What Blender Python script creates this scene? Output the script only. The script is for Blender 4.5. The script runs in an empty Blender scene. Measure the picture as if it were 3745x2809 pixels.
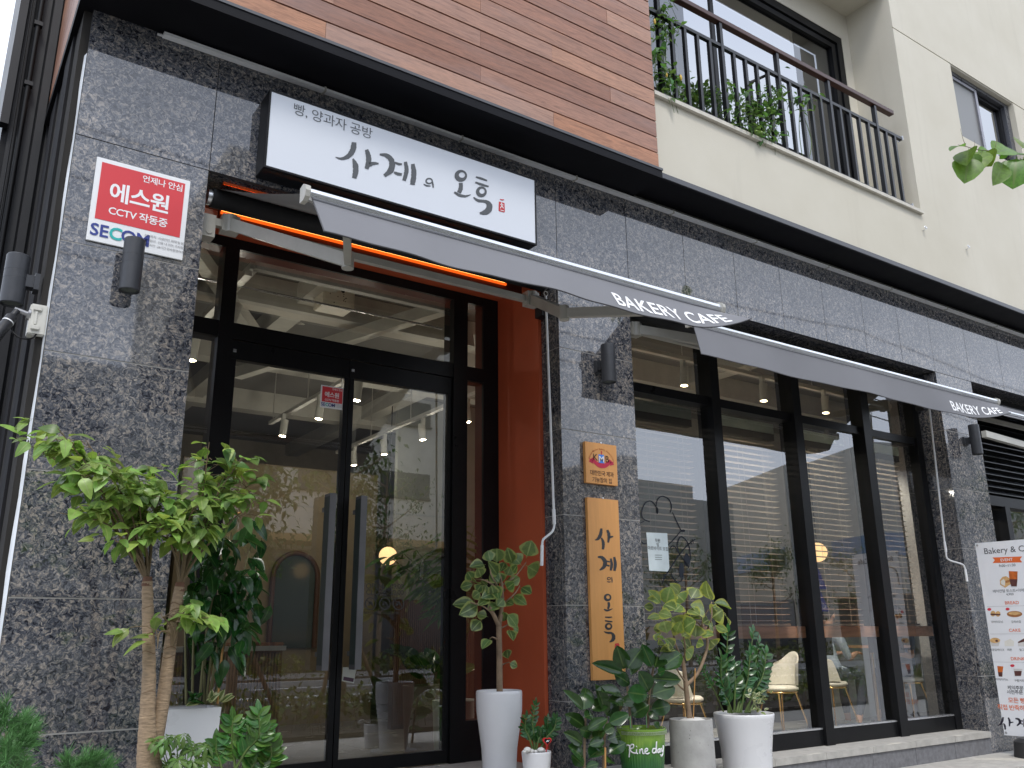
import bpy, bmesh, math, random
from mathutils import Vector, Matrix, noise

R = math.radians
random.seed(7)
scn = bpy.context.scene
COL = scn.collection

# ------------------------------------------------------------------ camera, sky, sun, exposure
AX = Vector((0.82687077, -0.56231986, -0.00900595))      # camera right
AY = Vector((0.14848528, 0.2337316, -0.96089628))        # camera down
AZ = Vector((0.54243604, 0.7931998, 0.27676205))         # camera forward
CAM = Vector((0, -4.7, 1.25))
cd = bpy.data.cameras.new('camera')
cam = bpy.data.objects.new('camera', cd)
COL.objects.link(cam)
m = Matrix.Identity(4)
for i in range(3):
    m[i][0] = AX[i]; m[i][1] = -AY[i]; m[i][2] = -AZ[i]; m[i][3] = CAM[i]
cam.matrix_world = m
cd.sensor_fit = 'HORIZONTAL'
cd.sensor_width = 36
cd.lens = 36 * 3189.68 / 3745
cd.clip_start = 0.05
cd.clip_end = 2000
scn.camera = cam

SUN_EL, SUN_AZ = R(58), R(205)          # azimuth measured clockwise from +Y
w = bpy.data.worlds.new('World')
scn.world = w
w.use_nodes = True
nt = w.node_tree
nt.nodes.clear()
out = nt.nodes.new('ShaderNodeOutputWorld')
bg = nt.nodes.new('ShaderNodeBackground')
sky = nt.nodes.new('ShaderNodeTexSky')
sky.sky_type = 'NISHITA'
sky.sun_disc = False
sky.sun_elevation = SUN_EL
sky.sun_rotation = SUN_AZ
sky.dust_density = 2.0
tc = nt.nodes.new('ShaderNodeTexCoord')
ns = nt.nodes.new('ShaderNodeTexNoise')
ns.inputs['Scale'].default_value = 2.2
ns.inputs['Detail'].default_value = 4
ns.inputs['Roughness'].default_value = 0.55
nt.links.new(tc.outputs['Generated'], ns.inputs['Vector'])
cr = nt.nodes.new('ShaderNodeValToRGB')
cr.color_ramp.elements[0].position = 0.3
cr.color_ramp.elements[0].color = (6.7, 7.5, 9.3, 1)
cr.color_ramp.elements[1].position = 0.72
cr.color_ramp.elements[1].color = (9.7, 10.2, 11.1, 1)
nt.links.new(ns.outputs['Fac'], cr.inputs['Fac'])
mx = nt.nodes.new('ShaderNodeMix')
mx.data_type = 'RGBA'
mx.inputs['Factor'].default_value = 0.85
nt.links.new(sky.outputs['Color'], mx.inputs['A'])
nt.links.new(cr.outputs['Color'], mx.inputs['B'])
nt.links.new(mx.outputs['Result'], bg.inputs['Color'])
bg.inputs['Strength'].default_value = 0.11
nt.links.new(bg.outputs['Background'], out.inputs['Surface'])

sd = bpy.data.lights.new('sun', 'SUN')
sd.energy = 1.1
sd.angle = R(14)
sd.color = (1.0, 0.96, 0.9)
sun = bpy.data.objects.new('sun', sd)
COL.objects.link(sun)
sv = Vector((math.sin(SUN_AZ) * math.cos(SUN_EL), math.cos(SUN_AZ) * math.cos(SUN_EL), math.sin(SUN_EL)))
sun.location = sv * 60
sun.rotation_euler = (-sv).to_track_quat('-Z', 'Y').to_euler()

scn.view_settings.view_transform = 'Standard'
scn.view_settings.look = 'None'
scn.view_settings.gamma = 1
scn.view_settings.use_curve_mapping = False
scn.view_settings.exposure = 0.85
scn.cycles.use_denoising = True
scn.cycles.max_bounces = 8
scn.cycles.transparent_max_bounces = 16
scn.cycles.sample_clamp_indirect = 6

def at(u, v, Y=None, X=None, Z=None, N=None, P=None):
    """world point on a plane behind photo position (u, v), photo 2212 px wide"""
    s = 3745 / 2212
    d = AX * ((u * s - 1872.5) / 3189.68) + AY * ((v * s - 1404.5) / 3189.68) + AZ
    if N is not None: t = (Vector(P) - CAM).dot(N) / d.dot(N)
    elif Y is not None: t = (Y - CAM.y) / d.y
    elif X is not None: t = (X - CAM.x) / d.x
    else: t = (Z - CAM.z) / d.z
    return CAM + d * t

def src(x, y):
    return x * 2212 / 3745, y * 2212 / 3745

# ------------------------------------------------------------------ materials
MATS = {}
class NT:
    def __init__(s, name):
        s.m = bpy.data.materials.new(name)
        s.m.use_nodes = True
        s.t = s.m.node_tree
        s.b = s.t.nodes['Principled BSDF']
        s.o = s.t.nodes['Material Output']
    def n(s, typ, **kw):
        nd = s.t.nodes.new('ShaderNode' + typ)
        for k, v in kw.items():
            if k in nd.inputs: nd.inputs[k].default_value = v
            else: setattr(nd, k, v)
        return nd
    def l(s, a, b):
        s.t.links.new(a, b)
    def pos(s, scale=(1, 1, 1), rnd=0.0):
        g = s.n('NewGeometry')
        mp = s.n('Mapping')
        mp.inputs['Scale'].default_value = scale
        if rnd:
            oi = s.n('ObjectInfo')
            vm = s.n('VectorMath', operation='MULTIPLY_ADD')
            vm.inputs[1].default_value = (rnd, rnd * .7, rnd * 1.3)
            s.l(oi.outputs['Random'], vm.inputs[0])
            s.l(g.outputs['Position'], vm.inputs[2])
            s.l(vm.outputs[0], mp.inputs['Vector'])
        else:
            s.l(g.outputs['Position'], mp.inputs['Vector'])
        return mp.outputs['Vector']
    def ramp(s, fac, stops):
        r = s.n('ValToRGB')
        e = r.color_ramp.elements
        while len(e) < len(stops): e.new(0.5)
        for q, (p, c) in zip(e, stops):
            q.position = p
            q.color = (c[0], c[1], c[2], 1) if not isinstance(c, (int, float)) else (c, c, c, 1)
        s.l(fac, r.inputs['Fac'])
        return r.outputs['Color']
    def mix(s, a, b, fac, blend='MIX'):
        x = s.n('Mix', data_type='RGBA', blend_type=blend)
        for k, v in (('A', a), ('B', b), ('Factor', fac)):
            if hasattr(v, 'links'): s.l(v, x.inputs[k])
            elif k == 'Factor': x.inputs[k].default_value = v
            else: x.inputs[k].default_value = (v[0], v[1], v[2], 1)
        return x.outputs['Result']
    def bump(s, h, strength, dist=0.01):
        b = s.n('Bump', Strength=strength, Distance=dist)
        s.l(h, b.inputs['Height'])
        s.l(b.outputs['Normal'], s.b.inputs['Normal'])

def pm(name, col, rough=0.5, metal=0.0, var=0.12, scale=6.0, bump=0.0, bscale=80, ior=1.45, stretch=(1, 1, 1), coat=0.0, objvar=0.0):
    """painted / plain surface with soft unevenness of colour and gloss"""
    if name in MATS: return MATS[name]
    k = NT(name)
    p = k.pos(stretch)
    n = k.n('TexNoise', Scale=scale, Detail=5.0, Roughness=0.6)
    k.l(p, n.inputs['Vector'])
    lo = [c * (1 - var) for c in col]; hi = [min(1, c * (1 + var)) for c in col]
    c = k.ramp(n.outputs['Fac'], [(0.3, lo), (0.7, hi)])
    if objvar:
        oi = k.n('ObjectInfo')
        hs = k.n('HueSaturation')
        mr = k.n('MapRange'); mr.inputs['To Min'].default_value = 1 - objvar; mr.inputs['To Max'].default_value = 1 + objvar
        k.l(oi.outputs['Random'], mr.inputs['Value'])
        k.l(mr.outputs['Result'], hs.inputs['Value'])
        k.l(c, hs.inputs['Color'])
        c = hs.outputs['Color']
    k.l(c, k.b.inputs['Base Color'])
    rr = k.ramp(n.outputs['Fac'], [(0.3, max(0.02, rough * 0.85)), (0.7, min(1, rough * 1.15))])
    k.l(rr, k.b.inputs['Roughness'])
    k.b.inputs['Metallic'].default_value = metal
    k.b.inputs['IOR'].default_value = ior
    k.b.inputs['Coat Weight'].default_value = coat
    if bump:
        n2 = k.n('TexNoise', Scale=bscale, Detail=3.0)
        k.l(p, n2.inputs['Vector'])
        k.bump(n2.outputs['Fac'], bump, 0.005)
    MATS[name] = k.m
    return k.m

def emat(name, col, strength):
    if name in MATS: return MATS[name]
    k = NT(name)
    k.b.inputs['Base Color'].default_value = (*col, 1)
    k.b.inputs['Emission Color'].default_value = (*col, 1)
    k.b.inputs['Emission Strength'].default_value = strength
    MATS[name] = k.m
    return k.m

def granite_mat(name='granite', scale=1.0, dark=1.0, rough=0.035, ior=1.78):
    k = NT(name)
    p = k.pos((1, 1, 1), rnd=23.0)
    warp = k.n('TexNoise', Scale=26 * scale, Detail=2.0)
    k.l(p, warp.inputs['Vector'])
    add = k.n('VectorMath', operation='MULTIPLY_ADD')
    add.inputs[1].default_value = (0.045, 0.045, 0.045)
    k.l(warp.outputs['Color'], add.inputs[0]); k.l(p, add.inputs[2])
    n1 = k.n('TexNoise', Scale=45 * scale, Detail=3.0, Roughness=0.55, Distortion=1.15)
    k.l(add.outputs[0], n1.inputs['Vector'])
    flake = k.ramp(n1.outputs['Fac'], [(0.36, (0.018 * dark, 0.019 * dark, 0.024 * dark)), (0.45, (0.056 * dark, 0.060 * dark, 0.070 * dark)),
                                       (0.53, (0.103 * dark, 0.103 * dark, 0.106 * dark)), (0.59, (0.185 * dark, 0.165 * dark, 0.143 * dark)), (0.70, (0.27 * dark, 0.235 * dark, 0.20 * dark))])
    v = k.n('TexVoronoi', Scale=150 * scale)
    k.l(add.outputs[0], v.inputs['Vector'])
    grain = k.ramp(v.outputs['Color'], [(0.2, 0.62), (0.8, 1.25)])
    c = k.mix(flake, grain, 0.8, 'MULTIPLY')
    n3 = k.n('TexNoise', Scale=3.0, Detail=3.0)
    k.l(p, n3.inputs['Vector'])
    big = k.ramp(n3.outputs['Fac'], [(0.3, 0.8), (0.7, 1.2)])
    c = k.mix(c, big, 0.8, 'MULTIPLY')
    c = k.mix(c, (1.22, 1.24, 1.30), 1.0, 'MULTIPLY')
    k.l(c, k.b.inputs['Base Color'])
    k.b.inputs['Roughness'].default_value = rough
    k.b.inputs['IOR'].default_value = ior
    MATS[name] = k.m
    return k.m

def wood_plank_mat():
    k = NT('hardwood_plank')
    p = k.pos((1.4, 14, 14), rnd=31.0)
    n = k.n('TexNoise', Scale=3.2, Detail=6.0, Roughness=0.62, Distortion=1.2)
    k.l(p, n.inputs['Vector'])
    fine = k.n('TexNoise', Scale=22.0, Detail=4.0, Roughness=0.7)
    p2 = k.pos((0.9, 22, 22), rnd=17.0)
    k.l(p2, fine.inputs['Vector'])
    oi = k.n('ObjectInfo')
    base = k.ramp(oi.outputs['Random'], [(0.0, (0.25, 0.112, 0.066)), (0.26, (0.335, 0.180, 0.122)), (0.46, (0.285, 0.125, 0.072)), (0.66, (0.37, 0.21, 0.145)), (0.84, (0.40, 0.178, 0.085)), (1.0, (0.28, 0.145, 0.098))])
    g = k.ramp(n.outputs['Fac'], [(0.3, (0.62, 0.57, 0.56)), (0.5, (1, 1, 1)), (0.7, (1.28, 1.22, 1.2))])
    c = k.mix(base, g, 0.9, 'MULTIPLY')
    f = k.ramp(fine.outputs['Fac'], [(0.35, 0.8), (0.62, 1.15)])
    c = k.mix(c, f, 0.8, 'MULTIPLY')
    # sparse darker pores and a little grey weathering
    wn = k.n('TexNoise', Scale=1.6, Detail=4.0)
    k.l(k.pos((0.5, 3, 3), rnd=11.0), wn.inputs['Vector'])
    wf = k.ramp(wn.outputs['Fac'], [(0.5, 0.0), (0.75, 0.45)])
    c = k.mix(c, (0.27, 0.20, 0.185), wf)
    k.l(c, k.b.inputs['Base Color'])
    k.b.inputs['Roughness'].default_value = 0.42
    k.bump(fine.outputs['Fac'], 0.12, 0.003)
    MATS['plank'] = k.m
    return k.m

def stucco_mat():
    k = NT('cream_stucco')
    p = k.pos()
    n = k.n('TexNoise', Scale=0.9, Detail=6.0, Roughness=0.6)
    k.l(p, n.inputs['Vector'])
    c = k.ramp(n.outputs['Fac'], [(0.3, (0.56, 0.523, 0.432)), (0.7, (0.625, 0.59, 0.502))])
    st = k.n('TexNoise', Scale=2.0, Detail=5.0)
    k.l(k.pos((4, 4, 0.35)), st.inputs['Vector'])
    sf = k.ramp(st.outputs['Fac'], [(0.58, 0.0), (0.8, 0.22)])
    c = k.mix(c, (0.40, 0.37, 0.30), sf)
    k.l(c, k.b.inputs['Base Color'])
    k.b.inputs['Roughness'].default_value = 0.92
    f = k.n('TexNoise', Scale=120.0, Detail=5.0, Roughness=0.7)
    k.l(p, f.inputs['Vector'])
    k.bump(f.outputs['Fac'], 0.35, 0.006)
    MATS['stucco'] = k.m
    return k.m

def glass_mat(name, tint=(0.78, 0.82, 0.78), ior=1.8, rough=0.0, wav=0.0):
    k = NT(name)
    k.t.nodes.remove(k.b)
    tr = k.n('BsdfTransparent'); tr.inputs['Color'].default_value = (*tint, 1)
    gl = k.n('BsdfGlossy'); gl.inputs['Roughness'].default_value = rough
    gl.inputs['Color'].default_value = (0.95, 0.97, 1, 1)
    fr = k.n('Fresnel', IOR=ior)
    mx = k.n('MixShader')
    if wav:
        n = k.n('TexNoise', Scale=1.3, Detail=1.0)
        k.l(k.pos(), n.inputs['Vector'])
        b = k.n('Bump', Strength=wav, Distance=0.01)
        k.l(n.outputs['Fac'], b.inputs['Height'])
        k.l(b.outputs['Normal'], gl.inputs['Normal'])
    k.l(fr.outputs['Fac'], mx.inputs['Fac'])
    k.l(tr.outputs[0], mx.inputs[1]); k.l(gl.outputs[0], mx.inputs[2])
    k.l(mx.outputs[0], k.o.inputs['Surface'])
    MATS[name] = k.m
    return k.m

def leaf_mat(name, col, edge=None, rib=None, rough=0.35, var=0.25, hue=0.03, edge_at=0.75, trans=0.35, spread=0.0):
    """leaf: uv.x runs along the blade, uv.y across; margin and midrib in their own colour"""
    k = NT(name)
    uv = k.n('UVMap')
    sx = k.n('SeparateXYZ'); k.l(uv.outputs['UV'], sx.inputs[0])
    oi = k.n('ObjectInfo')
    at_ = k.n('Attribute', attribute_name='tone')
    ad = k.n('Math', operation='ADD'); k.l(oi.outputs['Random'], ad.inputs[0]); k.l(at_.outputs['Fac'], ad.inputs[1])
    fr = k.n('Math', operation='FRACT'); k.l(ad.outputs[0], fr.inputs[0])
    hs = k.n('HueSaturation'); hs.inputs['Color'].default_value = (*col, 1)
    mr = k.n('MapRange'); mr.inputs['To Min'].default_value = 1 - var; mr.inputs['To Max'].default_value = 1 + var
    k.l(fr.outputs[0], mr.inputs['Value']); k.l(mr.outputs[0], hs.inputs['Value'])
    mh = k.n('MapRange'); mh.inputs['To Min'].default_value = 0.5 - hue; mh.inputs['To Max'].default_value = 0.5 + hue
    f2 = k.n('Math', operation='MULTIPLY'); f2.inputs[1].default_value = 7.13
    f3 = k.n('Math', operation='FRACT')
    k.l(fr.outputs[0], f2.inputs[0]); k.l(f2.outputs[0], f3.inputs[0]); k.l(f3.outputs[0], mh.inputs['Value'])
    k.l(mh.outputs[0], hs.inputs['Hue'])
    c = hs.outputs['Color']
    n = k.n('TexNoise', Scale=35.0, Detail=3.0)
    k.l(k.pos(), n.inputs['Vector'])
    c = k.mix(c, k.ramp(n.outputs['Fac'], [(0.35, 0.78), (0.65, 1.2)]), 0.8, 'MULTIPLY')
    if edge:
        av = k.n('Math', operation='ABSOLUTE'); k.l(sx.outputs['Y'], av.inputs[0])
        wob = k.n('Math', operation='MULTIPLY_ADD'); wob.inputs[1].default_value = 0.5; k.l(n.outputs['Fac'], wob.inputs[0]); k.l(av.outputs[0], wob.inputs[2])
        ef = k.ramp(wob.outputs[0], [(edge_at + 0.2, 0.0), (min(1, edge_at + 0.32), 1.0)])
        c = k.mix(c, edge, ef)
    if rib:
        av2 = k.n('Math', operation='ABSOLUTE'); k.l(sx.outputs['Y'], av2.inputs[0])
        rf = k.ramp(av2.outputs[0], [(0.03, 1.0), (0.12, 0.0)])
        c = k.mix(c, rib, rf)
    k.l(c, k.b.inputs['Base Color'])
    k.b.inputs['Roughness'].default_value = rough
    k.b.inputs['IOR'].default_value = 1.45
    tl = k.n('BsdfTranslucent')
    k.l(k.mix(c, (1.5, 1.5, 0.85), 1.0, 'MULTIPLY'), tl.inputs['Color'])
    mx = k.n('MixShader', Fac=trans)
    k.l(k.b.outputs[0], mx.inputs[1]); k.l(tl.outputs[0], mx.inputs[2])
    k.l(mx.outputs[0], k.o.inputs['Surface'])
    MATS[name] = k.m
    return k.m

# ------------------------------------------------------------------ mesh builder and object bookkeeping
WLOC = {}
def catmull(pts, per=6):
    P = [Vector(p) for p in pts]
    if len(P) < 3: return P
    Q = [P[0] * 2 - P[1]] + P + [P[-1] * 2 - P[-2]]
    res = []
    for i in range(1, len(Q) - 2):
        a, b, c, d = Q[i - 1:i + 3]
        for j in range(per):
            t = j / per
            res.append(0.5 * ((2 * b) + (c - a) * t + (2 * a - 5 * b + 4 * c - d) * t * t + (3 * b - a - 3 * c + d) * t ** 3))
    res.append(P[-1])
    return res

class MB:
    def __init__(s):
        s.v = []; s.f = []; s.sm = []; s.uv = {}; s.tone = {}
    def add(s, vs, fs, smooth=False):
        o = len(s.v)
        s.v += [tuple(v) for v in vs]
        for f in fs:
            s.f.append(tuple(i + o for i in f)); s.sm.append(smooth)
        return o
    def box(s, x0, x1, y0, y1, z0, z1):
        vs = [(x, y, z) for x in (x0, x1) for y in (y0, y1) for z in (z0, z1)]
        s.add(vs, [(0, 1, 3, 2), (4, 6, 7, 5), (0, 4, 5, 1), (2, 3, 7, 6), (0, 2, 6, 4), (1, 5, 7, 3)])
        return s
    def bbox(s, x0, x1, y0, y1, z0, z1, b):
        """box with bevelled edges"""
        bm = bmesh.new()
        bmesh.ops.create_cube(bm, size=1)
        for v in bm.verts:
            v.co = Vector(((x0 + x1) / 2 + v.co.x * (x1 - x0), (y0 + y1) / 2 + v.co.y * (y1 - y0), (z0 + z1) / 2 + v.co.z * (z1 - z0)))
        bmesh.ops.bevel(bm, geom=bm.edges[:], offset=b, segments=2, affect='EDGES')
        bm.verts.index_update()
        s.add([v.co for v in bm.verts], [[v.index for v in f.verts] for f in bm.faces])
        bm.free()
        return s
    def obox(s, c, ax, ay, az, hx, hy, hz):
        c = Vector(c); ax, ay, az = (Vector(a).normalized() for a in (ax, ay, az))
        vs = [c + ax * (i * hx) + ay * (j * hy) + az * (k * hz) for i in (-1, 1) for j in (-1, 1) for k in (-1, 1)]
        s.add(vs, [(0, 1, 3, 2), (4, 6, 7, 5), (0, 4, 5, 1), (2, 3, 7, 6), (0, 2, 6, 4), (1, 5, 7, 3)])
        return s
    def beam(s, a, b, wd, ht, up=(0, 0, 1)):
        a, b = Vector(a), Vector(b)
        d = (b - a).normalized(); sd = d.cross(Vector(up)).normalized(); u = sd.cross(d)
        return s.obox((a + b) / 2, d, sd, u, (b - a).length / 2, wd / 2, ht / 2)
    def tube(s, pts, r, n=8, caps=True, smooth=True):
        P = [Vector(p) for p in pts]
        rs = r if isinstance(r, (list, tuple)) else [r] * len(P)
        ref = Vector((0.13, 0.31, 0.94))
        rings = []
        for i, p in enumerate(P):
            d = (P[min(i + 1, len(P) - 1)] - P[max(i - 1, 0)]).normalized()
            if i == 0:
                if abs(d.dot(ref)) > 0.95: ref = Vector((1, 0.1, 0))
                a = d.cross(ref).normalized()
            else:
                a = (a - d * a.dot(d)).normalized()
            b = d.cross(a)
            rings.append([p + (a * math.cos(t) + b * math.sin(t)) * rs[i] for t in (2 * math.pi * j / n for j in range(n))])
        fs = []
        for i in range(len(P) - 1):
            for j in range(n):
                k = (j + 1) % n
                fs.append((i * n + j, i * n + k, (i + 1) * n + k, (i + 1) * n + j))
        s.add([v for q in rings for v in q], fs, smooth)
        if caps:
            s.add(rings[0], [tuple(reversed(range(n)))]); s.add(rings[-1], [tuple(range(n))])
        return s
    def lathe(s, prof, c=(0, 0, 0), n=32, smooth=True, caps=False, sharp=(), sq=0.0):
        """prof: list of (radius, z); points listed in sharp start a new smooth run"""
        c = Vector(c)
        run = [prof[0]]; runs = []
        for i in range(1, len(prof)):
            run.append(prof[i])
            if i in sharp or i == len(prof) - 1:
                runs.append(run); run = [prof[i]]
        for run in runs:
            vs = []
            for r, z in run:
                for j in range(n):
                    t = 2 * math.pi * j / n
                    vs.append((c.x + r * math.cos(t), c.y + r * math.sin(t), c.z + z))
            fs = []
            for i in range(len(run) - 1):
                for j in range(n):
                    k = (j + 1) % n
                    fs.append((i * n + j, i * n + k, (i + 1) * n + k, (i + 1) * n + j))
            s.add(vs, fs, smooth)
        return s
    def disc(s, c, r, n=24, nrm=(0, 0, 1), rx=None):
        c = Vector(c); nn = Vector(nrm).normalized()
        a = nn.orthogonal().normalized(); b = nn.cross(a)
        s.add([c + (a * math.cos(2 * math.pi * j / n) + b * math.sin(2 * math.pi * j / n)) * r for j in range(n)], [tuple(range(n))])
        return s
    def ball(s, c, r, nu=12, nv=8, sc=(1, 1, 1)):
        vs = []; fs = []
        for i in range(nv + 1):
            ph = math.pi * i / nv
            for j in range(nu):
                t = 2 * math.pi * j / nu
                vs.append((c[0] + r * sc[0] * math.sin(ph) * math.cos(t), c[1] + r * sc[1] * math.sin(ph) * math.sin(t), c[2] + r * sc[2] * math.cos(ph)))
        for i in range(nv):
            for j in range(nu):
                k = (j + 1) % nu
                fs.append((i * nu + j, (i + 1) * nu + j, (i + 1) * nu + k, i * nu + k))
        s.add(vs, fs, True)
        return s
    def poly(s, pts):
        s.add(pts, [tuple(range(len(pts)))])
        return s
    def prism(s, pts, d):
        """polygon pts (list of 3D) extruded by vector d"""
        d = Vector(d); n = len(pts)
        P = [Vector(p) for p in pts]
        s.add(P + [p + d for p in P], [tuple(reversed(range(n))), tuple(range(n, 2 * n))] + [(i, (i + 1) % n, n + (i + 1) % n, n + i) for i in range(n)])
        return s
    def text(s, st, size, o, x=(1, 0, 0), y=(0, 0, 1), bold=0.0, align='CENTER', shear=0.0, space=1.0, depth=0.0, wrap=None):
        cu = bpy.data.curves.new('txt', 'FONT')
        cu.body = st; cu.size = 1.0; cu.align_x = align; cu.offset = bold; cu.shear = shear; cu.space_character = space
        cu.resolution_u = 3; cu.extrude = depth / size if depth else 0
        ob = bpy.data.objects.new('txt', cu)
        COL.objects.link(ob)
        bpy.context.view_layer.update()
        me = bpy.data.meshes.new_from_object(ob.evaluated_get(bpy.context.evaluated_depsgraph_get()))
        o, x, y = Vector(o), Vector(x).normalized(), Vector(y).normalized()
        z = x.cross(y)
        fn = wrap or (lambda c: o + x * c.x * size + y * c.y * size + z * c.z * size)
        s.add([fn(v.co) for v in me.vertices], [tuple(p.vertices) for p in me.polygons])
        bpy.data.objects.remove(ob); bpy.data.curves.remove(cu); bpy.data.meshes.remove(me)
        return s
    def brush(s, pts, ws, fn, rag=0.0):
        """brush stroke: 2D points with full widths; fn maps 2D to 3D"""
        P = catmull([(p[0], p[1], wd) for p, wd in zip(pts, ws)], 7)
        L = []; Rr = []
        for i, p in enumerate(P):
            a = P[max(0, i - 1)]; b = P[min(len(P) - 1, i + 1)]
            t = Vector((b.x - a.x, b.y - a.y))
            if t.length < 1e-9: t = Vector((1, 0))
            t.normalize()
            nx, ny = -t.y, t.x
            hw = max(0.3, p.z / 2) if rag else p.z / 2
            j1 = 1 + random.uniform(-rag, rag); j2 = 1 + random.uniform(-rag, rag)
            L.append(fn(p.x + nx * hw * j1, p.y + ny * hw * j1)); Rr.append(fn(p.x - nx * hw * j2, p.y - ny * hw * j2))
        n = len(P)
        s.add(L + Rr, [(i, i + 1, n + i + 1, n + i) for i in range(n - 1)])
        return s
    def ring2(s, cx, cy, rx, ry, w0, w1, fn, a0=0, a1=2 * math.pi, n=28):
        """ring whose width goes from w0 to w1 and back"""
        A = []; B = []
        for i in range(n + 1):
            t = a0 + (a1 - a0) * i / n
            k = 0.5 - 0.5 * math.cos(2 * math.pi * i / n)
            wd = w0 + (w1 - w0) * k
            A.append(fn(cx + (rx + wd / 2) * math.cos(t), cy + (ry + wd / 2) * math.sin(t)))
            B.append(fn(cx + (rx - wd / 2) * math.cos(t), cy + (ry - wd / 2) * math.sin(t)))
        m_ = n + 1
        s.add(A + B, [(i, i + 1, m_ + i + 1, m_ + i) for i in range(n)])
        return s
    def mesh(s, name, mat=None, off=(0, 0, 0)):
        me = bpy.data.meshes.new(name)
        ox, oy, oz = off
        me.from_pydata([(v[0] - ox, v[1] - oy, v[2] - oz) for v in s.v], [], s.f)
        if any(s.sm): me.polygons.foreach_set('use_smooth', s.sm)
        if mat: me.materials.append(mat)
        return me
    def build(s, name, mat, parent=None, stuff=False, label=None):
        if parent is not None:
            off = WLOC[parent.name]
        else:
            xs = [v[0] for v in s.v]; ys = [v[1] for v in s.v]; zs = [v[2] for v in s.v]
            off = Vector(((min(xs) + max(xs)) / 2, (min(ys) + max(ys)) / 2, min(zs)))
        o = bpy.data.objects.new(name, s.mesh(name, mat, off))
        COL.objects.link(o)
        if parent is not None:
            o.parent = parent
            WLOC[o.name] = WLOC[parent.name]
        else:
            o.location = off
            WLOC[o.name] = off
        if stuff: o['kind'] = 'stuff'
        if label: o['label'] = label
        return o

def tag(o, label, cat, group=None, kind=None):
    o['label'] = label
    if cat: o['category'] = cat
    if group: o['group'] = group
    if kind: o['kind'] = kind
    return o
def thing(name, loc, label, cat, group=None):
    o = bpy.data.objects.new(name, None)
    o.empty_display_size = 0.1
    COL.objects.link(o)
    o.location = loc
    WLOC[o.name] = Vector(loc)
    return tag(o, label, cat, group)
def put(name, mesh, parent, mat4, scale=1.0):
    """an instance of shared mesh data, placed by a world matrix under parent"""
    o = bpy.data.objects.new(name, mesh)
    COL.objects.link(o)
    o.parent = parent
    o.matrix_basis = Matrix.Translation(-WLOC[parent.name]) @ mat4
    return o
def structure(name, mb, mat):
    o = mb.build(name, mat)
    o['kind'] = 'structure'
    return o

def frame_matrix(base, d, up, s=1.0, roll=0.0):
    """x along d, z near up"""
    d = Vector(d).normalized(); up = Vector(up)
    y = up.cross(d)
    if y.length < 1e-4: y = Vector((0.3, 1, 0.2)).cross(d)
    y.normalize(); z = d.cross(y)
    if roll:
        q = Matrix.Rotation(roll, 3, d); y = q @ y; z = q @ z
    mt = Matrix.Identity(4)
    for i in range(3):
        mt[i][0] = d[i] * s; mt[i][1] = y[i] * s; mt[i][2] = z[i] * s; mt[i][3] = base[i]
    return mt

def leaf_mesh(name, mat, L=1.0, W=0.45, fold=0.12, droop=0.18, stem=0.12, pw=0.8, peak=0.42, seg=6, wave=0.0, tip=1.0):
    """leaf blade along +x with a midrib fold, droop and a short stalk"""
    vs = []; fs = []; uv = []
    for i in range(seg + 1):
        t = i / seg
        a = (t / peak) if t < peak else ((1 - t) / (1 - peak))
        wd = W * (max(0.0, math.sin(math.pi / 2 * min(1, a))) ** pw) if 0 < i < seg else W * 0.02
        if t > peak: wd *= (1 - 0.12 * tip * math.sin(math.pi * (t - peak) / (1 - peak)))
        x = stem + t * (L - stem); z = -droop * t * t
        wv = wave * math.sin(t * 9)
        vs += [(x, wd / 2, z + fold * wd + wv), (x, 0, z), (x, -wd / 2, z + fold * wd - wv)]
        uv += [(t, 1), (t, 0), (t, -1)]
    for i in range(seg):
        a = i * 3
        fs += [(a, a + 1, a + 4, a + 3), (a + 1, a + 2, a + 5, a + 4)]
    b = len(vs)
    hw = 0.012 * L
    vs += [(0, hw, 0), (0, -hw, 0), (stem * 1.05, -hw, 0), (stem * 1.05, hw, 0)]
    uv += [(0, 0)] * 4
    fs.append((b, b + 1, b + 2, b + 3))
    me = bpy.data.meshes.new(name)
    me.from_pydata(vs, [], fs)
    me.polygons.foreach_set('use_smooth', [True] * len(fs))
    ul = me.uv_layers.new(name='UVMap')
    for lp in me.loops:
        ul.data[lp.index].uv = uv[lp.vertex_index]
    me.materials.append(mat)
    me['_lv'] = 1
    return me

def leaves_joined(name, src_mesh, mats, mat, parent):
    """many leaves as one mesh (kind stuff)"""
    vs = [v.co.copy() for v in src_mesh.vertices]
    fs = [tuple(p.vertices) for p in src_mesh.polygons]
    uvd = [d.uv.copy() for d in src_mesh.uv_layers[0].data]
    V = []; F = []; U = []; T = []
    off = WLOC[parent.name]
    n = len(vs)
    for k, mt in enumerate(mats):
        V += [tuple((mt @ v) - off) for v in vs]
        F += [tuple(i + k * n for i in f) for f in fs]
        U += uvd
        T += [random.random()] * n
    me = bpy.data.meshes.new(name)
    me.from_pydata(V, [], F)
    me.polygons.foreach_set('use_smooth', [True] * len(F))
    ul = me.uv_layers.new(name='UVMap')
    ul.data.foreach_set('uv', [c for u in U for c in u])
    ta = me.attributes.new('tone', 'FLOAT', 'POINT')
    ta.data.foreach_set('value', T)
    me.materials.append(mat)
    o = bpy.data.objects.new(name, me)
    COL.objects.link(o)
    o.parent = parent
    o['kind'] = 'stuff'
    return o
Z0 = 1.25                                 # eye height above the pavement
def H(z): return z + Z0                   # height given from eye level

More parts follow.
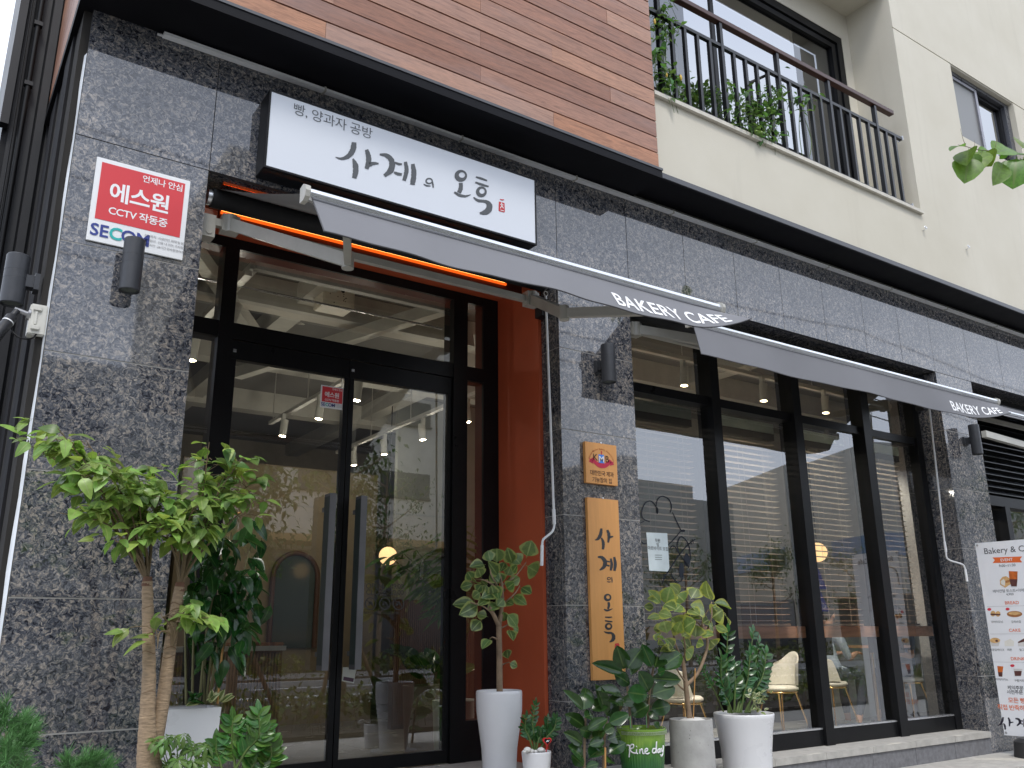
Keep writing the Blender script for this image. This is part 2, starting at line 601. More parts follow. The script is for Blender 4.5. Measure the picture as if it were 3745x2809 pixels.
# ------------------------------------------------------------------ materials used all over
GRAN = granite_mat()
PLANK = wood_plank_mat()
STUC = stucco_mat()
BLACK = pm('black_painted_steel', (0.006, 0.0063, 0.0075), 0.42, var=0.2, scale=3, ior=1.3)
BLACKM = pm('matt_black_metal', (0.012, 0.0125, 0.015), 0.5, var=0.2, scale=4)
FRAME = pm('charcoal_window_frame', (0.009, 0.0093, 0.0105), 0.32, var=0.15, scale=3, ior=1.28)
RED = pm('brick_red_panel', (0.52, 0.105, 0.042), 0.45, var=0.1, scale=2, bump=0.02, bscale=60)
WHITE = pm('white_powder_coat', (0.72, 0.73, 0.74), 0.35, var=0.05)
ALU = pm('brushed_aluminium', (0.72, 0.73, 0.75), 0.28, metal=0.85, var=0.06, stretch=(0.4, 12, 12))
OFFW = pm('off_white_arm', (0.42, 0.41, 0.37), 0.4, var=0.12, scale=5)
JOINT = pm('joint_sealant', (0.36, 0.35, 0.33), 0.8)
DARKJ = pm('dark_grout', (0.035, 0.035, 0.037), 0.8)
CONC = pm('concrete_core', (0.20, 0.20, 0.20), 0.9)
SLAB = pm('flamed_granite_paving', (0.40, 0.385, 0.355), 0.75, var=0.16, scale=14, bump=0.1, bscale=160)
RISER = pm('grey_granite_riser', (0.155, 0.155, 0.165), 0.55, var=0.28, scale=26, bump=0.05, bscale=200)
GLASS = glass_mat('storefront_glass', (0.93, 0.95, 0.92), 2.65, wav=0.03)
MGLASS = glass_mat('mirrored_window_glass', (0.2, 0.2, 0.21), 5.5, wav=0.03)
WGLASS = glass_mat('upper_window_glass', (0.30, 0.31, 0.32), 2.3, wav=0.05)
INK = pm('dark_ink', (0.035, 0.037, 0.042), 0.5, var=0.1)
INKG = pm('grey_brush_ink', (0.085, 0.092, 0.10), 0.5, var=0.15, scale=20)
REDINK = pm('seal_red', (0.50, 0.035, 0.04), 0.5)
TEXTW = pm('white_print', (0.82, 0.82, 0.83), 0.5, var=0.02)

# ------------------------------------------------------------------ ground
mb = MB(); mb.box(-400, 400, -400, 400, -0.6, -0.02); structure('ground', mb, pm('dry_soil', (0.16, 0.13, 0.09), 0.95, var=0.3, scale=0.6))
structure('pavement', mb.box(-30, 60, -6.2, 0.6, -0.3, 0.0), pm('grey_pavement', (0.30, 0.29, 0.27), 0.85, var=0.15, scale=5))
road = structure('road', MB().box(-120, 150, -17.0, -9.2, -0.3, -0.01), pm('asphalt', (0.055, 0.055, 0.058), 0.85, var=0.25, scale=9))
mb = MB()
for y in (-9.6, -13.1, -13.4, -16.6): mb.box(-120, 150, y - 0.07, y + 0.07, -0.012, -0.004)
mb.build('lane_lines', pm('road_paint', (0.72, 0.72, 0.70), 0.6), road)
mb = MB(); mb.box(-120, 150, -9.2, -9.0, -0.3, 0.12); mb.box(-120, 150, -17.2, -17.0, -0.3, 0.14)
mb.build('kerb', pm('kerb_stone', (0.34, 0.335, 0.32), 0.8, var=0.12, scale=8), road)
structure('far_pavement', MB().box(-120, 150, -24.5, -20.6, -0.3, 0.05), pm('far_paving', (0.33, 0.31, 0.29), 0.85))

# entrance platform, window ledge and lower step
mb = MB(); mb.box(-1.2, 4.30, -1.0, 0.9, -0.2, H(-0.82) - 0.03)
plat = structure('entrance_platform', mb, RISER)
for i in range(9):
    MB().box(-1.2 + i * 0.61, -1.2 + i * 0.61 + 0.604, -1.02, -0.06, H(-0.82) - 0.03, H(-0.82)).build('paving_slab', SLAB, plat)
    MB().box(-1.2 + i * 0.61, -1.2 + i * 0.61 + 0.604, -0.054, 0.74, H(-0.82) - 0.03, H(-0.82)).build('paving_slab', SLAB, plat)
ledge = structure('window_ledge', MB().box(4.32, 8.555, 0.022, 0.45, -0.2, H(-0.955)), CONC)
for i in range(7):
    x = 4.32 + i * 0.605
    x1 = min(x + 0.601, 8.556)
    MB().box(x, x1, -0.02, 0.26, H(-0.95), H(-0.90)).build('ledge_slab', SLAB, ledge)
    MB().box(x, x1, -0.006, 0.02, H(-1.10), H(-0.954)).build('riser_panel', RISER, ledge)
step = structure('lower_step', MB().box(4.31, 30, -0.56, 0.018, -0.2, H(-1.09) - 0.035), RISER)
for i in range(12):
    MB().box(4.31 + i * 0.9, 4.31 + i * 0.9 + 0.895, -0.58, -0.008, H(-1.09) - 0.035, H(-1.09)).build('step_slab', SLAB, step)

# ------------------------------------------------------------------ the building
bld = thing('cafe_building', (0.4, 0.03, 0.0), 'corner cafe building of polished dark granite below, red-brown timber and cream stucco above', 'building')
XJ = [0.40, 1.105, 1.74, 2.378, 2.998, 3.627, 4.325, 4.956, 5.571, 6.175, 6.776, 7.393, 7.986, 8.56, 9.248, 9.95, 10.6, 11.2, 11.8, 12.4]
ZJ = [-1.25, -1.01, -0.414, 0.188, 0.785, 1.382, 1.98, 2.60]
core = MB()
core.box(0.43, 1.07, 0.033, 0.80, -0.2, H(2.61)); core.box(3.665, 4.29, 0.033, 0.80, -0.2, H(2.61)); core.box(8.60, 9.21, 0.033, 0.6, -0.2, H(2.61))
core.box(0.43, 14, 0.033, 0.80, H(2.64), H(3.44))
gw = core.build('granite_wall', CONC, bld)
jb = MB()
for x0, x1 in ((0.403, 1.102), (3.628, 4.321), (8.564, 9.244)): MB().box(x0, x1, 0.0022, 0.032, -0.2, H(2.598)).build('joint_sealant', JOINT, gw)
MB().box(3.6265, 3.66, 0.036, 0.206, -0.2, H(2.598)).build('joint_sealant', JOINT, gw); MB().box(8.5625, 8.596, 0.036, 0.246, -0.2, H(2.598)).build('joint_sealant', JOINT, gw)
MB().box(0.402, 13.9, 0.006, 0.032, H(2.602), H(3.42)).build('band_joint', DARKJ, gw)
def panel(x0, x1, y0, y1, z0, z1, g=0.0025):
    j = lambda: random.uniform(-0.0008, 0.0008)
    vs = []
    for x in (x0 + g, x1 - g):
        for y in (y0, y1):
            for z in (z0 + g, z1 - g): vs.append((x, y + j(), z))
    b = MB(); b.add(vs, [(0, 1, 3, 2), (4, 6, 7, 5), (0, 4, 5, 1), (2, 3, 7, 6), (0, 2, 6, 4), (1, 5, 7, 3)])
    return b.build('granite_panel', GRAN, gw)
for x0, x1 in ((0.40, 1.105), (3.624, 4.325), (8.56, 9.248)):
    for a, b in zip(ZJ, ZJ[1:]): panel(x0, x1, 0.0, 0.03, H(a), H(b), 0.0036)
for a, b in zip(XJ, XJ[1:]): panel(a, b, 0.0, 0.03, H(2.60), H(3.418))
def ret(x0, x1, y0, y1, z0, z1, g=0.0025):
    return MB().box(x0, x1, y0 + g, y1 - g, z0 + g, z1 - g).build('granite_panel', GRAN, gw)
for a, b in zip(ZJ, ZJ[1:]):
    ret(3.624, 3.664, 0.031, 0.212, H(a), H(b)); ret(8.56, 8.598, 0.031, 0.25, H(a), H(b))
for x0, x1 in ((1.107, 2.36), (2.36, 3.622), (4.327, 5.4), (5.4, 6.46), (6.46, 7.5), (7.5, 8.557), (9.25, 10.6), (10.6, 12)):
    MB().box(x0 + 0.002, x1 - 0.002, 0.031, 0.30, H(2.605), H(2.635)).build('granite_panel', GRAN, gw)
# protective film left along the corner edge
mb = MB()
P = []
for i in range(25):
    z = H(-1.1) + i * (H(3.1) - H(-1.1)) / 24
    wd = 0.006 + 0.003 * math.sin(i * 1.7) + (0.006 if z < H(0.9) else 0)
    P.append((z, wd))
for (za, wa), (zb, wb) in zip(P, P[1:]):
    mb.add([(0.397 - wa, 0.03, za), (0.399, -0.004, za), (0.399, -0.004, zb), (0.397 - wb, 0.03, zb)], [(0, 1, 2, 3)])
mb.build('edge_film', pm('white_film', (0.74, 0.77, 0.80), 0.4), gw)

# side wall, going back from the corner
sw = MB(); sw.box(0.36, 0.43, 0.034, 1.42, -0.2, H(3.42))
side = sw.build('side_wall', pm('grey_side_panel', (0.034, 0.032, 0.030), 0.95, ior=1.2, var=0.25, scale=4, stretch=(6, 6, 0.5)), bld)
MB().box(0.345, 0.359, 0.30, 0.62, -0.2, H(3.40)).build('panel', pm('dark_side_panel', (0.020, 0.020, 0.022), 0.9, ior=1.2), side)
MB().box(0.348, 0.359, 0.95, 1.25, -0.2, H(3.38)).build('panel', pm('dark_side_panel', (0, 0, 0)), side)
# black clad pier beyond, with ribs
pier = MB(); pier.box(0.09, 0.43, 1.46, 9.0, -0.2, 12.0)
pier = pier.build('black_pier', BLACK, bld)
for x0, x1, y in ((0.345, 0.392, 1.425), (0.275, 0.325, 1.41), (0.21, 0.262, 1.435), (0.128, 0.165, 1.44)):
    MB().box(x0, x1, y, 1.47, -0.2, 11.9).build('metal_rib', BLACKM, pier)
MB().box(0.07, 0.12, 1.38, 1.46, H(3.30), 8.6).build('metal_box', BLACKM, pier)

# timber box over the shop front
wood = MB().box(0.352, 4.355, -0.342, 0.60, H(3.466), H(6.9)).build('timber_box', pm('black_backing', (0.01, 0.01, 0.011), 0.9), bld)
z = H(3.470); row = 0
while z < H(6.75):
    xs = [0.336] + sorted([q for q in ((2.73 if row % 2 else 1.62 + 0.02 * (row % 3)), (3.9 if row % 5 == 3 else 99), (0.9 if row % 4 == 2 else 99), (3.35 if row % 4 == 0 else 99)) if q < 9]) + [4.368]
    for a, b in zip(xs, xs[1:]):
        dy = random.uniform(-0.0012, 0.0012)
        MB().box(a + 0.001, b - 0.001, -0.362 + dy, -0.342, z, z + 0.1290).build('plank', PLANK, wood)
    MB().box(0.334, 0.352, -0.338, 1.42, z, z + 0.1345).build('plank', PLANK, wood)
    if z > H(4.0): MB().box(4.355, 4.372, -0.338, -0.30, z, z + 0.1345).build('plank', PLANK, wood)
    z += 0.1405; row += 1
sof = MB(); sof.box(0.325, 4.385, -0.378, -0.004, H(3.385), H(3.462)); sof.box(0.325, 0.40, -0.003, 1.42, H(3.386), H(3.461))
sof.build('soffit', pm('black_soffit_sheet', (0.006, 0.006, 0.008), 0.55, var=0.3, scale=2, ior=1.25), bld)
MB().box(0.32, 4.39, -0.384, -0.379, H(3.448), H(3.468)).build('drip_edge', pm('grey_metal_edge', (0.10, 0.10, 0.105), 0.4, metal=0.6), bld)
MB().box(4.39, 14, -0.322, -0.004, H(3.422), H(3.466)).build('soffit', pm('black_soffit_sheet', (0, 0, 0)), bld)
MB().box(4.392, 14, -0.328, -0.3225, H(3.43), H(3.474)).build('drip_edge', pm('grey_metal_edge', (0, 0, 0)), bld)

# stucco storey
st = MB()
YF = -0.30
st.box(4.374, 14, YF, 0.2, H(3.475), H(4.168))
st.box(8.20, 9.35, YF, 0.24, H(4.168), H(6.47))
st.box(9.35, 10.80, YF, 0.0, H(4.168), H(5.50))
st.box(10.80, 14, YF, 0.0, H(4.168), H(6.47))
st.box(8.20, 14, YF + 0.012, 0.24, H(6.47), H(6.486))
st.box(8.20, 14, YF, 0.24, H(6.486), H(9.5))
st.box(4.374, 8.20, YF, 0.6, H(6.98), H(9.5))
st.box(4.0, 4.32, 0.0, 0.25, H(4.168), H(6.98))
st.box(8.055, 8.20, 0.24, 0.6, H(4.168), H(6.98)); st.box(4.0, 8.055, 0.24, 0.6, H(6.62), H(6.98))
st = st.build('stucco_wall', STUC, bld)
MB().box(4.40, 8.195, -0.335, 0.24, H(4.170), H(4.205)).build('balcony_coping', pm('pale_stone_coping', (0.56, 0.53, 0.46), 0.7, var=0.12, scale=12), bld)
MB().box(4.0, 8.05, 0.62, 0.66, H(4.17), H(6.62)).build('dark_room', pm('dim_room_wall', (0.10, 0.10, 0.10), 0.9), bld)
# sliding balcony door
bw = MB()
bw.box(4.0, 8.052, 0.244, 0.34, H(6.52), H(6.618)); bw.box(7.96, 8.053, 0.245, 0.34, H(4.21), H(6.52)); bw.box(4.0, 7.96, 0.246, 0.34, H(4.206), H(4.30))
bw.box(7.87, 7.945, 0.262, 0.33, H(4.30), H(6.50)); bw.box(5.88, 5.93, 0.285, 0.33, H(4.30), H(6.50)); bw.box(7.20, 7.23, 0.305, 0.33, H(4.30), H(6.50)); bw.box(4.02, 7.88, 0.263, 0.33, H(6.44), H(6.505))
win = bw.build('balcony_door', FRAME, bld)
for x0, x1, gm in ((4.0, 5.5, WGLASS), (5.5, 6.74, MGLASS), (6.74, 7.21, MGLASS), (7.21, 7.87, WGLASS)):
    mb = MB(); mb.add([(x0, 0.30, H(4.3)), (x1, 0.30, H(4.3)), (x1, 0.30, H(6.45)), (x0, 0.30, H(6.45))], [(0, 1, 2, 3)])
    mb.build('pane', gm, win)
cu = MB()
for i in range(28):
    x = 4.05 + i * 0.052
    cu.add([(x, 0.42 + 0.02 * (i % 2), H(4.25)), (x + 0.052, 0.42 + 0.02 * ((i + 1) % 2), H(4.25)), (x + 0.052, 0.42 + 0.02 * ((i + 1) % 2), H(6.5)), (x, 0.42 + 0.02 * (i % 2), H(6.5))], [(0, 1, 2, 3)])
cu.build('curtain', pm('pale_curtain', (0.5, 0.49, 0.47), 0.9), win)
# small sliding window in the stucco
sm = MB()
X0, X1, S0, S1 = 9.352, 10.798, H(5.502), H(6.468)
sm.box(X0, X1, -0.235, -0.13, S1 - 0.045, S1); sm.box(X0, X1, -0.235, -0.13, S0, S0 + 0.045)
sm.box(X0, X0 + 0.04, -0.234, -0.13, S0 + 0.045, S1 - 0.045); sm.box(X1 - 0.10, X1, -0.234, -0.13, S0 + 0.045, S1 - 0.045)
sm = sm.build('window', pm('grey_window_frame', (0.11, 0.115, 0.13), 0.3, metal=0.3), bld)
sa = MB(); xm = 10.05
for z0, z1 in ((S0 + 0.05, S0 + 0.09), (S1 - 0.09, S1 - 0.05)): sa.box(X0 + 0.045, xm, -0.225, -0.19, z0, z1)
for x0, x1 in ((X0 + 0.045, X0 + 0.085), (xm - 0.05, xm)): sa.box(x0, x1, -0.224, -0.19, S0 + 0.09, S1 - 0.09)
sa.build('sash', pm('grey_sash_frame', (0.22, 0.22, 0.25), 0.3, metal=0.3), sm)
sb = MB()
for z0, z1 in ((S0 + 0.05, S0 + 0.085), (S1 - 0.10, S1 - 0.05)): sb.box(xm, X1 - 0.10, -0.185, -0.14, z0, z1)
sb.box(X1 - 0.16, X1 - 0.102, -0.184, -0.14, S0 + 0.085, S1 - 0.10)
sb.build('sash', FRAME, sm)
g = MB(); g.add([(X0 + .08, -0.205, S0 + .08), (xm - .045, -0.205, S0 + .08), (xm - .045, -0.205, S1 - .08), (X0 + .08, -0.205, S1 - .08)], [(0, 1, 2, 3)])
k = NT('insect_screen_glass'); k.b.inputs['Base Color'].default_value = (0.16, 0.16, 0.155, 1); k.b.inputs['Roughness'].default_value = 0.35
g.build('pane', k.m, sm)
g = MB(); g.add([(xm, -0.16, S0 + .08), (X1 - .15, -0.16, S0 + .08), (X1 - .15, -0.16, S1 - .08), (xm, -0.16, S1 - .08)], [(0, 1, 2, 3)])
g.build('pane', MGLASS, sm)
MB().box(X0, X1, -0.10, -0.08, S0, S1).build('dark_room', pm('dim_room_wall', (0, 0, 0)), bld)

# red lining of the entrance recess
MB().box(3.598, 3.6615, 0.214, 0.80, H(-0.82), H(2.602)).build('red_jamb', RED, bld)
MB().box(1.107, 1.135, 0.214, 0.80, H(-0.82), H(2.602)).build('red_jamb', RED, bld)
MB().box(1.137, 3.596, 0.42, 0.80, H(2.572), H(2.602)).build('red_head', RED, bld)

# entrance glazing: frame with mullions, two door leaves with pull handles, side lights and fanlights
YD = 0.75
ef = MB()
ef.box(1.14, 1.24, YD, YD + 0.12, H(-0.82), H(2.57)); ef.box(3.46, 3.597, YD, YD + 0.12, H(-0.82), H(2.57))
ef.box(1.24, 3.46, YD + 0.001, YD + 0.12, H(2.50), H(2.57))
ef.box(1.432, 1.525, YD - 0.02, YD + 0.13, H(-0.82), H(2.50)); ef.box(3.183, 3.305, YD - 0.02, YD + 0.13, H(-0.82), H(2.50))
ef.box(1.525, 3.183, YD - 0.012, YD + 0.121, H(1.868), H(1.975)); ef.box(1.24, 1.432, YD - 0.010, YD + 0.12, H(1.868), H(1.975)); ef.box(3.305, 3.46, YD - 0.010, YD + 0.12, H(1.868), H(1.975))
ef.box(1.24, 1.432, YD - 0.008, YD + 0.12, H(-0.82), H(-0.70)); ef.box(3.305, 3.46, YD - 0.008, YD + 0.12, H(-0.82), H(-0.56))
ent = ef.build('entrance_frame', FRAME, bld)
def pane(x0, x1, z0, z1, y, parent, mat=GLASS):
    b = MB(); b.add([(x0, y, z0), (x1, y, z0), (x1, y, z1), (x0, y, z1)], [(0, 1, 2, 3)])
    return b.build('pane', mat, parent)
pane(1.525, 3.183, H(1.975), H(2.50), YD + 0.012, ent); pane(1.24, 1.432, H(1.975), H(2.50), YD + 0.012, ent); pane(3.305, 3.46, H(1.975), H(2.50), YD + 0.012, ent)
pane(1.24, 1.432, H(-0.70), H(1.868), YD + 0.012, ent); pane(3.305, 3.46, H(-0.56), H(1.868), YD + 0.012, ent)
HD = pm('handle_grey', (0.15, 0.15, 0.157), 0.35, metal=0.3); HG = pm('handle_green_grey', (0.045, 0.06, 0.055), 0.4)
for x0, x1, hx in ((1.530, 2.352, 2.225), (2.358, 3.178, 2.445)):
    d = MB()
    d.box(x0, x1, YD, YD + 0.05, H(1.735), H(1.862)); d.box(x0, x1, YD + 0.001, YD + 0.05, H(-0.815), H(-0.735))
    d.box(x0, x0 + 0.035, YD + 0.002, YD + 0.05, H(-0.735), H(1.735)); d.box(x1 - 0.035, x1, YD + 0.002, YD + 0.05, H(-0.735), H(1.735))
    d = d.build('door', FRAME, bld)
    pane(x0 + 0.035, x1 - 0.035, H(-0.735), H(1.735), YD + 0.014, d)
    h = MB(); h.box(hx - 0.022, hx + 0.022, YD - 0.125, YD - 0.035, H(-0.20), H(0.90))
    h.box(hx - 0.012, hx + 0.012, YD - 0.035, YD + 0.024, H(-0.12), H(-0.09)); h.box(hx - 0.012, hx + 0.012, YD - 0.035, YD + 0.024, H(0.79), H(0.82))
    h.build('handle', HD, d)
    MB().box(hx - 0.0235, hx - 0.0222, YD - 0.122, YD - 0.038, H(-0.17), H(0.88)).build('handle_face', HG, d)
    MB().box(x0 + 0.01, x0 + 0.03, YD - 0.006, YD - 0.001, H(1.78), H(1.80)).build('lock', ALU, d)

# shop window of four bays with transom lights
YW = 0.25
MX = [(4.327, 4.385), (5.42, 5.52), (6.485, 6.595), (7.535, 7.655), (8.46, 8.558)]
wf = MB()
for i, (a, b) in enumerate(MX):
    wf.box(a, b, YW - (0.02 if 0 < i < 4 else 0), YW + 0.16, H(-0.90), H(2.60))
for (a, b), (c, d) in zip(MX, MX[1:]):
    wf.box(b, c, YW + 0.02, YW + 0.155, H(2.50), H(2.60))
    wf.box(b, c, YW + 0.021, YW + 0.155, H(1.86), H(1.935))
    wf.box(b, c, YW + 0.012, YW + 0.155, H(-0.90), H(-0.775))
sw_ = wf.build('shop_window', FRAME, bld)
for (a, b), (c, d) in zip(MX, MX[1:]):
    pane(b, c, H(-0.775), H(1.86), YW + 0.05, sw_); pane(b, c, H(1.935), H(2.50), YW + 0.05, sw_)
    MB().box(b + 0.005, c - 0.005, YW + 0.005, YW + 0.045, H(-0.774), H(-0.762)).build('sill_strip', ALU, sw_)
# neighbouring bay on the right with a louvre over its window
rw = MB()
rw.box(9.252, 9.36, YW, YW + 0.15, H(-0.9), H(2.60)); rw.box(9.36, 13, YW + 0.01, YW + 0.15, H(2.50), H(2.6)); rw.box(9.36, 13, YW + 0.011, YW + 0.15, H(1.33), H(1.44))
rw.box(10.02, 10.12, YW - 0.01, YW + 0.15, H(-0.9), H(1.33)); rw.box(11.3, 11.4, YW - 0.01, YW + 0.15, H(-0.9), H(1.33)); rw.box(9.36, 13, YW + 0.011, YW + 0.15, H(-0.9), H(-0.77))
rw = rw.build('side_window', FRAME, bld)
pane(9.36, 10.02, H(-0.77), H(1.33), YW + 0.09, rw); pane(10.12, 11.3, H(-0.77), H(1.33), YW + 0.09, rw)
LOUV = pm('glossy_louvre_grey', (0.035, 0.037, 0.042), 0.22, var=0.1, ior=1.6)
MB().box(9.42, 13, 0.44, 0.52, H(1.235), H(1.325)).build('blind_header', pm('pale_header', (0.50, 0.57, 0.52), 0.4), rw)
for i in range(15):
    zz = H(1.47) + i * 0.07
    b = MB(); b.add([(9.36, YW + 0.02, zz), (13, YW + 0.02, zz), (13, YW + 0.10, zz + 0.06), (9.36, YW + 0.10, zz + 0.06), (9.36, YW + 0.02, zz + 0.008), (13, YW + 0.02, zz + 0.008), (13, YW + 0.10, zz + 0.068), (9.36, YW + 0.10, zz + 0.068)],
                    [(0, 1, 2, 3), (7, 6, 5, 4), (0, 4, 5, 1), (2, 6, 7, 3)])
    b.build('louvre_slat', LOUV, rw)
MB().box(9.36, 13, YW + 0.13, YW + 0.14, H(1.44), H(2.50)).build('louvre_backing', BLACK, rw)

# ------------------------------------------------------------------ inside of the cafe (setting)
FLZ = H(-1.10)
structure('cafe_floor', MB().box(0.45, 13, 0.93, 9.5, FLZ - 0.3, FLZ), pm('polished_concrete_floor', (0.30, 0.30, 0.28), 0.25, var=0.12, scale=2))
CEI = H(3.15)
structure('cafe_ceiling', MB().box(0.43, 14, 0.81, 9.6, CEI, CEI + 0.2), pm('exposed_grey_ceiling', (0.16, 0.155, 0.14), 0.9, var=0.15, scale=2))
mb = MB(); mb.box(0.43, 14, 9.5, 9.6, FLZ, CEI); structure('cafe_back_wall', mb, pm('warm_grey_wall', (0.33, 0.29, 0.22), 0.85))
structure('cafe_left_wall', MB().box(0.431, 0.46, 0.81, 9.5, FLZ - 0.3, CEI), pm('grey_interior_wall', (0.30, 0.29, 0.27), 0.85))
structure('cafe_right_wall', MB().box(12.6, 12.7, 0.61, 9.5, FLZ - 0.3, CEI), pm('grey_interior_wall', (0, 0, 0)))
# ------------------------------------------------------------------ LED trough under the soffit
ct = thing('light_trough', (0.75, -0.02, H(3.36)), 'long slim white light trough running along the top of the granite band', 'light fitting')
mb = MB(); x0, x1 = 0.77, 13.5
mb.box(x0, x1, -0.030, -0.004, H(3.355), H(3.375)); mb.box(x0, x1, -0.052, -0.028, H(3.350), H(3.356)); mb.box(x0, x1, -0.056, -0.052, H(3.350), H(3.368))
mb.build('channel', WHITE, ct)
for i in range(12):
    x = 1.75 + i * 1.02
    MB().box(x, x + 0.012, -0.058, -0.003, H(3.346), H(3.3765)).build('clip', OFFW, ct)
MB().box(x0 - 0.03, x0, -0.022, -0.012, H(3.356), H(3.366)).build('end_pin', WHITE, ct)

# ------------------------------------------------------------------ main sign
YS = -0.16
A = at(583, 192, Y=YS); B = at(1157, 388, Y=YS); Cc = at(1157, 528, Y=YS)
sx0, sx1, sz1, sz0 = A.x, B.x, (A.z + B.z) / 2, (at(563, 360, Y=YS).z + Cc.z) / 2
sign = thing('shop_sign', ((sx0 + sx1) / 2, -0.08, sz0), 'large white lightbox sign with brush lettering mounted over the entrance', 'sign')
MB().bbox(sx0, sx1, YS + 0.012, -0.003, sz0, sz1, 0.004).build('box', BLACK, sign)
MB().box(sx0 + 0.012, sx1 - 0.012, YS, YS + 0.0115, sz0 + 0.012, sz1 - 0.012).build('face', pm('white_acrylic', (0.67, 0.70, 0.75), 0.25, var=0.015, scale=1), sign)
fr = MB()
for q in ((sx0, sx1, sz1 - 0.012, sz1), (sx0, sx1, sz0, sz0 + 0.012)): fr.box(q[0], q[1], YS - 0.003, YS + 0.011, q[2], q[3])
for q in ((sx0, sx0 + 0.012), (sx1 - 0.012, sx1)): fr.box(q[0], q[1], YS - 0.0025, YS + 0.011, sz0 + 0.012, sz1 - 0.012)
fr.build('frame', BLACK, sign)
def z2(x, y):                       # a point measured on the photo, on the sign face
    u, v = src(1250 + x * 0.5667, y * 0.5667)
    return at(u, v, Y=YS - 0.002)
def strokes(fn, mbx, S, rag=0.09):
    for pts, ws in S: mbx.brush(pts, ws, fn, rag)
ink = MB()
strokes(z2, ink, [
    ([(80, 918), (72, 968), (42, 1008), (0, 1024), (-40, 1014)], [30, 38, 30, 18, 4]),
    ([(72, 1024), (88, 1065), (90, 1105), (80, 1150)], [10, 34, 36, 30]),
    ([(160, 965), (172, 1010), (172, 1050), (160, 1090)], [22, 34, 34, 26]),
    ([(178, 1062), (205, 1055), (238, 1056)], [30, 22, 10]),
    ([(245, 996), (290, 1004), (322, 1040), (318, 1095), (275, 1135)], [12, 26, 36, 40, 22]),
    ([(342, 1048), (365, 1058), (388, 1060)], [12, 16, 12]),
    ([(338, 1112), (362, 1122), (388, 1126)], [12, 20, 16]),
    ([(410, 1044), (418, 1100), (402, 1166)], [20, 28, 24]),
    ([(458, 1058), (466, 1120), (456, 1192)], [24, 34, 30]),
    ([(528, 1188), (548, 1198), (574, 1200)], [6, 10, 5]),
    ([(584, 1164), (588, 1190), (590, 1211)], [6, 11, 8]),
    ([(768, 1180), (768, 1215), (756, 1244)], [24, 28, 26]),
    ([(726, 1240), (760, 1260), (800, 1266), (832, 1256)], [12, 18, 14, 4]),
    ([(866, 1142), (900, 1152), (938, 1166)], [10, 14, 10]),
    ([(862, 1176), (900, 1190), (948, 1204)], [10, 16, 10]),
    ([(850, 1274), (880, 1294), (925, 1300), (950, 1318), (950, 1348), (926, 1370), (890, 1376)], [8, 18, 20, 34, 42, 34, 10]),
])
ink.ring2(564, 1168, 20, 16, 8, 10, z2)
ink.ring2(772, 1132, 30, 28, 12, 30, z2, a0=-0.6, a1=2 * math.pi - 0.6)
ink.ring2(903, 1236, 26, 26, 12, 24, z2, a0=-0.8, a1=2 * math.pi - 0.8)
ink.build('brush_lettering', INKG, sign)
P0 = at(*src(1889 * .5667, 742 * .5667), Y=YS - 0.002)
tx = MB(); tx.text('빵, 양과자 공방', 0.088, at(632, 243, Y=YS - 0.002), bold=-0.004, align='LEFT', space=0.93)
tx.build('small_lettering', INKG, sign)
seal = MB()
q = [(1014, 1300), (1050, 1310), (1053, 1366), (1048, 1371), (1016, 1362), (1012, 1356)]
seal.poly([z2(*p) for p in q]); seal.brush([(1020, 1286), (1036, 1290), (1048, 1288)], [4, 8, 4], z2)
seal.build('seal', REDINK, sign)
sw2 = MB()
z2b = lambda x, y: z2(x, y) + Vector((0, -0.001, 0))
strokes(z2b, sw2, [([(1030, 1308), (1032, 1325), (1022, 1345)], [5, 5, 4]), ([(1032, 1325), (1043, 1345)], [5, 4]), ([(1022, 1318), (1044, 1324)], [4, 4]), ([(1024, 1356), (1046, 1361)], [4, 4])], 0)
sw2.build('seal_figure', TEXTW, sign)

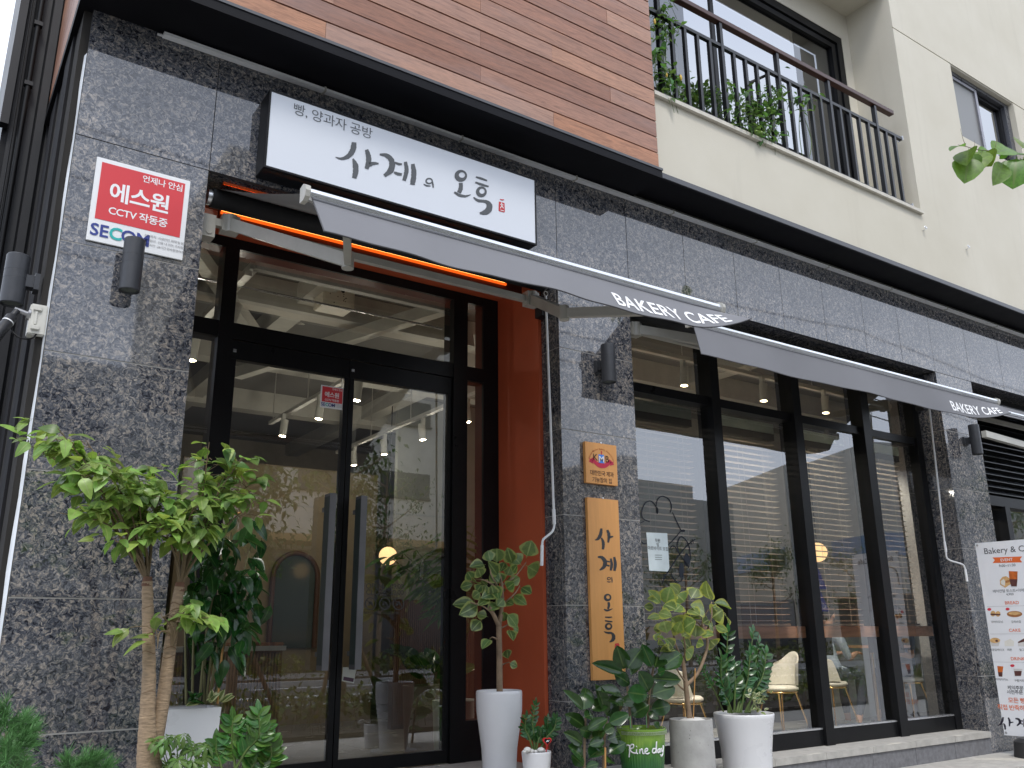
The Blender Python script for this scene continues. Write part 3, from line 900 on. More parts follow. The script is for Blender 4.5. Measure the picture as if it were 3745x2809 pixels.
# ------------------------------------------------------------------ security notices
SRED = pm('security_red', (0.62, 0.045, 0.055), 0.4, var=0.03); NAVY = pm('navy_print', (0.03, 0.05, 0.25), 0.5); TEAL = pm('teal_print', (0.02, 0.42, 0.40), 0.5)
WPAN = pm('white_sign_panel', (0.78, 0.79, 0.80), 0.3, var=0.02)
GPR = pm('grey_print', (0.22, 0.22, 0.23), 0.6)
def security(root, x0, z1, wd, ht, y, thick):
    s = wd / 0.5
    MB().bbox(x0, x0 + wd, y, y + thick, z1 - ht, z1, min(0.002, thick / 3)).build('panel', WPAN, root)
    r0, r1, t1, t0 = x0 + 0.028 * s, x0 + wd - 0.028 * s, z1 - 0.026 * s, z1 - ht * 0.735
    MB().box(r0, r1, y - 0.0016, y - 0.0004, t0, t1).build('red_field', SRED, root)
    t = MB(); yy = y - 0.0026
    t.text('언제나 안심', 0.047 * s, (r1 - 0.008 * s, yy, t1 - 0.052 * s), bold=0.012, align='RIGHT', space=0.95)
    t.text('에스원', 0.122 * s, (x0 + wd * 0.485, yy, t1 - 0.205 * s), bold=0.022, space=0.92)
    t.text('CCTV 작동중', 0.058 * s, (x0 + wd * 0.49, yy, t1 - 0.295 * s), bold=0.014, space=0.92)
    t.build('lettering', TEXTW, root)
    zb = z1 - ht + 0.035 * s
    a = MB(); a.text('SE', 0.098 * s, (x0 + 0.012 * s, yy, zb), bold=0.02, align='LEFT'); a.text('OM', 0.098 * s, (x0 + 0.167 * s, yy, zb), bold=0.02, align='LEFT', space=0.9)
    a.build('logo', NAVY, root)
    a = MB(); a.text('C', 0.098 * s, (x0 + 0.106 * s, yy - 0.0004, zb), bold=0.024, align='LEFT'); a.build('logo_letter', TEAL, root)
    a = MB()
    for i, q in enumerate(('설치목적 : 시설안전, 화재 및 범죄예방 등', '촬영범위 : 건물 내 외부, 주차장 등', '촬영시간 : 24시간 연속촬영/녹화')):
        a.text(q, 0.0185 * s, (x0 + 0.285 * s, yy, zb + 0.058 * s - i * 0.026 * s), align='LEFT', space=0.85)
    a.build('small_print', GPR, root)
A = at(210, 338, Y=-0.012); B = at(412, 388, Y=-0.012); D = at(395, 563, Y=-0.012)
r = thing('security_sign', ((A.x + B.x) / 2, -0.006, D.z), 'large red and white security notice on the left granite pillar', 'sign', 'red and white security notices')
security(r, A.x, A.z, B.x - A.x, A.z - D.z, -0.014, 0.011)
A = at(694, 831, Y=YD + 0.008); B = at(743, 840, Y=YD + 0.008); D = at(740, 886, Y=YD + 0.008)
r = thing('security_sticker', ((A.x + B.x) / 2, YD + 0.022, D.z), 'small red and white security sticker on the glass of the left door', 'sticker', 'red and white security notices')
security(r, A.x, A.z, B.x - A.x, A.z - D.z, YD + 0.008, 0.003)

# ------------------------------------------------------------------ up-and-down wall lamps
LAMP = pm('lamp_grey_black', (0.040, 0.043, 0.050), 0.42, var=0.12, scale=20, bump=0.03, bscale=300)
LENS = pm('lamp_lens', (0.10, 0.11, 0.10), 0.15)
def wall_lamp(c, rad, z0, z1, foot, label):
    """c: (x, y) of the cylinder axis; foot: point on the wall"""
    r = thing('wall_lamp', (c[0], c[1], z0), label, 'wall lamp', 'cylinder wall lamps on the facade')
    b = MB(); h = z1 - z0
    b.lathe([(rad * 0.86, z0 + 0.012), (rad * 0.93, z0), (rad, z0 + 0.004), (rad, z0 + h * 0.50), (rad * 0.985, z0 + h * 0.503), (rad * 0.985, z0 + h * 0.507), (rad, z0 + h * 0.51),
             (rad, z0 + h * 0.66), (rad * 0.985, z0 + h * 0.663), (rad * 0.985, z0 + h * 0.667), (rad, z0 + h * 0.67), (rad, z1 - 0.004), (rad * 0.95, z1), (rad * 0.86, z1 - 0.006)], (c[0], c[1], 0), 40, sharp=(1, 2, 3, 6, 7, 10, 11, 12))
    b.disc((c[0], c[1], z1 - 0.006), rad * 0.86, 40)
    b.build('body', LAMP, r)
    MB().lathe([(rad * 0.86, z0 + 0.012), (0.0001, z0 + 0.016)], (c[0], c[1], 0), 32).build('lens', LENS, r)
    f = Vector((foot[0], foot[1], (z0 + z1) / 2)); a = Vector((c[0], c[1], (z0 + z1) / 2)); d = (a - f).normalized()
    MB().obox(f + d * 0.012, d, (0, 0, 1), d.cross(Vector((0, 0, 1))), 0.012, 0.043, 0.042).build('wall_plate', LAMP, r)
    MB().obox(f + d * 0.05, d, (0, 0, 1), d.cross(Vector((0, 0, 1))), 0.03, 0.032, 0.030).build('bracket', LAMP, r)
    return r
for u0, u1, v0, v1, lab in ((262, 322, 518, 632, 'cylinder wall lamp in front of the red security sign on the left pillar'),
                            (1295, 1330, 745, 826, 'cylinder wall lamp above the orange plaque on the middle pillar'),
                            (2085, 2119, 918, 980, 'cylinder wall lamp on the right pillar above the menu banner')):
    y = -0.115
    a, b = at((u0 + u1) / 2, v0, Y=y), at((u0 + u1) / 2, v1, Y=y)
    wall_lamp((a.x, y), 0.052, b.z, a.z, (a.x, 0.0), lab)
a = at(41, 553, Y=0.10); b = at(36, 660, Y=0.10)
wall_lamp((a.x, 0.10), 0.055, b.z, a.z, (0.344, 0.10), 'cylinder wall lamp round the corner at the far left above the camera')

# ------------------------------------------------------------------ security camera and its box
r = thing('security_camera', (0.33, 0.0, H(1.45)), 'white junction box with a small black bullet camera on the left corner', 'camera')
jx0, jx1, jz0, jz1 = 0.318, 0.396, H(1.455), H(1.615)
MB().bbox(jx0, jx1, 0.005, 0.085, jz0, jz1, 0.006).build('junction_box', pm('aged_white_plastic', (0.60, 0.59, 0.54), 0.45), r)
for zz in (jz1 - 0.025, jz0 + 0.035):
    MB().bbox(jx0 + 0.012, jx0 + 0.05, -0.006, 0.006, zz - 0.012, zz + 0.012, 0.003).build('clip', pm('aged_white_plastic', (0, 0, 0)), r)
MB().bbox(jx0 + 0.022, jx0 + 0.034, -0.003, 0.005, jz0 + 0.05, jz1 - 0.04, 0.002).build('latch', pm('aged_white_plastic', (0, 0, 0)), r)
mt = pm('camera_bracket_metal', (0.35, 0.35, 0.36), 0.35, metal=0.6)
MB().tube([(0.318, 0.03, H(1.56)), (0.25, 0.03, H(1.575))], 0.013, 12).tube([(0.322, 0.03, H(1.56)), (0.310, 0.03, H(1.562))], 0.03, 14).build('bracket', mt, r)
ca = Vector((0.262, 0.02, H(1.565))); cb = Vector((0.185, -0.05, H(1.39))); dd = (cb - ca).normalized()
MB().tube([ca, ca + dd * 0.05], 0.016, 12).tube([ca + dd * 0.04, ca + dd * 0.05, cb], [0.020, 0.027, 0.027], 18).build('camera_body', BLACKM, r)
MB().tube([ca + dd * 0.085, ca + dd * 0.092], 0.0278, 18, caps=False).build('white_band', WHITE, r)
MB().tube(catmull([(0.36, 0.01, H(1.46)), (0.34, -0.02, H(1.425)), (0.29, -0.03, H(1.415)), (0.25, 0.0, H(1.46)), (0.262, 0.03, H(1.53))]), 0.0045, 6).build('cable', BLACK, r)

# pipes and cables on the dark pier
r = thing('downpipe', (0.19, 1.38, -0.2), 'black downpipe with clips running up the dark pier at the left edge', 'pipe')
MB().tube([(0.195, 1.385, -0.2), (0.195, 1.385, 11)], 0.017, 12).build('pipe', BLACK, r)
for zz in (H(0.4), H(2.1), H(3.62), H(4.1)):
    MB().box(0.170, 0.222, 1.362, 1.41, zz, zz + 0.03).build('clip', BLACKM, r)
r = thing('cable', (0.16, 1.38, 0), 'thin black cables hanging loosely beside the downpipe', 'cable')
for off, ph in ((0.0, 0.3), (0.02, 1.2)):
    MB().tube([(0.145 + off + 0.007 * math.sin(ph + i * 0.55), 1.375, i * 0.3) for i in range(32)], 0.0045, 6).build('strand', BLACK, r)

# ------------------------------------------------------------------ orange heater lamp over the entrance
ha, hb = at(478, 457, Y=0.30), at(1090, 612, Y=0.30)
hz = (ha.z + hb.z) / 2
r = thing('heater_lamp', ((ha.x + hb.x) / 2, 0.30, hz), 'long glowing orange strip lamp fixed across the head of the entrance', 'lamp')
MB().box(ha.x, hb.x, 0.296, 0.304, hz, hz + 0.005).build('glowing_tube', emat('lamp_filament_glow', (1.0, 0.42, 0.09), 2.6), r)
MB().box(ha.x - 0.004, hb.x + 0.01, 0.288, 0.3005, hz - 0.017, hz - 0.001).build('lit_diffuser', emat('orange_glow', (1.0, 0.13, 0.010), 0.55), r)
MB().box(ha.x - 0.01, hb.x + 0.16, 0.306, 0.34, hz - 0.045, hz + 0.03).box(ha.x - 0.01, hb.x + 0.16, 0.270, 0.306, hz + 0.014, hz + 0.03).build('housing', pm('dark_heater_housing', (0.10, 0.02, 0.01), 0.5), r)

# ------------------------------------------------------------------ awnings
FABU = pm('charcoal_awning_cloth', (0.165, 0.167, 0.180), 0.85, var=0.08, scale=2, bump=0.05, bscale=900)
def awning(x0, x1, yb, zb, yr, zr, label, drop, t0, t1, tsize, arms=True, curl=True, sag=0.03, swing=0.05):
    r = thing('awning', ((x0 + x1) / 2, yr, zb), label, 'awning', 'charcoal awnings over the shop front')
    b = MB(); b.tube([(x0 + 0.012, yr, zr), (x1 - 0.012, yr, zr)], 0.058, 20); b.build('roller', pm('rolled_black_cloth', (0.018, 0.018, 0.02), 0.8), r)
    for x in (x0, x1):
        MB().tube([(x - 0.012, yr, zr), (x + 0.014, yr, zr)], 0.046, 20).build('end_cap', ALU, r)
    MB().box(x0 - 0.005, x1 + 0.005, yr - 0.02, yr + 0.02, zr - 0.175, zr - 0.13).build('support_bar', OFFW, r)
    # cloth
    nx, ny = 36, 10
    V = []
    for i in range(nx + 1):
        for j in range(ny + 1):
            t = j / ny
            x = x0 + 0.03 + (x1 - x0 - 0.06) * i / nx
            V.append((x, yr - 0.02 + (yb - yr + 0.04) * t, zr + 0.058 + (zb + 0.028 - zr - 0.058) * t - sag * math.sin(math.pi * t) * (0.5 + 0.5 * math.sin(math.pi * i / nx))))
    c = MB(); c.add(V, [(i * (ny + 1) + j, (i + 1) * (ny + 1) + j, (i + 1) * (ny + 1) + j + 1, i * (ny + 1) + j + 1) for i in range(nx) for j in range(ny)], True)
    c.build('cloth', FABU, r)
    # front bar: shaped aluminium profile
    prof = [(0.022, 0.030), (-0.006, 0.034), (-0.026, 0.022), (-0.030, 0.006), (-0.024, -0.012), (-0.008, -0.022), (0.020, -0.020)]
    b = MB(); n = len(prof)
    vs = [(x, yb + p[0], zb + p[1]) for x in (x0, x1) for p in prof]
    b.add(vs, [(i, (i + 1) % n, n + (i + 1) % n, n + i) for i in range(n)], False)
    b.add([(x0, yb + p[0], zb + p[1]) for p in prof], [tuple(range(n))]); b.add([(x1, yb + p[0], zb + p[1]) for p in prof], [tuple(reversed(range(n)))])
    b.build('front_bar', ALU, r)
    for x, s in ((x0, -1), (x1, 1)):
        e = MB(); q = [(yb + p[0] * 1.35, zb + p[1] * 1.4 - 0.002) for p in prof]
        e.prism([(x, y, z) for y, z in q], (s * 0.022, 0, 0)); e.build('end_cap', OFFW, r)
    # valance
    def surf(x, d, lift=0.0):
        t = (x - x0) / (x1 - x0)
        k = d / drop
        cu = max(0.0, (t - 0.80) / 0.20) ** 2.2 if curl else 0
        y = yb - 0.012 - swing * k - 0.012 * k * math.sin(t * 17) - 0.006 * k * math.sin(t * 41 + 1) - cu * 0.07 * k
        z = zb - 0.014 - d * (1 - 0.55 * cu) - 0.003 * math.sin(t * 9)
        return Vector((x + cu * 0.03 * k, y - lift, z))
    nx, ny = 110, 7
    V = [surf(x0 + 0.015 + (x1 - x0 - 0.02) * i / nx, drop * j / ny) for i in range(nx + 1) for j in range(ny + 1)]
    c = MB(); c.add(V, [(i * (ny + 1) + j, i * (ny + 1) + j + 1, (i + 1) * (ny + 1) + j + 1, (i + 1) * (ny + 1) + j) for i in range(nx) for j in range(ny)], True)
    c.build('valance', FABU, r)
    hm = MB(); hm.tube([surf(x0 + 0.015 + (x1 - x0 - 0.02) * i / nx, drop * 0.985, 0.001) for i in range(nx + 1)], 0.0035, 5)
    hm.tube([surf(x0 + 0.017, drop * j / 8, 0.001) for j in range(9)], 0.003, 5); hm.build('hem', pm('dark_hem', (0.07, 0.07, 0.075), 0.8), r)
    if t0:
        L = MB(); L.text('BAKERY CAFE', tsize, (0, 0, 0), bold=0.014, align='LEFT', space=1.02)
        xs = [v[0] for v in L.v]; ztop = max(v[2] for v in L.v)
        k = (t1 - t0) / (max(xs) - min(xs))
        mn = min(xs)
        # subdivide long letter edges is not needed: glyph outlines follow the cloth closely
        L.v = [tuple(surf(t0 + (v[0] - mn) * k, drop * 0.84 - v[2], 0.003)) for v in L.v]
        L.build('lettering', TEXTW, r)
    # folding arms
    if arms:
        for xs, s in ((x0 + 0.13, 1), (x1 - 0.13, -1)):
            el = arms(xs, s)
            sh = Vector((xs, yr - 0.03, zr - 0.155))
            a = MB(); a.beam(sh, el[0], 0.045, 0.070); a.tube([el[0] + Vector((0, 0, -0.045)), el[0] + Vector((0, 0, 0.045))], 0.032, 12)
            a = a.build('arm', OFFW, r)
            f = MB(); f.beam(el[0], el[1], 0.036, 0.058); f.build('forearm', OFFW, a)
            p = MB(); p.box(xs - 0.05, xs + 0.05, yr - 0.045, yr + 0.028, zr - 0.205, zr - 0.10); p.tube([sh + Vector((0, 0, -0.055)), sh + Vector((0, 0, 0.055))], 0.036, 12)
            p.build('shoulder', OFFW, a)
            # wall bracket
            w_ = MB(); w_.box(xs - s * 0.12 - 0.035, xs - s * 0.12 + 0.035, yr - 0.03, yr + 0.06, zr - 0.26, zr - 0.12); w_.tube([(xs - s * 0.12, yr - 0.034, zr - 0.225), (xs - s * 0.12, yr - 0.02, zr - 0.225)], 0.02, 12)
            w_.build('wall_bracket', OFFW if s > 0 else BLACKM, r)
    return r
def arms1(xs, s):
    return (Vector((xs + s * 0.385, -0.76, H(1.885))), Vector((xs + s * 0.06, -1.49, H(1.745))))
def arms2(xs, s):
    return (Vector((xs + s * 0.50, -0.22, H(2.20))), Vector((xs + s * 0.10, -0.57, H(2.085))))
awning(1.15, 3.60, -1.52, H(1.768), 0.13, H(2.50), 'charcoal awning pulled far out over the entrance doors', 0.215, 2.73, 3.50, 0.122, arms1, swing=0.15)
awning(4.34, 8.46, -0.60, H(2.118), 0.13, H(2.46), 'charcoal awning half out over the wide shop window', 0.235, 7.55, 8.36, 0.135, arms2, sag=0.012)
r = awning(9.27, 13.2, -0.06, H(2.30), 0.14, H(2.42), 'closed awning over the rightmost bay beyond the right pillar', 0.05, None, None, 0, None, curl=False, sag=0.0)
MB().beam((9.3, -0.02, H(2.02)), (10.9, 0.05, H(2.0)), 0.05, 0.07).build('arm', OFFW, r)

# crank rods hanging from the awnings
def rod(pts, label, x):
    r = thing('crank_rod', (x, pts[-1].y, min(p.z for p in pts)), label, 'crank rod', 'white awning crank rods')
    P = [Vector(p) for p in pts]
    MB().tube([P[0], P[1]], 0.0085, 10).build('rod', WHITE, r)
    MB().tube([P[1], P[1] + (P[2] - P[1]).normalized() * 0.10], 0.012, 10).build('sleeve', WHITE, r)
    MB().tube(catmull(P[2:-1] , 5), 0.008, 10).build('crank', WHITE, r)
    MB().tube([P[-2], P[-1]], 0.0115, 10).build('grip', WHITE, r)
    h = MB(); h.tube([P[0] + Vector((0.018 * math.cos(t), 0, 0.02 + 0.018 * math.sin(t))) for t in (2 * math.pi * i / 10 for i in range(11))], 0.004, 6, caps=False); h.build('hook', OFFW, r)
yr_ = -0.03
rod([at(1179, 640, Y=yr_), at(1196, 1100, Y=yr_), at(1197, 1128, Y=yr_), at(1197, 1136, Y=yr_), at(1193, 1148, Y=yr_ - .01), at(1182, 1158, Y=yr_ - .015), at(1173, 1166, Y=yr_ - .02), at(1171, 1178, Y=yr_ - .02), at(1170, 1222, Y=yr_ - .02)],
    'white crank rod with bent handle hanging beside the red jamb', 3.6)
rod([at(2006, 868, Y=yr_), at(2040, 1170, Y=yr_), at(2043, 1190, Y=yr_), at(2045, 1204, Y=yr_), at(2053, 1211, Y=yr_ - .01), at(2070, 1216, Y=yr_ - .02), at(2081, 1221, Y=yr_ - .03), at(2085, 1230, Y=yr_ - .03), at(2089, 1256, Y=yr_ - .03)],
    'white crank rod with bent handle hanging beside the right pillar', 8.5)

# ------------------------------------------------------------------ wooden plaques on the middle pillar
PLY = pm('honey_birch_board', (0.64, 0.31, 0.10), 0.42, var=0.06, scale=3, stretch=(14, 14, 1.2))
PLE = pm('birch_board_edge', (0.42, 0.15, 0.04), 0.5)
yb = -0.03
def board(u0, v0, u1, v1, name, label):
    A = at(u0, v0, Y=yb); B = at(u1, v1, Y=yb)
    r = thing(name, ((A.x + B.x) / 2, -0.015, B.z), label, 'sign')
    MB().bbox(A.x, B.x, yb, -0.003, B.z, A.z, 0.0015).build('board', PLY, r)
    MB().tube([((A.x + B.x) / 2, yb - 0.003, A.z + 0.004), ((A.x + B.x) / 2, -0.004, A.z + 0.004)], 0.006, 8).build('screw', ALU, r)
    return r, A, B
r, A, B = board(1263.5, 953, 1335, 1050, 'award_plaque', 'small square honey coloured wooden plaque with a ribbon emblem on the middle pillar')
yy = yb - 0.0015
kx = (A.x + B.x) / 2; s = (B.x - A.x) / 0.29
SER = pm('dark_brown_print', (0.06, 0.03, 0.02), 0.6)
t = MB(); t.text('K', 0.066 * s, (kx - 0.058 * s, yy, A.z - 0.128 * s), bold=0.012); t.text('B', 0.066 * s, (kx + 0.052 * s, yy, A.z - 0.140 * s + 0.008), bold=0.012)
t.text('대한민국 제과', 0.040 * s, (kx, yy, A.z - 0.232 * s), bold=0.006, space=0.9); t.text('기능장의 집', 0.040 * s, (kx, yy, A.z - 0.280 * s), bold=0.006, space=0.9)
t.build('lettering', SER, r)
MB().box(kx - 0.026 * s, kx + 0.024 * s, yy - 0.0006, yy + 0.0005, A.z - 0.143 * s, A.z - 0.082 * s).build('emblem_square', pm('blue_print', (0.06, 0.22, 0.70), 0.5), r)
t = MB(); t.text('M', 0.062 * s, (kx - 0.001 * s, yy - 0.0014, A.z - 0.135 * s), bold=0.01); t.build('emblem_letter', TEXTW, r)
rb = MB(); f3 = lambda x, y: Vector((kx + x * s, yy, A.z + y * s))
rb.ring2(0, -0.062, 0.098, 0.100, 0.026, 0.034, f3, a0=math.pi * 1.17, a1=math.pi * 1.83, n=20)
rb.poly([f3(-0.118, -0.118), f3(-0.080, -0.128), f3(-0.076, -0.155), f3(-0.116, -0.142), f3(-0.107, -0.130)]); rb.poly([f3(0.118, -0.118), f3(0.107, -0.130), f3(0.116, -0.142), f3(0.076, -0.155), f3(0.080, -0.128)])
rb.build('ribbon', pm('ribbon_red', (0.50, 0.02, 0.06), 0.5), r)
t = MB()
for i, ch in enumerate('Korean Master Bakers Association'):
    a = math.pi * (0.92 - 0.84 * i / 31)
    o = f3(0.108 * math.cos(a), -0.135 + 0.088 * math.sin(a)); xd = Vector((math.sin(a), 0, -math.cos(a))); zd = Vector((math.cos(a), 0, math.sin(a)))
    if ch != ' ': t.text(ch, 0.017 * s, o, xd, zd, bold=0.01)
t.build('arc_lettering', pm('orange_brown_print', (0.36, 0.08, 0.02), 0.6), r)
t = MB(); t.brush([(0, -0.082), (0.002, -0.064), (-0.002, -0.052)], [0.006, 0.012, 0.003], f3); t.build('emblem_flame', REDINK, r)

r, A, B = board(1268.5, 1074, 1352, 1467, 'name_board', 'tall honey coloured wooden name board with brush lettering on the middle pillar')
def zb2(x, y):
    u, v = src(1250 + x * 0.5667, 1869 + y * 0.5667)
    return at(u, v, Y=yb - 0.0015)
ink = MB()
strokes(zb2, ink, [
    ([(1676, 112), (1670, 150), (1655, 178), (1634, 188)], [14, 22, 18, 5]), ([(1676, 172), (1688, 205), (1686, 248)], [8, 20, 15]),
    ([(1714, 122), (1724, 155), (1720, 204)], [14, 20, 12]), ([(1724, 170), (1752, 164)], [18, 8]),
    ([(1652, 296), (1682, 302), (1700, 330), (1690, 362), (1664, 382)], [10, 22, 26, 22, 8]), ([(1704, 322), (1730, 328)], [8, 10]), ([(1700, 348), (1728, 354)], [10, 11]),
    ([(1736, 306), (1742, 345), (1736, 384)], [12, 18, 14]), ([(1758, 296), (1765, 340), (1760, 386)], [14, 20, 16]),
    ([(1712, 455), (1725, 458), (1736, 456)], [4, 7, 3]), ([(1742, 426), (1744, 445), (1744, 462)], [4, 7, 5]),
    ([(1722, 588), (1724, 610), (1718, 632)], [14, 17, 13]), ([(1692, 634), (1715, 642), (1748, 630)], [8, 13, 3]),
    ([(1699, 684), (1720, 686), (1745, 684)], [6, 10, 7]), ([(1698, 708), (1722, 712), (1747, 714)], [7, 11, 8]),
    ([(1692, 778), (1715, 786), (1740, 788), (1754, 806), (1750, 830), (1728, 846)], [6, 13, 14, 22, 22, 6])])
ink.ring2(1724, 436, 10, 8, 4, 6, zb2); ink.ring2(1717, 557, 18, 18, 9, 17, zb2, a0=-0.6, a1=2 * math.pi - 0.6); ink.ring2(1723, 744, 18, 17, 10, 15, zb2, a0=-0.8, a1=2 * math.pi - 0.8)
ink.build('brush_lettering', INK, r)
t = MB(); t.poly([zb2(*p) for p in ((1763, 856), (1785, 852), (1792, 862), (1792, 905), (1765, 912), (1760, 900))]); t.build('seal', REDINK, r)

# ------------------------------------------------------------------ menu banner on its stand
PL = at(2106, 1173.6, Y=-0.115)
dl = (PL - CAM).dot(AZ)
ur, vr = 2212, 1166
dvec = (at(ur, vr, Y=0) - CAM)
dvec = dvec / dvec.dot(AZ)
PR = CAM + dvec * (dl / 1.040)
bx = (PR - PL); bx.z = 0; bx.normalize()
bn = bx.cross(Vector((0, 0, 1)))           # faces the street
BH = (PL.z - at(2142, 1586, N=bn, P=PL).z)
r = thing('menu_banner', (PL.x + bx.x * 0.3, PL.y + bx.y * 0.3, H(-1.09)), 'tall white menu banner on a stand at the right edge in front of the pillar', 'banner')
def bp(x, z, lift=0.0012): return PL + bx * x + Vector((0, 0, -z)) + bn * lift
BW = 0.60
b = MB(); b.prism([bp(0, 0, 0), bp(0, BH, 0), bp(BW, BH, 0), bp(BW, 0, 0)], -bn * 0.004); b.build('sheet', pm('white_vinyl', (0.78, 0.79, 0.82), 0.45, var=0.02), r)
b = MB(); b.tube([bp(BW / 2, 0.05, -0.03), bp(BW / 2, BH + (PL.z - BH - H(-1.09)), -0.03)], 0.012, 10); b.beam(bp(0.02, 0.03, -0.012), bp(BW - 0.02, 0.03, -0.012), 0.014, 0.014); b.beam(bp(0.02, BH - 0.03, -0.012), bp(BW - 0.02, BH - 0.03, -0.012), 0.014, 0.014)
b.build('stand_pole', BLACKM, r)
cb_ = bp(BW * 0.42, 0, 0.05)
b = MB(); b.lathe([(0.0, 0.16), (0.11, 0.16), (0.15, 0.13), (0.165, 0.0)], (cb_.x, cb_.y, H(-1.09)), 28, sharp=(1, 2)); b.build('base', pm('black_plastic', (0.03, 0.03, 0.032), 0.5), r)
for x, z in ((0.018, 0.022), (0.018, BH - 0.022), (BW - 0.018, 0.022), (BW - 0.018, BH - 0.022)):
    b = MB(); b.lathe([(0.004, 0.0), (0.0095, 0.0)], (0, 0, 0), 14)
    b.v = [tuple(bp(x + v[0], z + v[1], 0.002)) for v in b.v]
    b.build('eyelet', pm('eyelet_metal', (0.25, 0.25, 0.26), 0.3, metal=0.8), r)
def bpix(u, v):                      # photo position to banner coordinates
    q = at(u, v, N=bn, P=PL)
    return (q - PL).dot(bx), PL.z - q.z
def zb3(x, y): return bpix(*src(2495 + x * 0.5667, 1869 + y * 0.5667))
def btext(mbx, st_, x, y, size, **kw):
    a, c = zb3(x, y)
    b = MB(); b.text(st_, size, bp(a, c), bx, (0, 0, 1), **kw)
    b.build('lettering', mbx, r)
ORG = pm('orange_print', (0.72, 0.14, 0.03), 0.5); GRY = pm('charcoal_print', (0.06, 0.06, 0.065), 0.5)
btext(GRY, 'Bakery & Cafe', 1948, 278, 0.079, align='LEFT', bold=0.002)
btext(GRY, '9:00~11:30', 2045, 362, 0.033, align='LEFT', bold=0.006)
btext(GRY, '베이컨달 토스트+아메리카노', 2005, 527, 0.033, align='LEFT', space=0.88)
btext(GRY, '4,900', 2092, 545, 0.030, align='LEFT')
btext(GRY, '앙버터모닝', 1994, 722, 0.025, align='LEFT', space=0.9); btext(GRY, '갈릭바질', 2124, 722, 0.025, align='LEFT', space=0.9)
btext(GRY, '자몽컵케이크', 1985, 902, 0.025, align='LEFT', space=0.9); btext(GRY, '레몬', 2098, 902, 0.025, align='LEFT', space=0.9); btext(GRY, '얼그레이', 2176, 902, 0.025, align='LEFT', space=0.9)
btext(GRY, '아메리카노', 2025, 1092, 0.025, align='LEFT', space=0.9); btext(GRY, '구름커피', 2143, 1100, 0.025, align='LEFT', space=0.9)
btext(GRY, '케익주문 받습니다', 2100, 1150, 0.040, align='LEFT', bold=0.012, space=0.9); btext(GRY, '사전주문 시 문의', 2096, 1178, 0.040, align='LEFT', bold=0.012, space=0.9)
btext(ORG, 'BREAD', 2083, 603, 0.041, align='LEFT', bold=0.01); btext(ORG, 'CAKE', 2109, 780, 0.041, align='LEFT', bold=0.01); btext(ORG, 'DRINK', 2121, 963, 0.041, align='LEFT', bold=0.01)
btext(ORG, '모든 빵은', 2105, 1234, 0.052, align='LEFT', bold=0.012, space=0.9); btext(ORG, '직접 반죽하여', 2036, 1278, 0.052, align='LEFT', bold=0.012, space=0.9)
t = MB()
q = [zb3(*p) for p in ((2002, 300), (2194, 293), (2180, 312), (2194, 331), (2003, 336), (2018, 317))]
t.poly([bp(a, c, 0.001) for a, c in q][::-1]); t.build('ribbon', ORG, r)
t = MB(); a, c = zb3(2055, 326); t.text('EVENT', 0.037, bp(a, c, 0.0022), bx, (0, 0, 1), bold=0.012, align='LEFT'); t.build('ribbon_lettering', TEXTW, r)
ln = MB()
for (xa, ya), (xb, yb_) in (((1968, 617), (2206, 617)), ((1987, 793), (2206, 795)), ((2003, 973), (2206, 976))):
    a, c = zb3(xa, ya); d, e = zb3(xb, yb_)
    ln.poly([bp(a, c), bp(BW - 0.04, c + 0.001), bp(BW - 0.04, c + 0.003), bp(a, c + 0.002)])
ln.build('rule', pm('pale_grey_print', (0.35, 0.35, 0.36), 0.6), r)
def bpoly(name, pts, mat, lift=0.001):
    b = MB(); b.poly([bp(*zb3(*p), lift) for p in pts][::-1]); b.build(name, mat, r)
def bell(name, cx, cy, rx, ry, mat, lift=0.001, n=18):
    bpoly(name, [(cx + rx * math.cos(2 * math.pi * i / n), cy + ry * math.sin(2 * math.pi * i / n)) for i in range(n)], mat, lift)
TEA = pm('amber_drink_print', (0.50, 0.12, 0.02), 0.5, var=0.3, scale=30); COLA = pm('dark_coffee_print', (0.10, 0.035, 0.03), 0.5, var=0.3, scale=30); TOAST = pm('toast_print', (0.62, 0.38, 0.16), 0.5, var=0.25, scale=40); CRUST = pm('crust_print', (0.36, 0.15, 0.05), 0.5, var=0.3, scale=50); CREAM = pm('cream_print', (0.72, 0.70, 0.64), 0.5); BADGE = pm('badge_red', (0.6, 0.03, 0.06), 0.5); CUPM = pm('cup_print', (0.60, 0.58, 0.57), 0.5)
bpoly('printed_toast', [(2050, 445), (2068, 425), (2090, 420), (2120, 440), (2122, 470), (2085, 495), (2052, 475)], TOAST); bpoly('printed_toast', [(2056, 452), (2075, 438), (2085, 452), (2083, 484), (2058, 472)], CREAM, 0.0018); bpoly('printed_filling', [(2085, 452), (2118, 440), (2120, 455), (2088, 466)], CRUST, 0.0018)
bpoly('printed_drink', [(2108, 388), (2165, 390), (2164, 440), (2112, 440)], TEA, 0.0024); bpoly('printed_drink', [(2112, 440), (2164, 440), (2160, 487), (2124, 486)], COLA, 0.0024)
bell('badge', 1982, 635, 13, 9, BADGE); bell('badge', 2100, 633, 13, 9, BADGE); bell('badge', 2131, 998, 14, 9, BADGE)
bell('printed_bun', 2006, 662, 16, 18, TOAST); bell('printed_bun', 2038, 664, 16, 18, TOAST); bpoly('printed_filling', [(1990, 662), (2054, 664), (2054, 673), (1990, 671)], COLA, 0.0018)
bell('printed_loaf', 2145, 665, 50, 20, CRUST); bell('printed_loaf', 2145, 660, 40, 10, TOAST, 0.0018)
bpoly('printed_cup', [(1986, 835), (2052, 838), (2042, 872), (1998, 872)], CUPM); bell('printed_pudding', 2019, 835, 33, 17, TOAST, 0.0018); bell('printed_berry', 2030, 838, 9, 7, COLA, 0.0024)
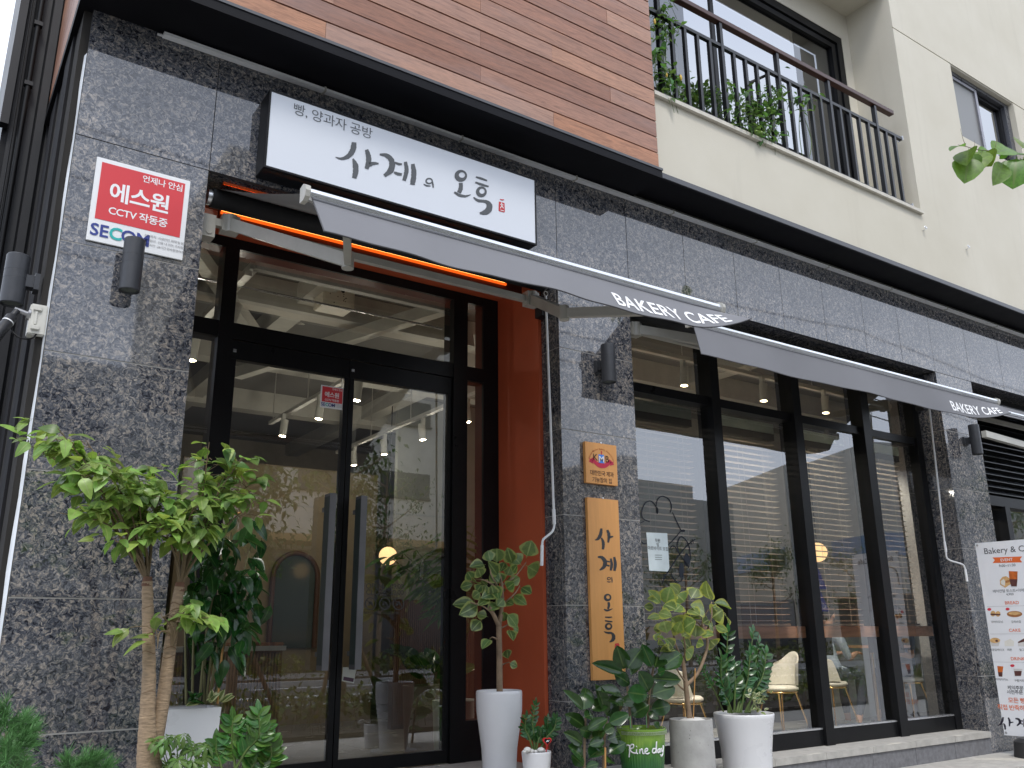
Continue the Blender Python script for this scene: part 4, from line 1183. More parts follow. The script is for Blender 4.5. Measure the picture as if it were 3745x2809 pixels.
bpoly('printed_cake', [(2080, 842), (2118, 824), (2142, 842), (2140, 872), (2082, 872)], CREAM); bpoly('printed_cake', [(2166, 845), (2206, 826), (2220, 875), (2168, 872)], CUPM); bpoly('printed_cake_top', [(2166, 845), (2206, 822), (2212, 842), (2170, 852)], COLA, 0.0018)
bpoly('printed_tea', [(2033, 1000), (2072, 1003), (2068, 1040), (2038, 1040)], TEA); bpoly('printed_tea', [(2038, 1040), (2068, 1040), (2066, 1070), (2043, 1068)], COLA)
bpoly('printed_coffee', [(2138, 1018), (2196, 1018), (2188, 1066), (2146, 1066)], CUPM); bpoly('printed_coffee', [(2143, 1032), (2192, 1032), (2186, 1064), (2148, 1064)], COLA, 0.0018)
t = MB()
fb = lambda x, y: bp(*zb3(x, y))
strokes(fb, t, [([(2072, 1330), (2066, 1355), (2055, 1375), (2036, 1385)], [10, 15, 12, 4]), ([(2072, 1370), (2082, 1385), (2086, 1410)], [5, 13, 9]),
                ([(2104, 1333), (2113, 1355), (2112, 1390)], [8, 13, 8]), ([(2114, 1366), (2138, 1362)], [12, 5]), ([(2150, 1338), (2172, 1345), (2180, 1365), (2160, 1386)], [8, 14, 17, 7]),
                ([(2184, 1352), (2200, 1356)], [6, 7]), ([(2184, 1372), (2200, 1376)], [6, 7]), ([(2206, 1340), (2209, 1365), (2206, 1392)], [8, 13, 9]), ([(2222, 1336), (2226, 1365), (2222, 1398)], [9, 14, 10])])
t.build('brush_lettering', pm('navy_black_ink', (0.018, 0.015, 0.03), 0.5), r)

# ------------------------------------------------------------------ balcony railing
RAIL = pm('black_railing_paint', (0.013, 0.014, 0.016), 0.35)
y = -0.25
zt, zl, zb_ = H(5.335), H(5.06), H(4.262)
r = thing('balcony_railing', (6.2, y, zb_), 'black metal balcony railing with a brown timber handrail', 'railing')
MB().bbox(4.38, 8.00, y - 0.03, y + 0.03, zt - 0.03, zt + 0.02, 0.004).build('handrail', pm('brown_handrail', (0.06, 0.024, 0.017), 0.4, var=0.2, stretch=(0.5, 12, 12)), r)
MB().box(4.38, 8.10, y - 0.0175, y + 0.0175, zl - 0.016, zl + 0.016).build('upper_rail', RAIL, r)
MB().box(4.38, 8.10, y - 0.018, y + 0.018, zb_ - 0.014, zb_ + 0.014).build('lower_rail', RAIL, r)
pv = [at(u, v, Y=y).x for u, v in (src(2350 + a * .4822, b * .4822) for a, b in ((118, 400), (228, 450), (330, 480), (420, 520), (512, 560), (600, 500), (700, 600), (788, 620), (870, 650), (0, 0)))]
nb = 24
for i in range(nb):
    x = 4.42 + i * 0.1548
    main = (i % 5 == 1)
    wd = 0.013
    if main: MB().box(x - 0.017, x + 0.017, y - 0.0215, y + 0.0215, zb_ - 0.06, zt - 0.031).build('post', RAIL, r)
    else: MB().box(x - 0.0145, x + 0.0145, y - 0.0165, y + 0.0165, zb_ + 0.0145, zl - 0.0165).build('baluster', RAIL, r)
for zz in (zl, zb_): MB().box(8.10, 8.108, y - 0.03, y + 0.03, zz - 0.025, zz + 0.025).build('wall_plate', ALU, r)
for xx in (4.9, 5.9, 6.9, 7.6): MB().box(xx, xx + 0.05, y - 0.016, y + 0.016, H(4.206), zb_ - 0.0145).build('foot', RAIL, r)
MB().beam((6.00, y + 0.02, zl - 0.02), (5.86, y + 0.14, zl - 0.10), 0.02, 0.02).beam((5.86, y + 0.14, zl - 0.09), (5.86, y + 0.14, H(4.21)), 0.05, 0.05, up=(1, 0, 0)).build('brace', RAIL, r)

# eyebolts in the stucco
for u, v, lab in ((1999, 494, 'small metal eye bolt in the stucco below the balcony corner'), (2092, 535, 'small metal eye bolt in the stucco further right, lower one')):
    p = at(u, v, Y=-0.33)
    r = thing('eye_bolt', (p.x, -0.30, p.z), lab, 'eye bolt', 'eye bolts in the stucco wall')
    MB().tube([(p.x, -0.299, p.z - 0.01), (p.x, -0.33, p.z - 0.01)], 0.005, 8).build('shank', ALU, r)
    MB().tube([(p.x + 0.017 * math.cos(t), -0.335 + 0.006 * math.sin(t), p.z + 0.012 + 0.017 * math.sin(t)) for t in (2 * math.pi * i / 14 for i in range(15))], 0.0045, 6, caps=False).build('ring', ALU, r)
# ------------------------------------------------------------------ plants and pots
BARK = pm('tan_bark', (0.27, 0.195, 0.125), 0.85, var=0.3, scale=26, bump=1.0, bscale=30, stretch=(1, 1, 4.5))
BARKG = pm('grey_brown_bark', (0.24, 0.17, 0.11), 0.85, var=0.3, scale=14, bump=0.4, bscale=60)
GSTEM = pm('green_stem', (0.09, 0.14, 0.035), 0.5, var=0.2)
TWIG = pm('brown_twig', (0.14, 0.10, 0.055), 0.7, var=0.2)
SOIL = pm('potting_soil', (0.045, 0.032, 0.022), 0.95, var=0.5, scale=60, bump=0.6, bscale=90)
LIME = leaf_mat('lime_leaf', (0.215, 0.325, 0.080), rib=(0.28, 0.36, 0.13), var=0.45, hue=0.025)
MIDG = leaf_mat('mid_green_leaf', (0.11, 0.20, 0.05), rib=(0.12, 0.2, 0.05), var=0.35, hue=0.02)
DARKG = leaf_mat('dark_glossy_leaf', (0.016, 0.060, 0.012), rib=(0.05, 0.11, 0.03), rough=0.22, var=0.35, hue=0.02, trans=0.2)
RUBB = leaf_mat('rubber_leaf', (0.028, 0.076, 0.019), rib=(0.085, 0.15, 0.04), edge=(0.10, 0.16, 0.05), edge_at=0.92, rough=0.17, var=0.3, hue=0.02, trans=0.22)
VARI = leaf_mat('cream_edged_leaf', (0.105, 0.175, 0.055), rib=(0.26, 0.34, 0.13), edge=(0.26, 0.31, 0.10), edge_at=0.66, rough=0.3, var=0.3, hue=0.02, trans=0.3)
VARY = leaf_mat('yellow_edged_leaf', (0.165, 0.235, 0.080), rib=(0.32, 0.38, 0.16), edge=(0.34, 0.37, 0.09), edge_at=0.72, rough=0.25, var=0.3, hue=0.02, trans=0.35)
ZZG = leaf_mat('zz_leaf', (0.030, 0.090, 0.024), rib=(0.06, 0.14, 0.04), rough=0.2, var=0.4, hue=0.03, trans=0.2)
CREAMV = leaf_mat('cream_variegated_leaf', (0.14, 0.20, 0.07), edge=(0.42, 0.43, 0.24), edge_at=0.45, rough=0.4, trans=0.3)
def variants(base, mat, n=3, **kw):
    res = []
    for i in range(n):
        a = dict(kw)
        a['droop'] = kw.get('droop', 0.15) * (0.35 + 0.8 * i); a['fold'] = kw.get('fold', 0.12) * (1.3 - 0.4 * i)
        a['wave'] = kw.get('wave', 0.0)
        res.append(leaf_mesh(base, mat, **a))
    return res
LM = {
    'lime': variants('leaf', LIME, L=1, W=0.60, droop=0.28, fold=0.10, stem=0.1, peak=0.38),
    'mid': variants('leaf', MIDG, L=1, W=0.60, droop=0.28, fold=0.10, stem=0.1, peak=0.38),
    'dark': variants('leaf', DARKG, L=1, W=0.5, droop=0.25, fold=0.12, stem=0.1, peak=0.4, wave=0.01),
    'rubber': variants('leaf', RUBB, L=1, W=1.0, droop=0.16, fold=0.11, stem=0.08, peak=0.52, pw=0.6, seg=8),
    'vari': variants('leaf', VARI, L=1, W=1.0, droop=0.10, fold=0.10, stem=0.14, peak=0.5, pw=0.7, seg=8),
    'vary': variants('leaf', VARY, L=1, W=1.0, droop=0.14, fold=0.10, stem=0.12, peak=0.5, pw=0.75, seg=8),
    'zz': variants('leaflet', ZZG, L=1, W=0.46, droop=0.14, fold=0.14, stem=0.04, peak=0.5, pw=0.7),
    'cream': variants('leaf', CREAMV, L=1, W=0.5, droop=0.2, fold=0.1, stem=0.08, peak=0.45),
    'palm': variants('leaflet', MIDG, L=1, W=0.36, droop=0.3, fold=0.12, stem=0.12, peak=0.6),
}
def put_leaf(parent, kind, base, tip, wd=None, up=None, name='leaf', rnd=0.35):
    base, tip = Vector(base), Vector(tip)
    d = tip - base
    L = d.length
    if up is None: up = Vector((-0.25, -0.7, 0.75))
    up = up + Vector((random.uniform(-rnd, rnd), random.uniform(-rnd, rnd), random.uniform(-rnd, rnd)))
    mt = frame_matrix(base, d, up)
    mt = mt @ Matrix.Diagonal((L, wd if wd else L, L, 1))
    return put(name, random.choice(LM[kind]), parent, mt)
def px_leaf(parent, kind, conv, lf, Y, spread=0.06, wk=1.0):
    random.random()
    (bx_, by_), (tx_, ty_), wp = lf
    y1 = Y + random.uniform(-spread, spread) * 0.4; y2 = y1 + random.uniform(-spread, spread) - 0.02
    b = at(*conv(bx_, by_), Y=y1); t = at(*conv(tx_, ty_), Y=y2)
    ppm = (at(*conv(tx_ + 10, ty_), Y=y2) - at(*conv(tx_, ty_), Y=y2)).dot(AX) / 10
    w_ = wp * ppm * {'vari': 1.55, 'vary': 1.6, 'rubber': 1.2}.get(kind, 1.2) * wk
    put_leaf(parent, kind, b, t, w_, up=(CAM - b).normalized() + Vector((0, 0, 0.3)), rnd=0.32)
    return b
def stem(mbx, pts, r0, r1, n=8, per=5):
    P = catmull(pts, per)
    mbx.tube(P, [r0 + (r1 - r0) * i / (len(P) - 1) for i in range(len(P))], n)
    return P
cz4 = lambda x, y: src(2050 + x * .3972, 2150 + y * .3972)
cb2 = lambda x, y: src(1250 + x * .5667, 1869 + y * .5667)
cb1 = lambda x, y: src(x * .5667, 1869 + y * .5667)
cd_ = lambda x, y: (x, y)
def pot(name_parent, u, vt, hw, vb, hwb, Y, mat, prof=None, n=40, soil=True, part='pot', zb=None):
    """round pot: rim centre seen at (u, vt), half widths in photo px at rim and foot"""
    c = at(u, vt, Y=Y)
    k = (at(u + 20, vt, Y=Y) - at(u - 20, vt, Y=Y)).dot(AX) / 40
    r1, r0 = hw * k, hwb * k
    z1 = c.z; z0 = at(u, vb, Y=Y).z if zb is None else zb
    h = z1 - z0
    P = prof(r0, r1, h) if prof else [(r0 * 0.9, 0), (r0, 0.012), (r1, h - 0.012), (r1 * 1.0, h - 0.004), (r1 * 0.97, h), (r1 * 0.93, h - 0.002), (r1 * 0.9, h - 0.05)]
    b = MB(); b.lathe(P, (c.x, c.y, z0), n, sharp=(1,))
    b.build(part, mat, name_parent)
    if soil:
        s = MB(); s.lathe([(r1 * 0.92, z1 - 0.035), (r1 * 0.5, z1 - 0.02), (0.0005, z1 - 0.015)], (c.x, c.y, 0), 24)
        s.build('soil', SOIL, name_parent)
    return c, r1, z0
SLABZ = H(-0.82); STEPZ = H(-1.09)
WPOT = pm('white_glazed_pot', (0.70, 0.70, 0.71), 0.3, var=0.03, scale=3, coat=0.2)

# --- two-stemmed tree on the left
Y = -0.62
tb = at(322, 1700, Y=Y)
tree = thing('potted_tree', (tb.x, Y, 0.0), 'small tree with two thick pale trunks and light green drooping leaves on the left', 'tree')
mb = MB()
lt = [at(u, v, Y=Y) for u, v in ((323, 1860), (323, 1700), (321, 1630), (318, 1560), (322, 1450), (320, 1350), (318, 1256))]
P_ = catmull(lt, 8); rl = [.056, .053, .047, .033, .027, .025, .022]
mb.tube(P_, [rl[min(6, i // 8)] + (rl[min(6, i // 8 + 1)] - rl[min(6, i // 8)]) * ((i % 8) / 8) + 0.0012 * math.sin(i * 2.1) for i in range(len(P_))], 18)
rt = [at(u, v, Y=Y + 0.02) for u, v in ((326, 1650), (340, 1580), (354, 1500), (367, 1400), (377, 1330), (388, 1268))]
stem(mb, rt, 0.032, 0.022, 14, 6)
random.seed(11)
tr = mb.build('trunk', BARK, tree)
sc_ = MB()
for P, k in ((lt, 0.001), (rt, 0.001)):
    Pc = catmull(P, 10)
    for i in range(24, len(Pc) - 1, 2):
        if random.random() < 0.5:
            f = i / (len(Pc) - 1); r0_ = 0.036 if P is lt else 0.032; rr = r0_ + (0.022 - r0_) * f + 0.0004
            sc_.tube([Pc[i] + Vector((rr * math.cos(a), rr * math.sin(a), 0.006 * math.sin(a * 2 + i))) for a in (math.pi * (0.9 + 1.2 * j / 10) for j in range(11))], 0.0014, 5)
sc_.build('bark_ring', pm('bark_scar', (0.15, 0.09, 0.05), 0.9), tr)
for tip in (lt[-1], rt[-1]):
    c = MB(); c.tube([tip - Vector((0, 0, 0.02)), tip + Vector((0, 0, 0.02))], [0.023, 0.019], 12); c.build('cut_top', pm('dark_cut_bark', (0.13, 0.065, 0.04), 0.9), tr)
br = MB(); spots = []
def spray(root, px, dy, nl, kind, L, tail=None):
    tip = at(*px, Y=Y + dy)
    mid = root.lerp(tip, 0.5) + Vector((random.uniform(-.04, .04), 0, 0.05 + 0.12 * abs(tip.x - root.x)))
    P = catmull([root, root.lerp(tip, 0.2) + Vector((0, 0, 0.05)), mid, tip], 6)
    br.tube(P, [0.0075 - 0.0057 * i / (len(P) - 1) for i in range(len(P))], 6)
    for i in range(nl):
        f = 0.60 + 0.40 * ((i + 0.5) / nl) ** 0.75
        p = P[min(len(P) - 1, int(f * (len(P) - 1)))]
        ang = random.uniform(0, 2 * math.pi)
        out_ = Vector((math.cos(ang), math.sin(ang) * 0.8, random.uniform(0.0, 0.5)))
        tw = p + out_ * random.uniform(0.02, 0.13)
        if random.random() < 0.7: br.tube([p, (p + tw) / 2 + Vector((0, 0, 0.015)), tw], 0.0018, 4)
        for q in range(random.choice((2, 3, 3, 4))):
            a2 = ang + random.uniform(-1.2, 1.2)
            l = L * random.uniform(0.75, 1.25)
            dd = Vector((math.cos(a2), math.sin(a2) * 0.9, random.uniform(-0.9, 0.45))).normalized()
            spots.append((tw + Vector((random.uniform(-.02, .02),) * 3), dd * l, kind if random.random() < 0.8 else random.choice(('lime', 'mid'))))
for px, dy, nl in (((35, 945), .05, 10), ((92, 915), .0, 8), ((335, 1005), .08, 8), ((125, 925), -.10, 9), ((185, 950), .1, 9), ((150, 1005), -.15, 8), ((215, 1000), -.15, 11), ((275, 1010), .05, 11), ((130, 1108), -.05, 8), ((215, 1090), .12, 9), ((300, 1075), -.1, 10), ((345, 1070), .0, 9), ((250, 1170), -.12, 6)):
    spray(lt[-1], px, dy, nl + 4, 'lime', 0.080)
for px, dy, nl in (((452, 955), -.05, 9), ((525, 985), -.08, 8), ((495, 1000), .1, 10), ((565, 1030), .0, 9), ((560, 1075), -.12, 7), ((470, 1060), .05, 10), ((420, 1090), -.12, 10), ((385, 1100), .1, 8), ((345, 1130), -.15, 8), ((430, 1140), -.1, 7)):
    spray(rt[-1], px, dy, nl + 4, 'mid' if px[0] > 440 else 'lime', 0.080)
low = at(372, 1395, Y=Y - 0.03)
for px in ((350, 1335), (400, 1320), (440, 1340), (340, 1400), (420, 1350)):
    spray(low, px, random.uniform(-.12, .02), 3, 'lime', 0.085)
br.build('branches', TWIG, tr)
random.shuffle(spots)
for p, d, kind in spots[:290]:
    put_leaf(tree, kind, p, p + d, None, up=Vector((-0.1, -0.7, 0.8)))
rest = spots[290:]
if rest:
    leaves_joined('leaves', LM['lime'][1], [frame_matrix(p, d, Vector((random.uniform(-.3, .3), -0.3, 1)), d.length) for p, d, k in rest], LIME, tree)

# --- square white planter with a dark green bushy plant
random.seed(5)
Y = -0.20
c0 = at(428, 1530, Y=Y)
pl = thing('planter_plant', (c0.x, Y, SLABZ), 'dark glossy bushy plant in a square white planter with a broad rim by the door', 'potted plant')
wl, wr = at(372, 1536, Y=Y - 0.12).x, at(486, 1536, Y=Y - 0.12).x
hw = (wr - wl) / 2; cx, cy = (wl + wr) / 2, Y + 0.06
zt_ = at(430, 1532, Y=Y - 0.12).z
def frust(b, h0, h1, z0, z1):
    vs = [(cx + i * h, cy + j * h, z) for h, z in ((h0, z0), (h1, z1)) for i, j in ((-1, -1), (1, -1), (1, 1), (-1, 1))]
    b.add(vs, [(0, 1, 5, 4), (1, 2, 6, 5), (2, 3, 7, 6), (3, 0, 4, 7), (3, 2, 1, 0)])
b = MB(); frust(b, hw * 0.66, hw * 0.90, SLABZ, zt_ - 0.155); b.build('pot', WPOT, pl)
b = MB(); frust(b, hw * 0.955, hw, zt_ - 0.155, zt_)
b.add([(cx + i * h, cy + j * h, zt_) for h in (hw, hw * 0.93) for i, j in ((-1, -1), (1, -1), (1, 1), (-1, 1))], [(0, 1, 5, 4), (1, 2, 6, 5), (2, 3, 7, 6), (3, 0, 4, 7)])
b.build('rim', WPOT, pl)
b = MB(); b.poly([(cx - hw * .93, cy - hw * .93, zt_ - 0.02), (cx + hw * .93, cy - hw * .93, zt_ - 0.02), (cx + hw * .93, cy + hw * .93, zt_ - 0.02), (cx - hw * .93, cy + hw * .93, zt_ - 0.02)]); b.build('soil', SOIL, pl)
sb_ = MB()
Yp = Y - 0.02
for u0, u1, v1, dy in ((402, 395, 1180, .05), (415, 425, 1150, -.03), (440, 455, 1130, .06), (445, 500, 1150, -.05), (462, 545, 1170, .02), (430, 480, 1250, -.08), (452, 520, 1280, -.1)):
    stem(sb_, [at(u0, 1522, Y=Yp), at(u0 + (u1 - u0) * .25, 1400, Y=Yp + dy * .4), at(u0 + (u1 - u0) * .6, 1290, Y=Yp + dy), at(u1, v1, Y=Yp + dy)], 0.007, 0.003, 6)
sb_.build('stems', pm('brown_green_stem', (0.12, 0.115, 0.05), 0.6), pl)
stk = MB(); stk.tube([at(470, 1520, Y=Yp - .05), at(482, 1385, Y=Yp - .05)], 0.005, 6).tube([at(415, 1130, Y=Yp + .02), at(520, 1108, Y=Yp + .1)], 0.006, 6); stk.build('cane', pm('bamboo_cane', (0.42, 0.22, 0.07), 0.6), pl)
n = 0
while n < 215:
    u = random.gauss(478, 52); v = random.gauss(1285, 82)
    if not (392 < u < 592 and 1120 < v < 1440): continue
    if u < 430 and v > 1400: continue
    p = at(u, v, Y=Yp + random.uniform(-.22, .16))
    a = random.uniform(0, 2 * math.pi)
    d = Vector((math.cos(a) * 0.8 + (u - 470) / 220, math.sin(a) * 0.7 - 0.3, random.uniform(-1.2, -0.1))).normalized() * random.uniform(0.085, 0.14)
    put_leaf(pl, 'dark', p - d * 0.4, p + d * 0.6, None, up=Vector((0, -0.5, 0.9))); n += 1
for bx_, by_, tx_, ty_ in ((440, 1400, 425, 1430), (470, 1440, 478, 1480), (487, 1420, 482, 1465), (500, 1330, 560, 1400), (520, 1370, 535, 1410)):
    put_leaf(pl, 'dark', at(bx_, by_, Y=Yp - .1), at(tx_, ty_, Y=Yp - .14))
for i in range(14):
    u = random.uniform(388, 485); p = at(u, 1518, Y=Yp - .04)
    d = Vector((random.uniform(-1, 1), random.uniform(-1, .2), random.uniform(0.1, 1.2))).normalized() * 0.075
    put_leaf(pl, 'cream' if u > 430 else 'dark', p, p + d)

# --- plants in front of the planter
def zz_plant(parent, conv, stems_, Y, L, sp=0.09, npairs=11, kind='zz', rs=0.007, start=0.25):
    sm_ = MB()
    for (b0, t0_, bow) in stems_:
        dy = random.uniform(-sp, sp)
        p0 = at(*conv(*b0), Y=Y); p1 = at(*conv(*t0_), Y=Y + dy)
        md = p0.lerp(p1, 0.55) + AX * bow * 0.05 + Vector((0, 0, 0.02))
        P = stem(sm_, [p0, p0.lerp(md, 0.5) + Vector((0, 0, 0.015)), md, p1], rs, rs * 0.35, 7, 8)
        for k in range(npairs):
            f = start + (1 - start) * k / (npairs - 1)
            i = min(len(P) - 2, int(f * (len(P) - 1)))
            t = (P[i + 1] - P[i]).normalized()
            sd_ = t.cross(Vector((0.3 * math.sin(dy * 40), -1, 0.1))).normalized()
            for s_ in (-1, 1):
                l = L * (1.0 - 0.35 * abs(f - 0.5)) * random.uniform(0.85, 1.1)
                d = (sd_ * s_ * random.uniform(0.7, 1.0) + t * random.uniform(0.5, 0.9) + Vector((0, -0.25, random.uniform(-.15, .25)))).normalized()
                put_leaf(parent, kind, P[i], P[i] + d * l, l * random.uniform(.85, 1.1), up=Vector((-.1, -0.9, 0.5)), name='leaflet', rnd=0.25)
        put_leaf(parent, kind, P[-1] - t * 0.01, P[-1] + t * L * 0.8, L * 0.8, up=Vector((0, -1, .3)), name='leaflet')
    sm_.build('stalks', GSTEM, parent)
random.seed(21)
Y = -0.62
b0 = at(510, 1700, Y=Y)
zzf = thing('zz_plant', (b0.x, Y, SLABZ - 0.2), 'upright bright green zz plant at the foot of the square white planter', 'plant')
ZZL = leaf_mat('bright_zz_leaf', (0.062, 0.150, 0.030), rib=(0.1, 0.2, 0.06), rough=0.22, var=0.4, hue=0.03, trans=0.25)
LM['zzl'] = variants('leaflet', ZZL, L=1, W=0.5, droop=0.14, fold=0.14, stem=0.04, peak=0.5, pw=0.7)
zz_plant(zzf, cb1, [((1500, 1700), (1670, 1305), 1), ((1560, 1700), (1600, 1400), .2), ((1640, 1720), (1712, 1385), .3), ((1440, 1720), (1395, 1500), -.3), ((1520, 1720), (1500, 1350), -.2), ((1600, 1740), (1640, 1560), .4), ((1700, 1740), (1740, 1480), .4)], Y, 0.076, npairs=12, kind='zzl')
b0 = at(390, 1690, Y=-0.66)
sch = thing('umbrella_plant', (b0.x, -0.66, SLABZ - 0.2), 'small umbrella plant with star shaped leaf clusters in front of the square planter', 'plant')
sm_ = MB()
for i in range(26):
    u = random.uniform(335, 450); v = random.uniform(1585, 1665) + abs(u - 390) * .15
    p = at(u, v, Y=-0.70 + random.uniform(-.1, .1))
    stem(sm_, [at(392 + (u - 392) * .2, 1720, Y=-0.66), at(392 + (u - 392) * .7, v + 35, Y=-0.68), p], 0.003, 0.0015, 5)
    n_ = random.choice((6, 7, 8)); a0 = random.random() * 6
    nx_ = Vector((random.uniform(-.3, .3), -0.55, 0.8)).normalized(); e1 = nx_.orthogonal().normalized(); e2 = nx_.cross(e1)
    for j in range(n_):
        a = a0 + 2 * math.pi * j / n_
        d = e1 * math.cos(a) + e2 * math.sin(a) - nx_ * 0.35
        put_leaf(sch, 'palm', p, p + d * random.uniform(0.042, 0.055), None, up=nx_, name='leaflet', rnd=0.1)
sm_.build('stalks', GSTEM, sch)
# mugo pine tufts
NEED = pm('pine_needle', (0.07, 0.18, 0.05), 0.5, var=0.5, scale=30)
def pine(cs, label, loc):
    r = thing('pine_bush', loc, label, 'bush', 'pine bushes in the front bed')
    nd = MB(); wd_ = MB()
    for (u, v, rad, Yc) in cs:
        c = at(u, v, Y=Yc)
        wd_.tube([c + Vector((0, 0.05, -0.3)), c - Vector((0, 0, 0.03))], [0.015, 0.006], 6)
        for s_ in range(16):
            dd = Vector((random.gauss(0, 1), random.gauss(-.3, 1), random.gauss(0.4, .8))).normalized()
            q = c + dd * rad * random.uniform(.25, .6)
            for i in range(34):
                d = (dd * 0.9 + Vector((random.gauss(0, .55), random.gauss(0, .55), random.gauss(.25, .45)))).normalized() * random.uniform(0.035, 0.055)
                b_ = q + dd * random.uniform(-.02, .03); s2 = d.cross(Vector((.3, .8, .2))).normalized() * 0.0011
                nd.add([b_ - s2, b_ + s2, b_ + d * .7 + s2 * .8, b_ + d], [(0, 1, 2, 3)])
    nd.build('needles', NEED, r, stuff=True); wd_.build('twigs', TWIG, r)
pine([(18, 1560, .075, -1.2), (35, 1610, .075, -1.2), (8, 1640, .085, -1.25), (45, 1580, .05, -1.15), (20, 1670, .08, -1.2)], 'bushy dark pine shoots at the bottom left corner of the photo', (-0.1, -1.2, 0.0))
pine([(150, 1665, .06, -1.0), (190, 1655, .055, -1.0), (215, 1668, .05, -1.0)], 'low pine tufts just left of the two-stemmed tree', (0.45, -1.0, 0.0))

# --- tall white pot with cream-edged rubber tree beside the door
random.seed(31)
Y = 0.06
c0 = at(1078, 1490, Y=Y)
r = thing('rubber_tree', (c0.x, Y, SLABZ), 'cream-edged rubber tree on a bare stem in a tall white pot beside the red jamb', 'potted plant')
def tallprof(r0, r1, h): return [(r0 * 0.86, 0), (r0 * 0.95, 0.02), (r0 * 1.02, h * .3), (r1 * .985, h * .75), (r1, h - 0.02), (r1 * 0.99, h - 0.006), (r1 * 0.96, h), (r1 * 0.92, h - 0.004), (r1 * .9, h - 0.05)]
c, r1_, z0_ = pot(r, 1078, 1491, 50.5, 1660, 38, Y, WPOT, tallprof, zb=SLABZ + 0.02)
MB().lathe([(0.09, 0.004), (0.15, 0.006), (0.165, 0.02), (0.172, 0.022), (0.155, 0.004), (0.09, 0.0)], (c.x, c.y, SLABZ), 32).build('saucer', WPOT, r)
mb = MB()
Pt = stem(mb, [at(*cb2(1019, 1170), Y=Y), at(*cb2(1017, 950), Y=Y), at(*cb2(1014, 740), Y=Y)], 0.020, 0.018, 12)
stem(mb, [at(*cb2(1014, 745), Y=Y), at(*cb2(985, 680), Y=Y - .02), at(*cb2(950, 620), Y=Y - .04)], 0.016, 0.012, 8)
stem(mb, [at(*cb2(1014, 750), Y=Y), at(*cb2(1030, 640), Y=Y), at(*cb2(1036, 520), Y=Y), at(*cb2(1025, 420), Y=Y)], 0.016, 0.007, 8)
for a, b_, c_ in (((1036, 600), (1110, 540), (1150, 480)), ((1030, 480), (1120, 420), (1190, 330)), ((1000, 690), (920, 620), (830, 590)), ((1036, 520), (930, 450), (860, 440)), ((1036, 530), (960, 400), (990, 340)), ((1020, 1000), (1050, 985), (1080, 975)), ((1017, 760), (1060, 740), (1085, 720)), ((1005, 830), (975, 815), (955, 822))):
    stem(mb, [at(*cb2(*a), Y=Y), at(*cb2(*b_), Y=Y + random.uniform(-.08, .04)), at(*cb2(*c_), Y=Y + random.uniform(-.08, .06))], 0.006, 0.003, 6)
mb.build('trunk', BARKG, r)
LV = [((1000, 345), (1003, 232), 90), ((962, 335), (942, 255), 60), ((1190, 305), (1222, 202), 84), ((1160, 352), (1100, 280), 72), ((1100, 345), (1078, 262), 62), ((930, 345), (828, 358), 52), ((1186, 348), (1284, 408), 82), ((850, 455), (812, 392), 58), ((900, 432), (882, 368), 62), ((1012, 425), (948, 328), 58), ((1025, 465), (958, 400), 60), ((1062, 425), (1092, 358), 54), ((856, 470), (762, 492), 50), ((885, 474), (842, 448), 48), ((935, 485), (896, 442), 50), ((868, 525), (895, 480), 52), ((985, 565), (968, 485), 58), ((1058, 505), (1112, 465), 58), ((1150, 490), (1222, 528), 54), ((1098, 540), (1192, 604), 50), ((1058, 582), (1108, 604), 42), ((932, 605), (905, 562), 44), ((880, 598), (718, 596), 62), ((890, 602), (772, 664), 74), ((945, 684), (872, 664), 48), ((905, 700), (838, 764), 64), ((1062, 655), (1136, 746), 64), ((1098, 752), (1152, 768), 42), ((1080, 760), (1108, 834), 44), ((962, 822), (906, 888), 48), ((1075, 962), (1064, 893), 44), ((1078, 978), (1134, 1002), 38),
      ((1015, 600), (945, 640), 52), ((1040, 640), (1050, 712), 46), ((1000, 520), (930, 540), 60), ((1040, 470), (1002, 400), 62), ((1050, 560), (1005, 610), 56), ((960, 560), (890, 590), 48), ((1080, 470), (1150, 430), 50), ((1020, 400), (1052, 330), 48), ((900, 520), (842, 560), 48), ((1100, 400), (1130, 350), 44), ((940, 470), (905, 540), 52), ((990, 470), (1010, 560), 56)]
for lf in LV: px_leaf(r, 'vari', cb2, lf, Y - 0.02, 0.10)

# --- little white pot with a small zz plant and a heart pick
random.seed(41)
Y = -0.30
c0 = at(*cb2(1256, 1550), Y=Y)
r = thing('small_zz_plant', (c0.x, Y, SLABZ), 'small dark zz plant in a low white pot with a red heart pick', 'potted plant')
c, r1_, z0_ = pot(r, *src(1250 + 1256 * .5667, 1869 + 1548 * .5667), 31.5, 1690, 26, Y, WPOT, zb=SLABZ)
zz_plant(r, cb2, [((1235, 1550), (1190, 1330), -.5), ((1245, 1550), (1250, 1245), -.3), ((1262, 1550), (1215, 1400), -.3), ((1275, 1550), (1385, 1335), .6), ((1285, 1550), (1330, 1345), .2), ((1255, 1550), (1290, 1420), .1)], Y, 0.052, sp=.05, npairs=9)
pb = MB()
for x, y_, q in ((1198, 1540, .020), (1285, 1543, .021), (1225, 1548, .014), (1250, 1552, .012), (1305, 1552, .012), (1180, 1552, .012)):
    p = at(*cb2(x, y_), Y=Y - .04); pb.ball(p, q, 12, 8, (1.15, 1, .75))
pb.build('pebbles', pm('white_pebble', (0.66, 0.65, 0.62), 0.5), r)
hp = at(*cb2(1326, 1485), Y=Y - 0.06)
hm = MB(); pts = []
for i in range(26):
    t = 2 * math.pi * i / 26
    pts.append(hp + AX * 0.0021 * 16 * math.sin(t) ** 3 * 0.75 + Vector((0, 0, 0.0021 * 0.75 * (13 * math.cos(t) - 5 * math.cos(2 * t) - 2 * math.cos(3 * t) - math.cos(4 * t)))))
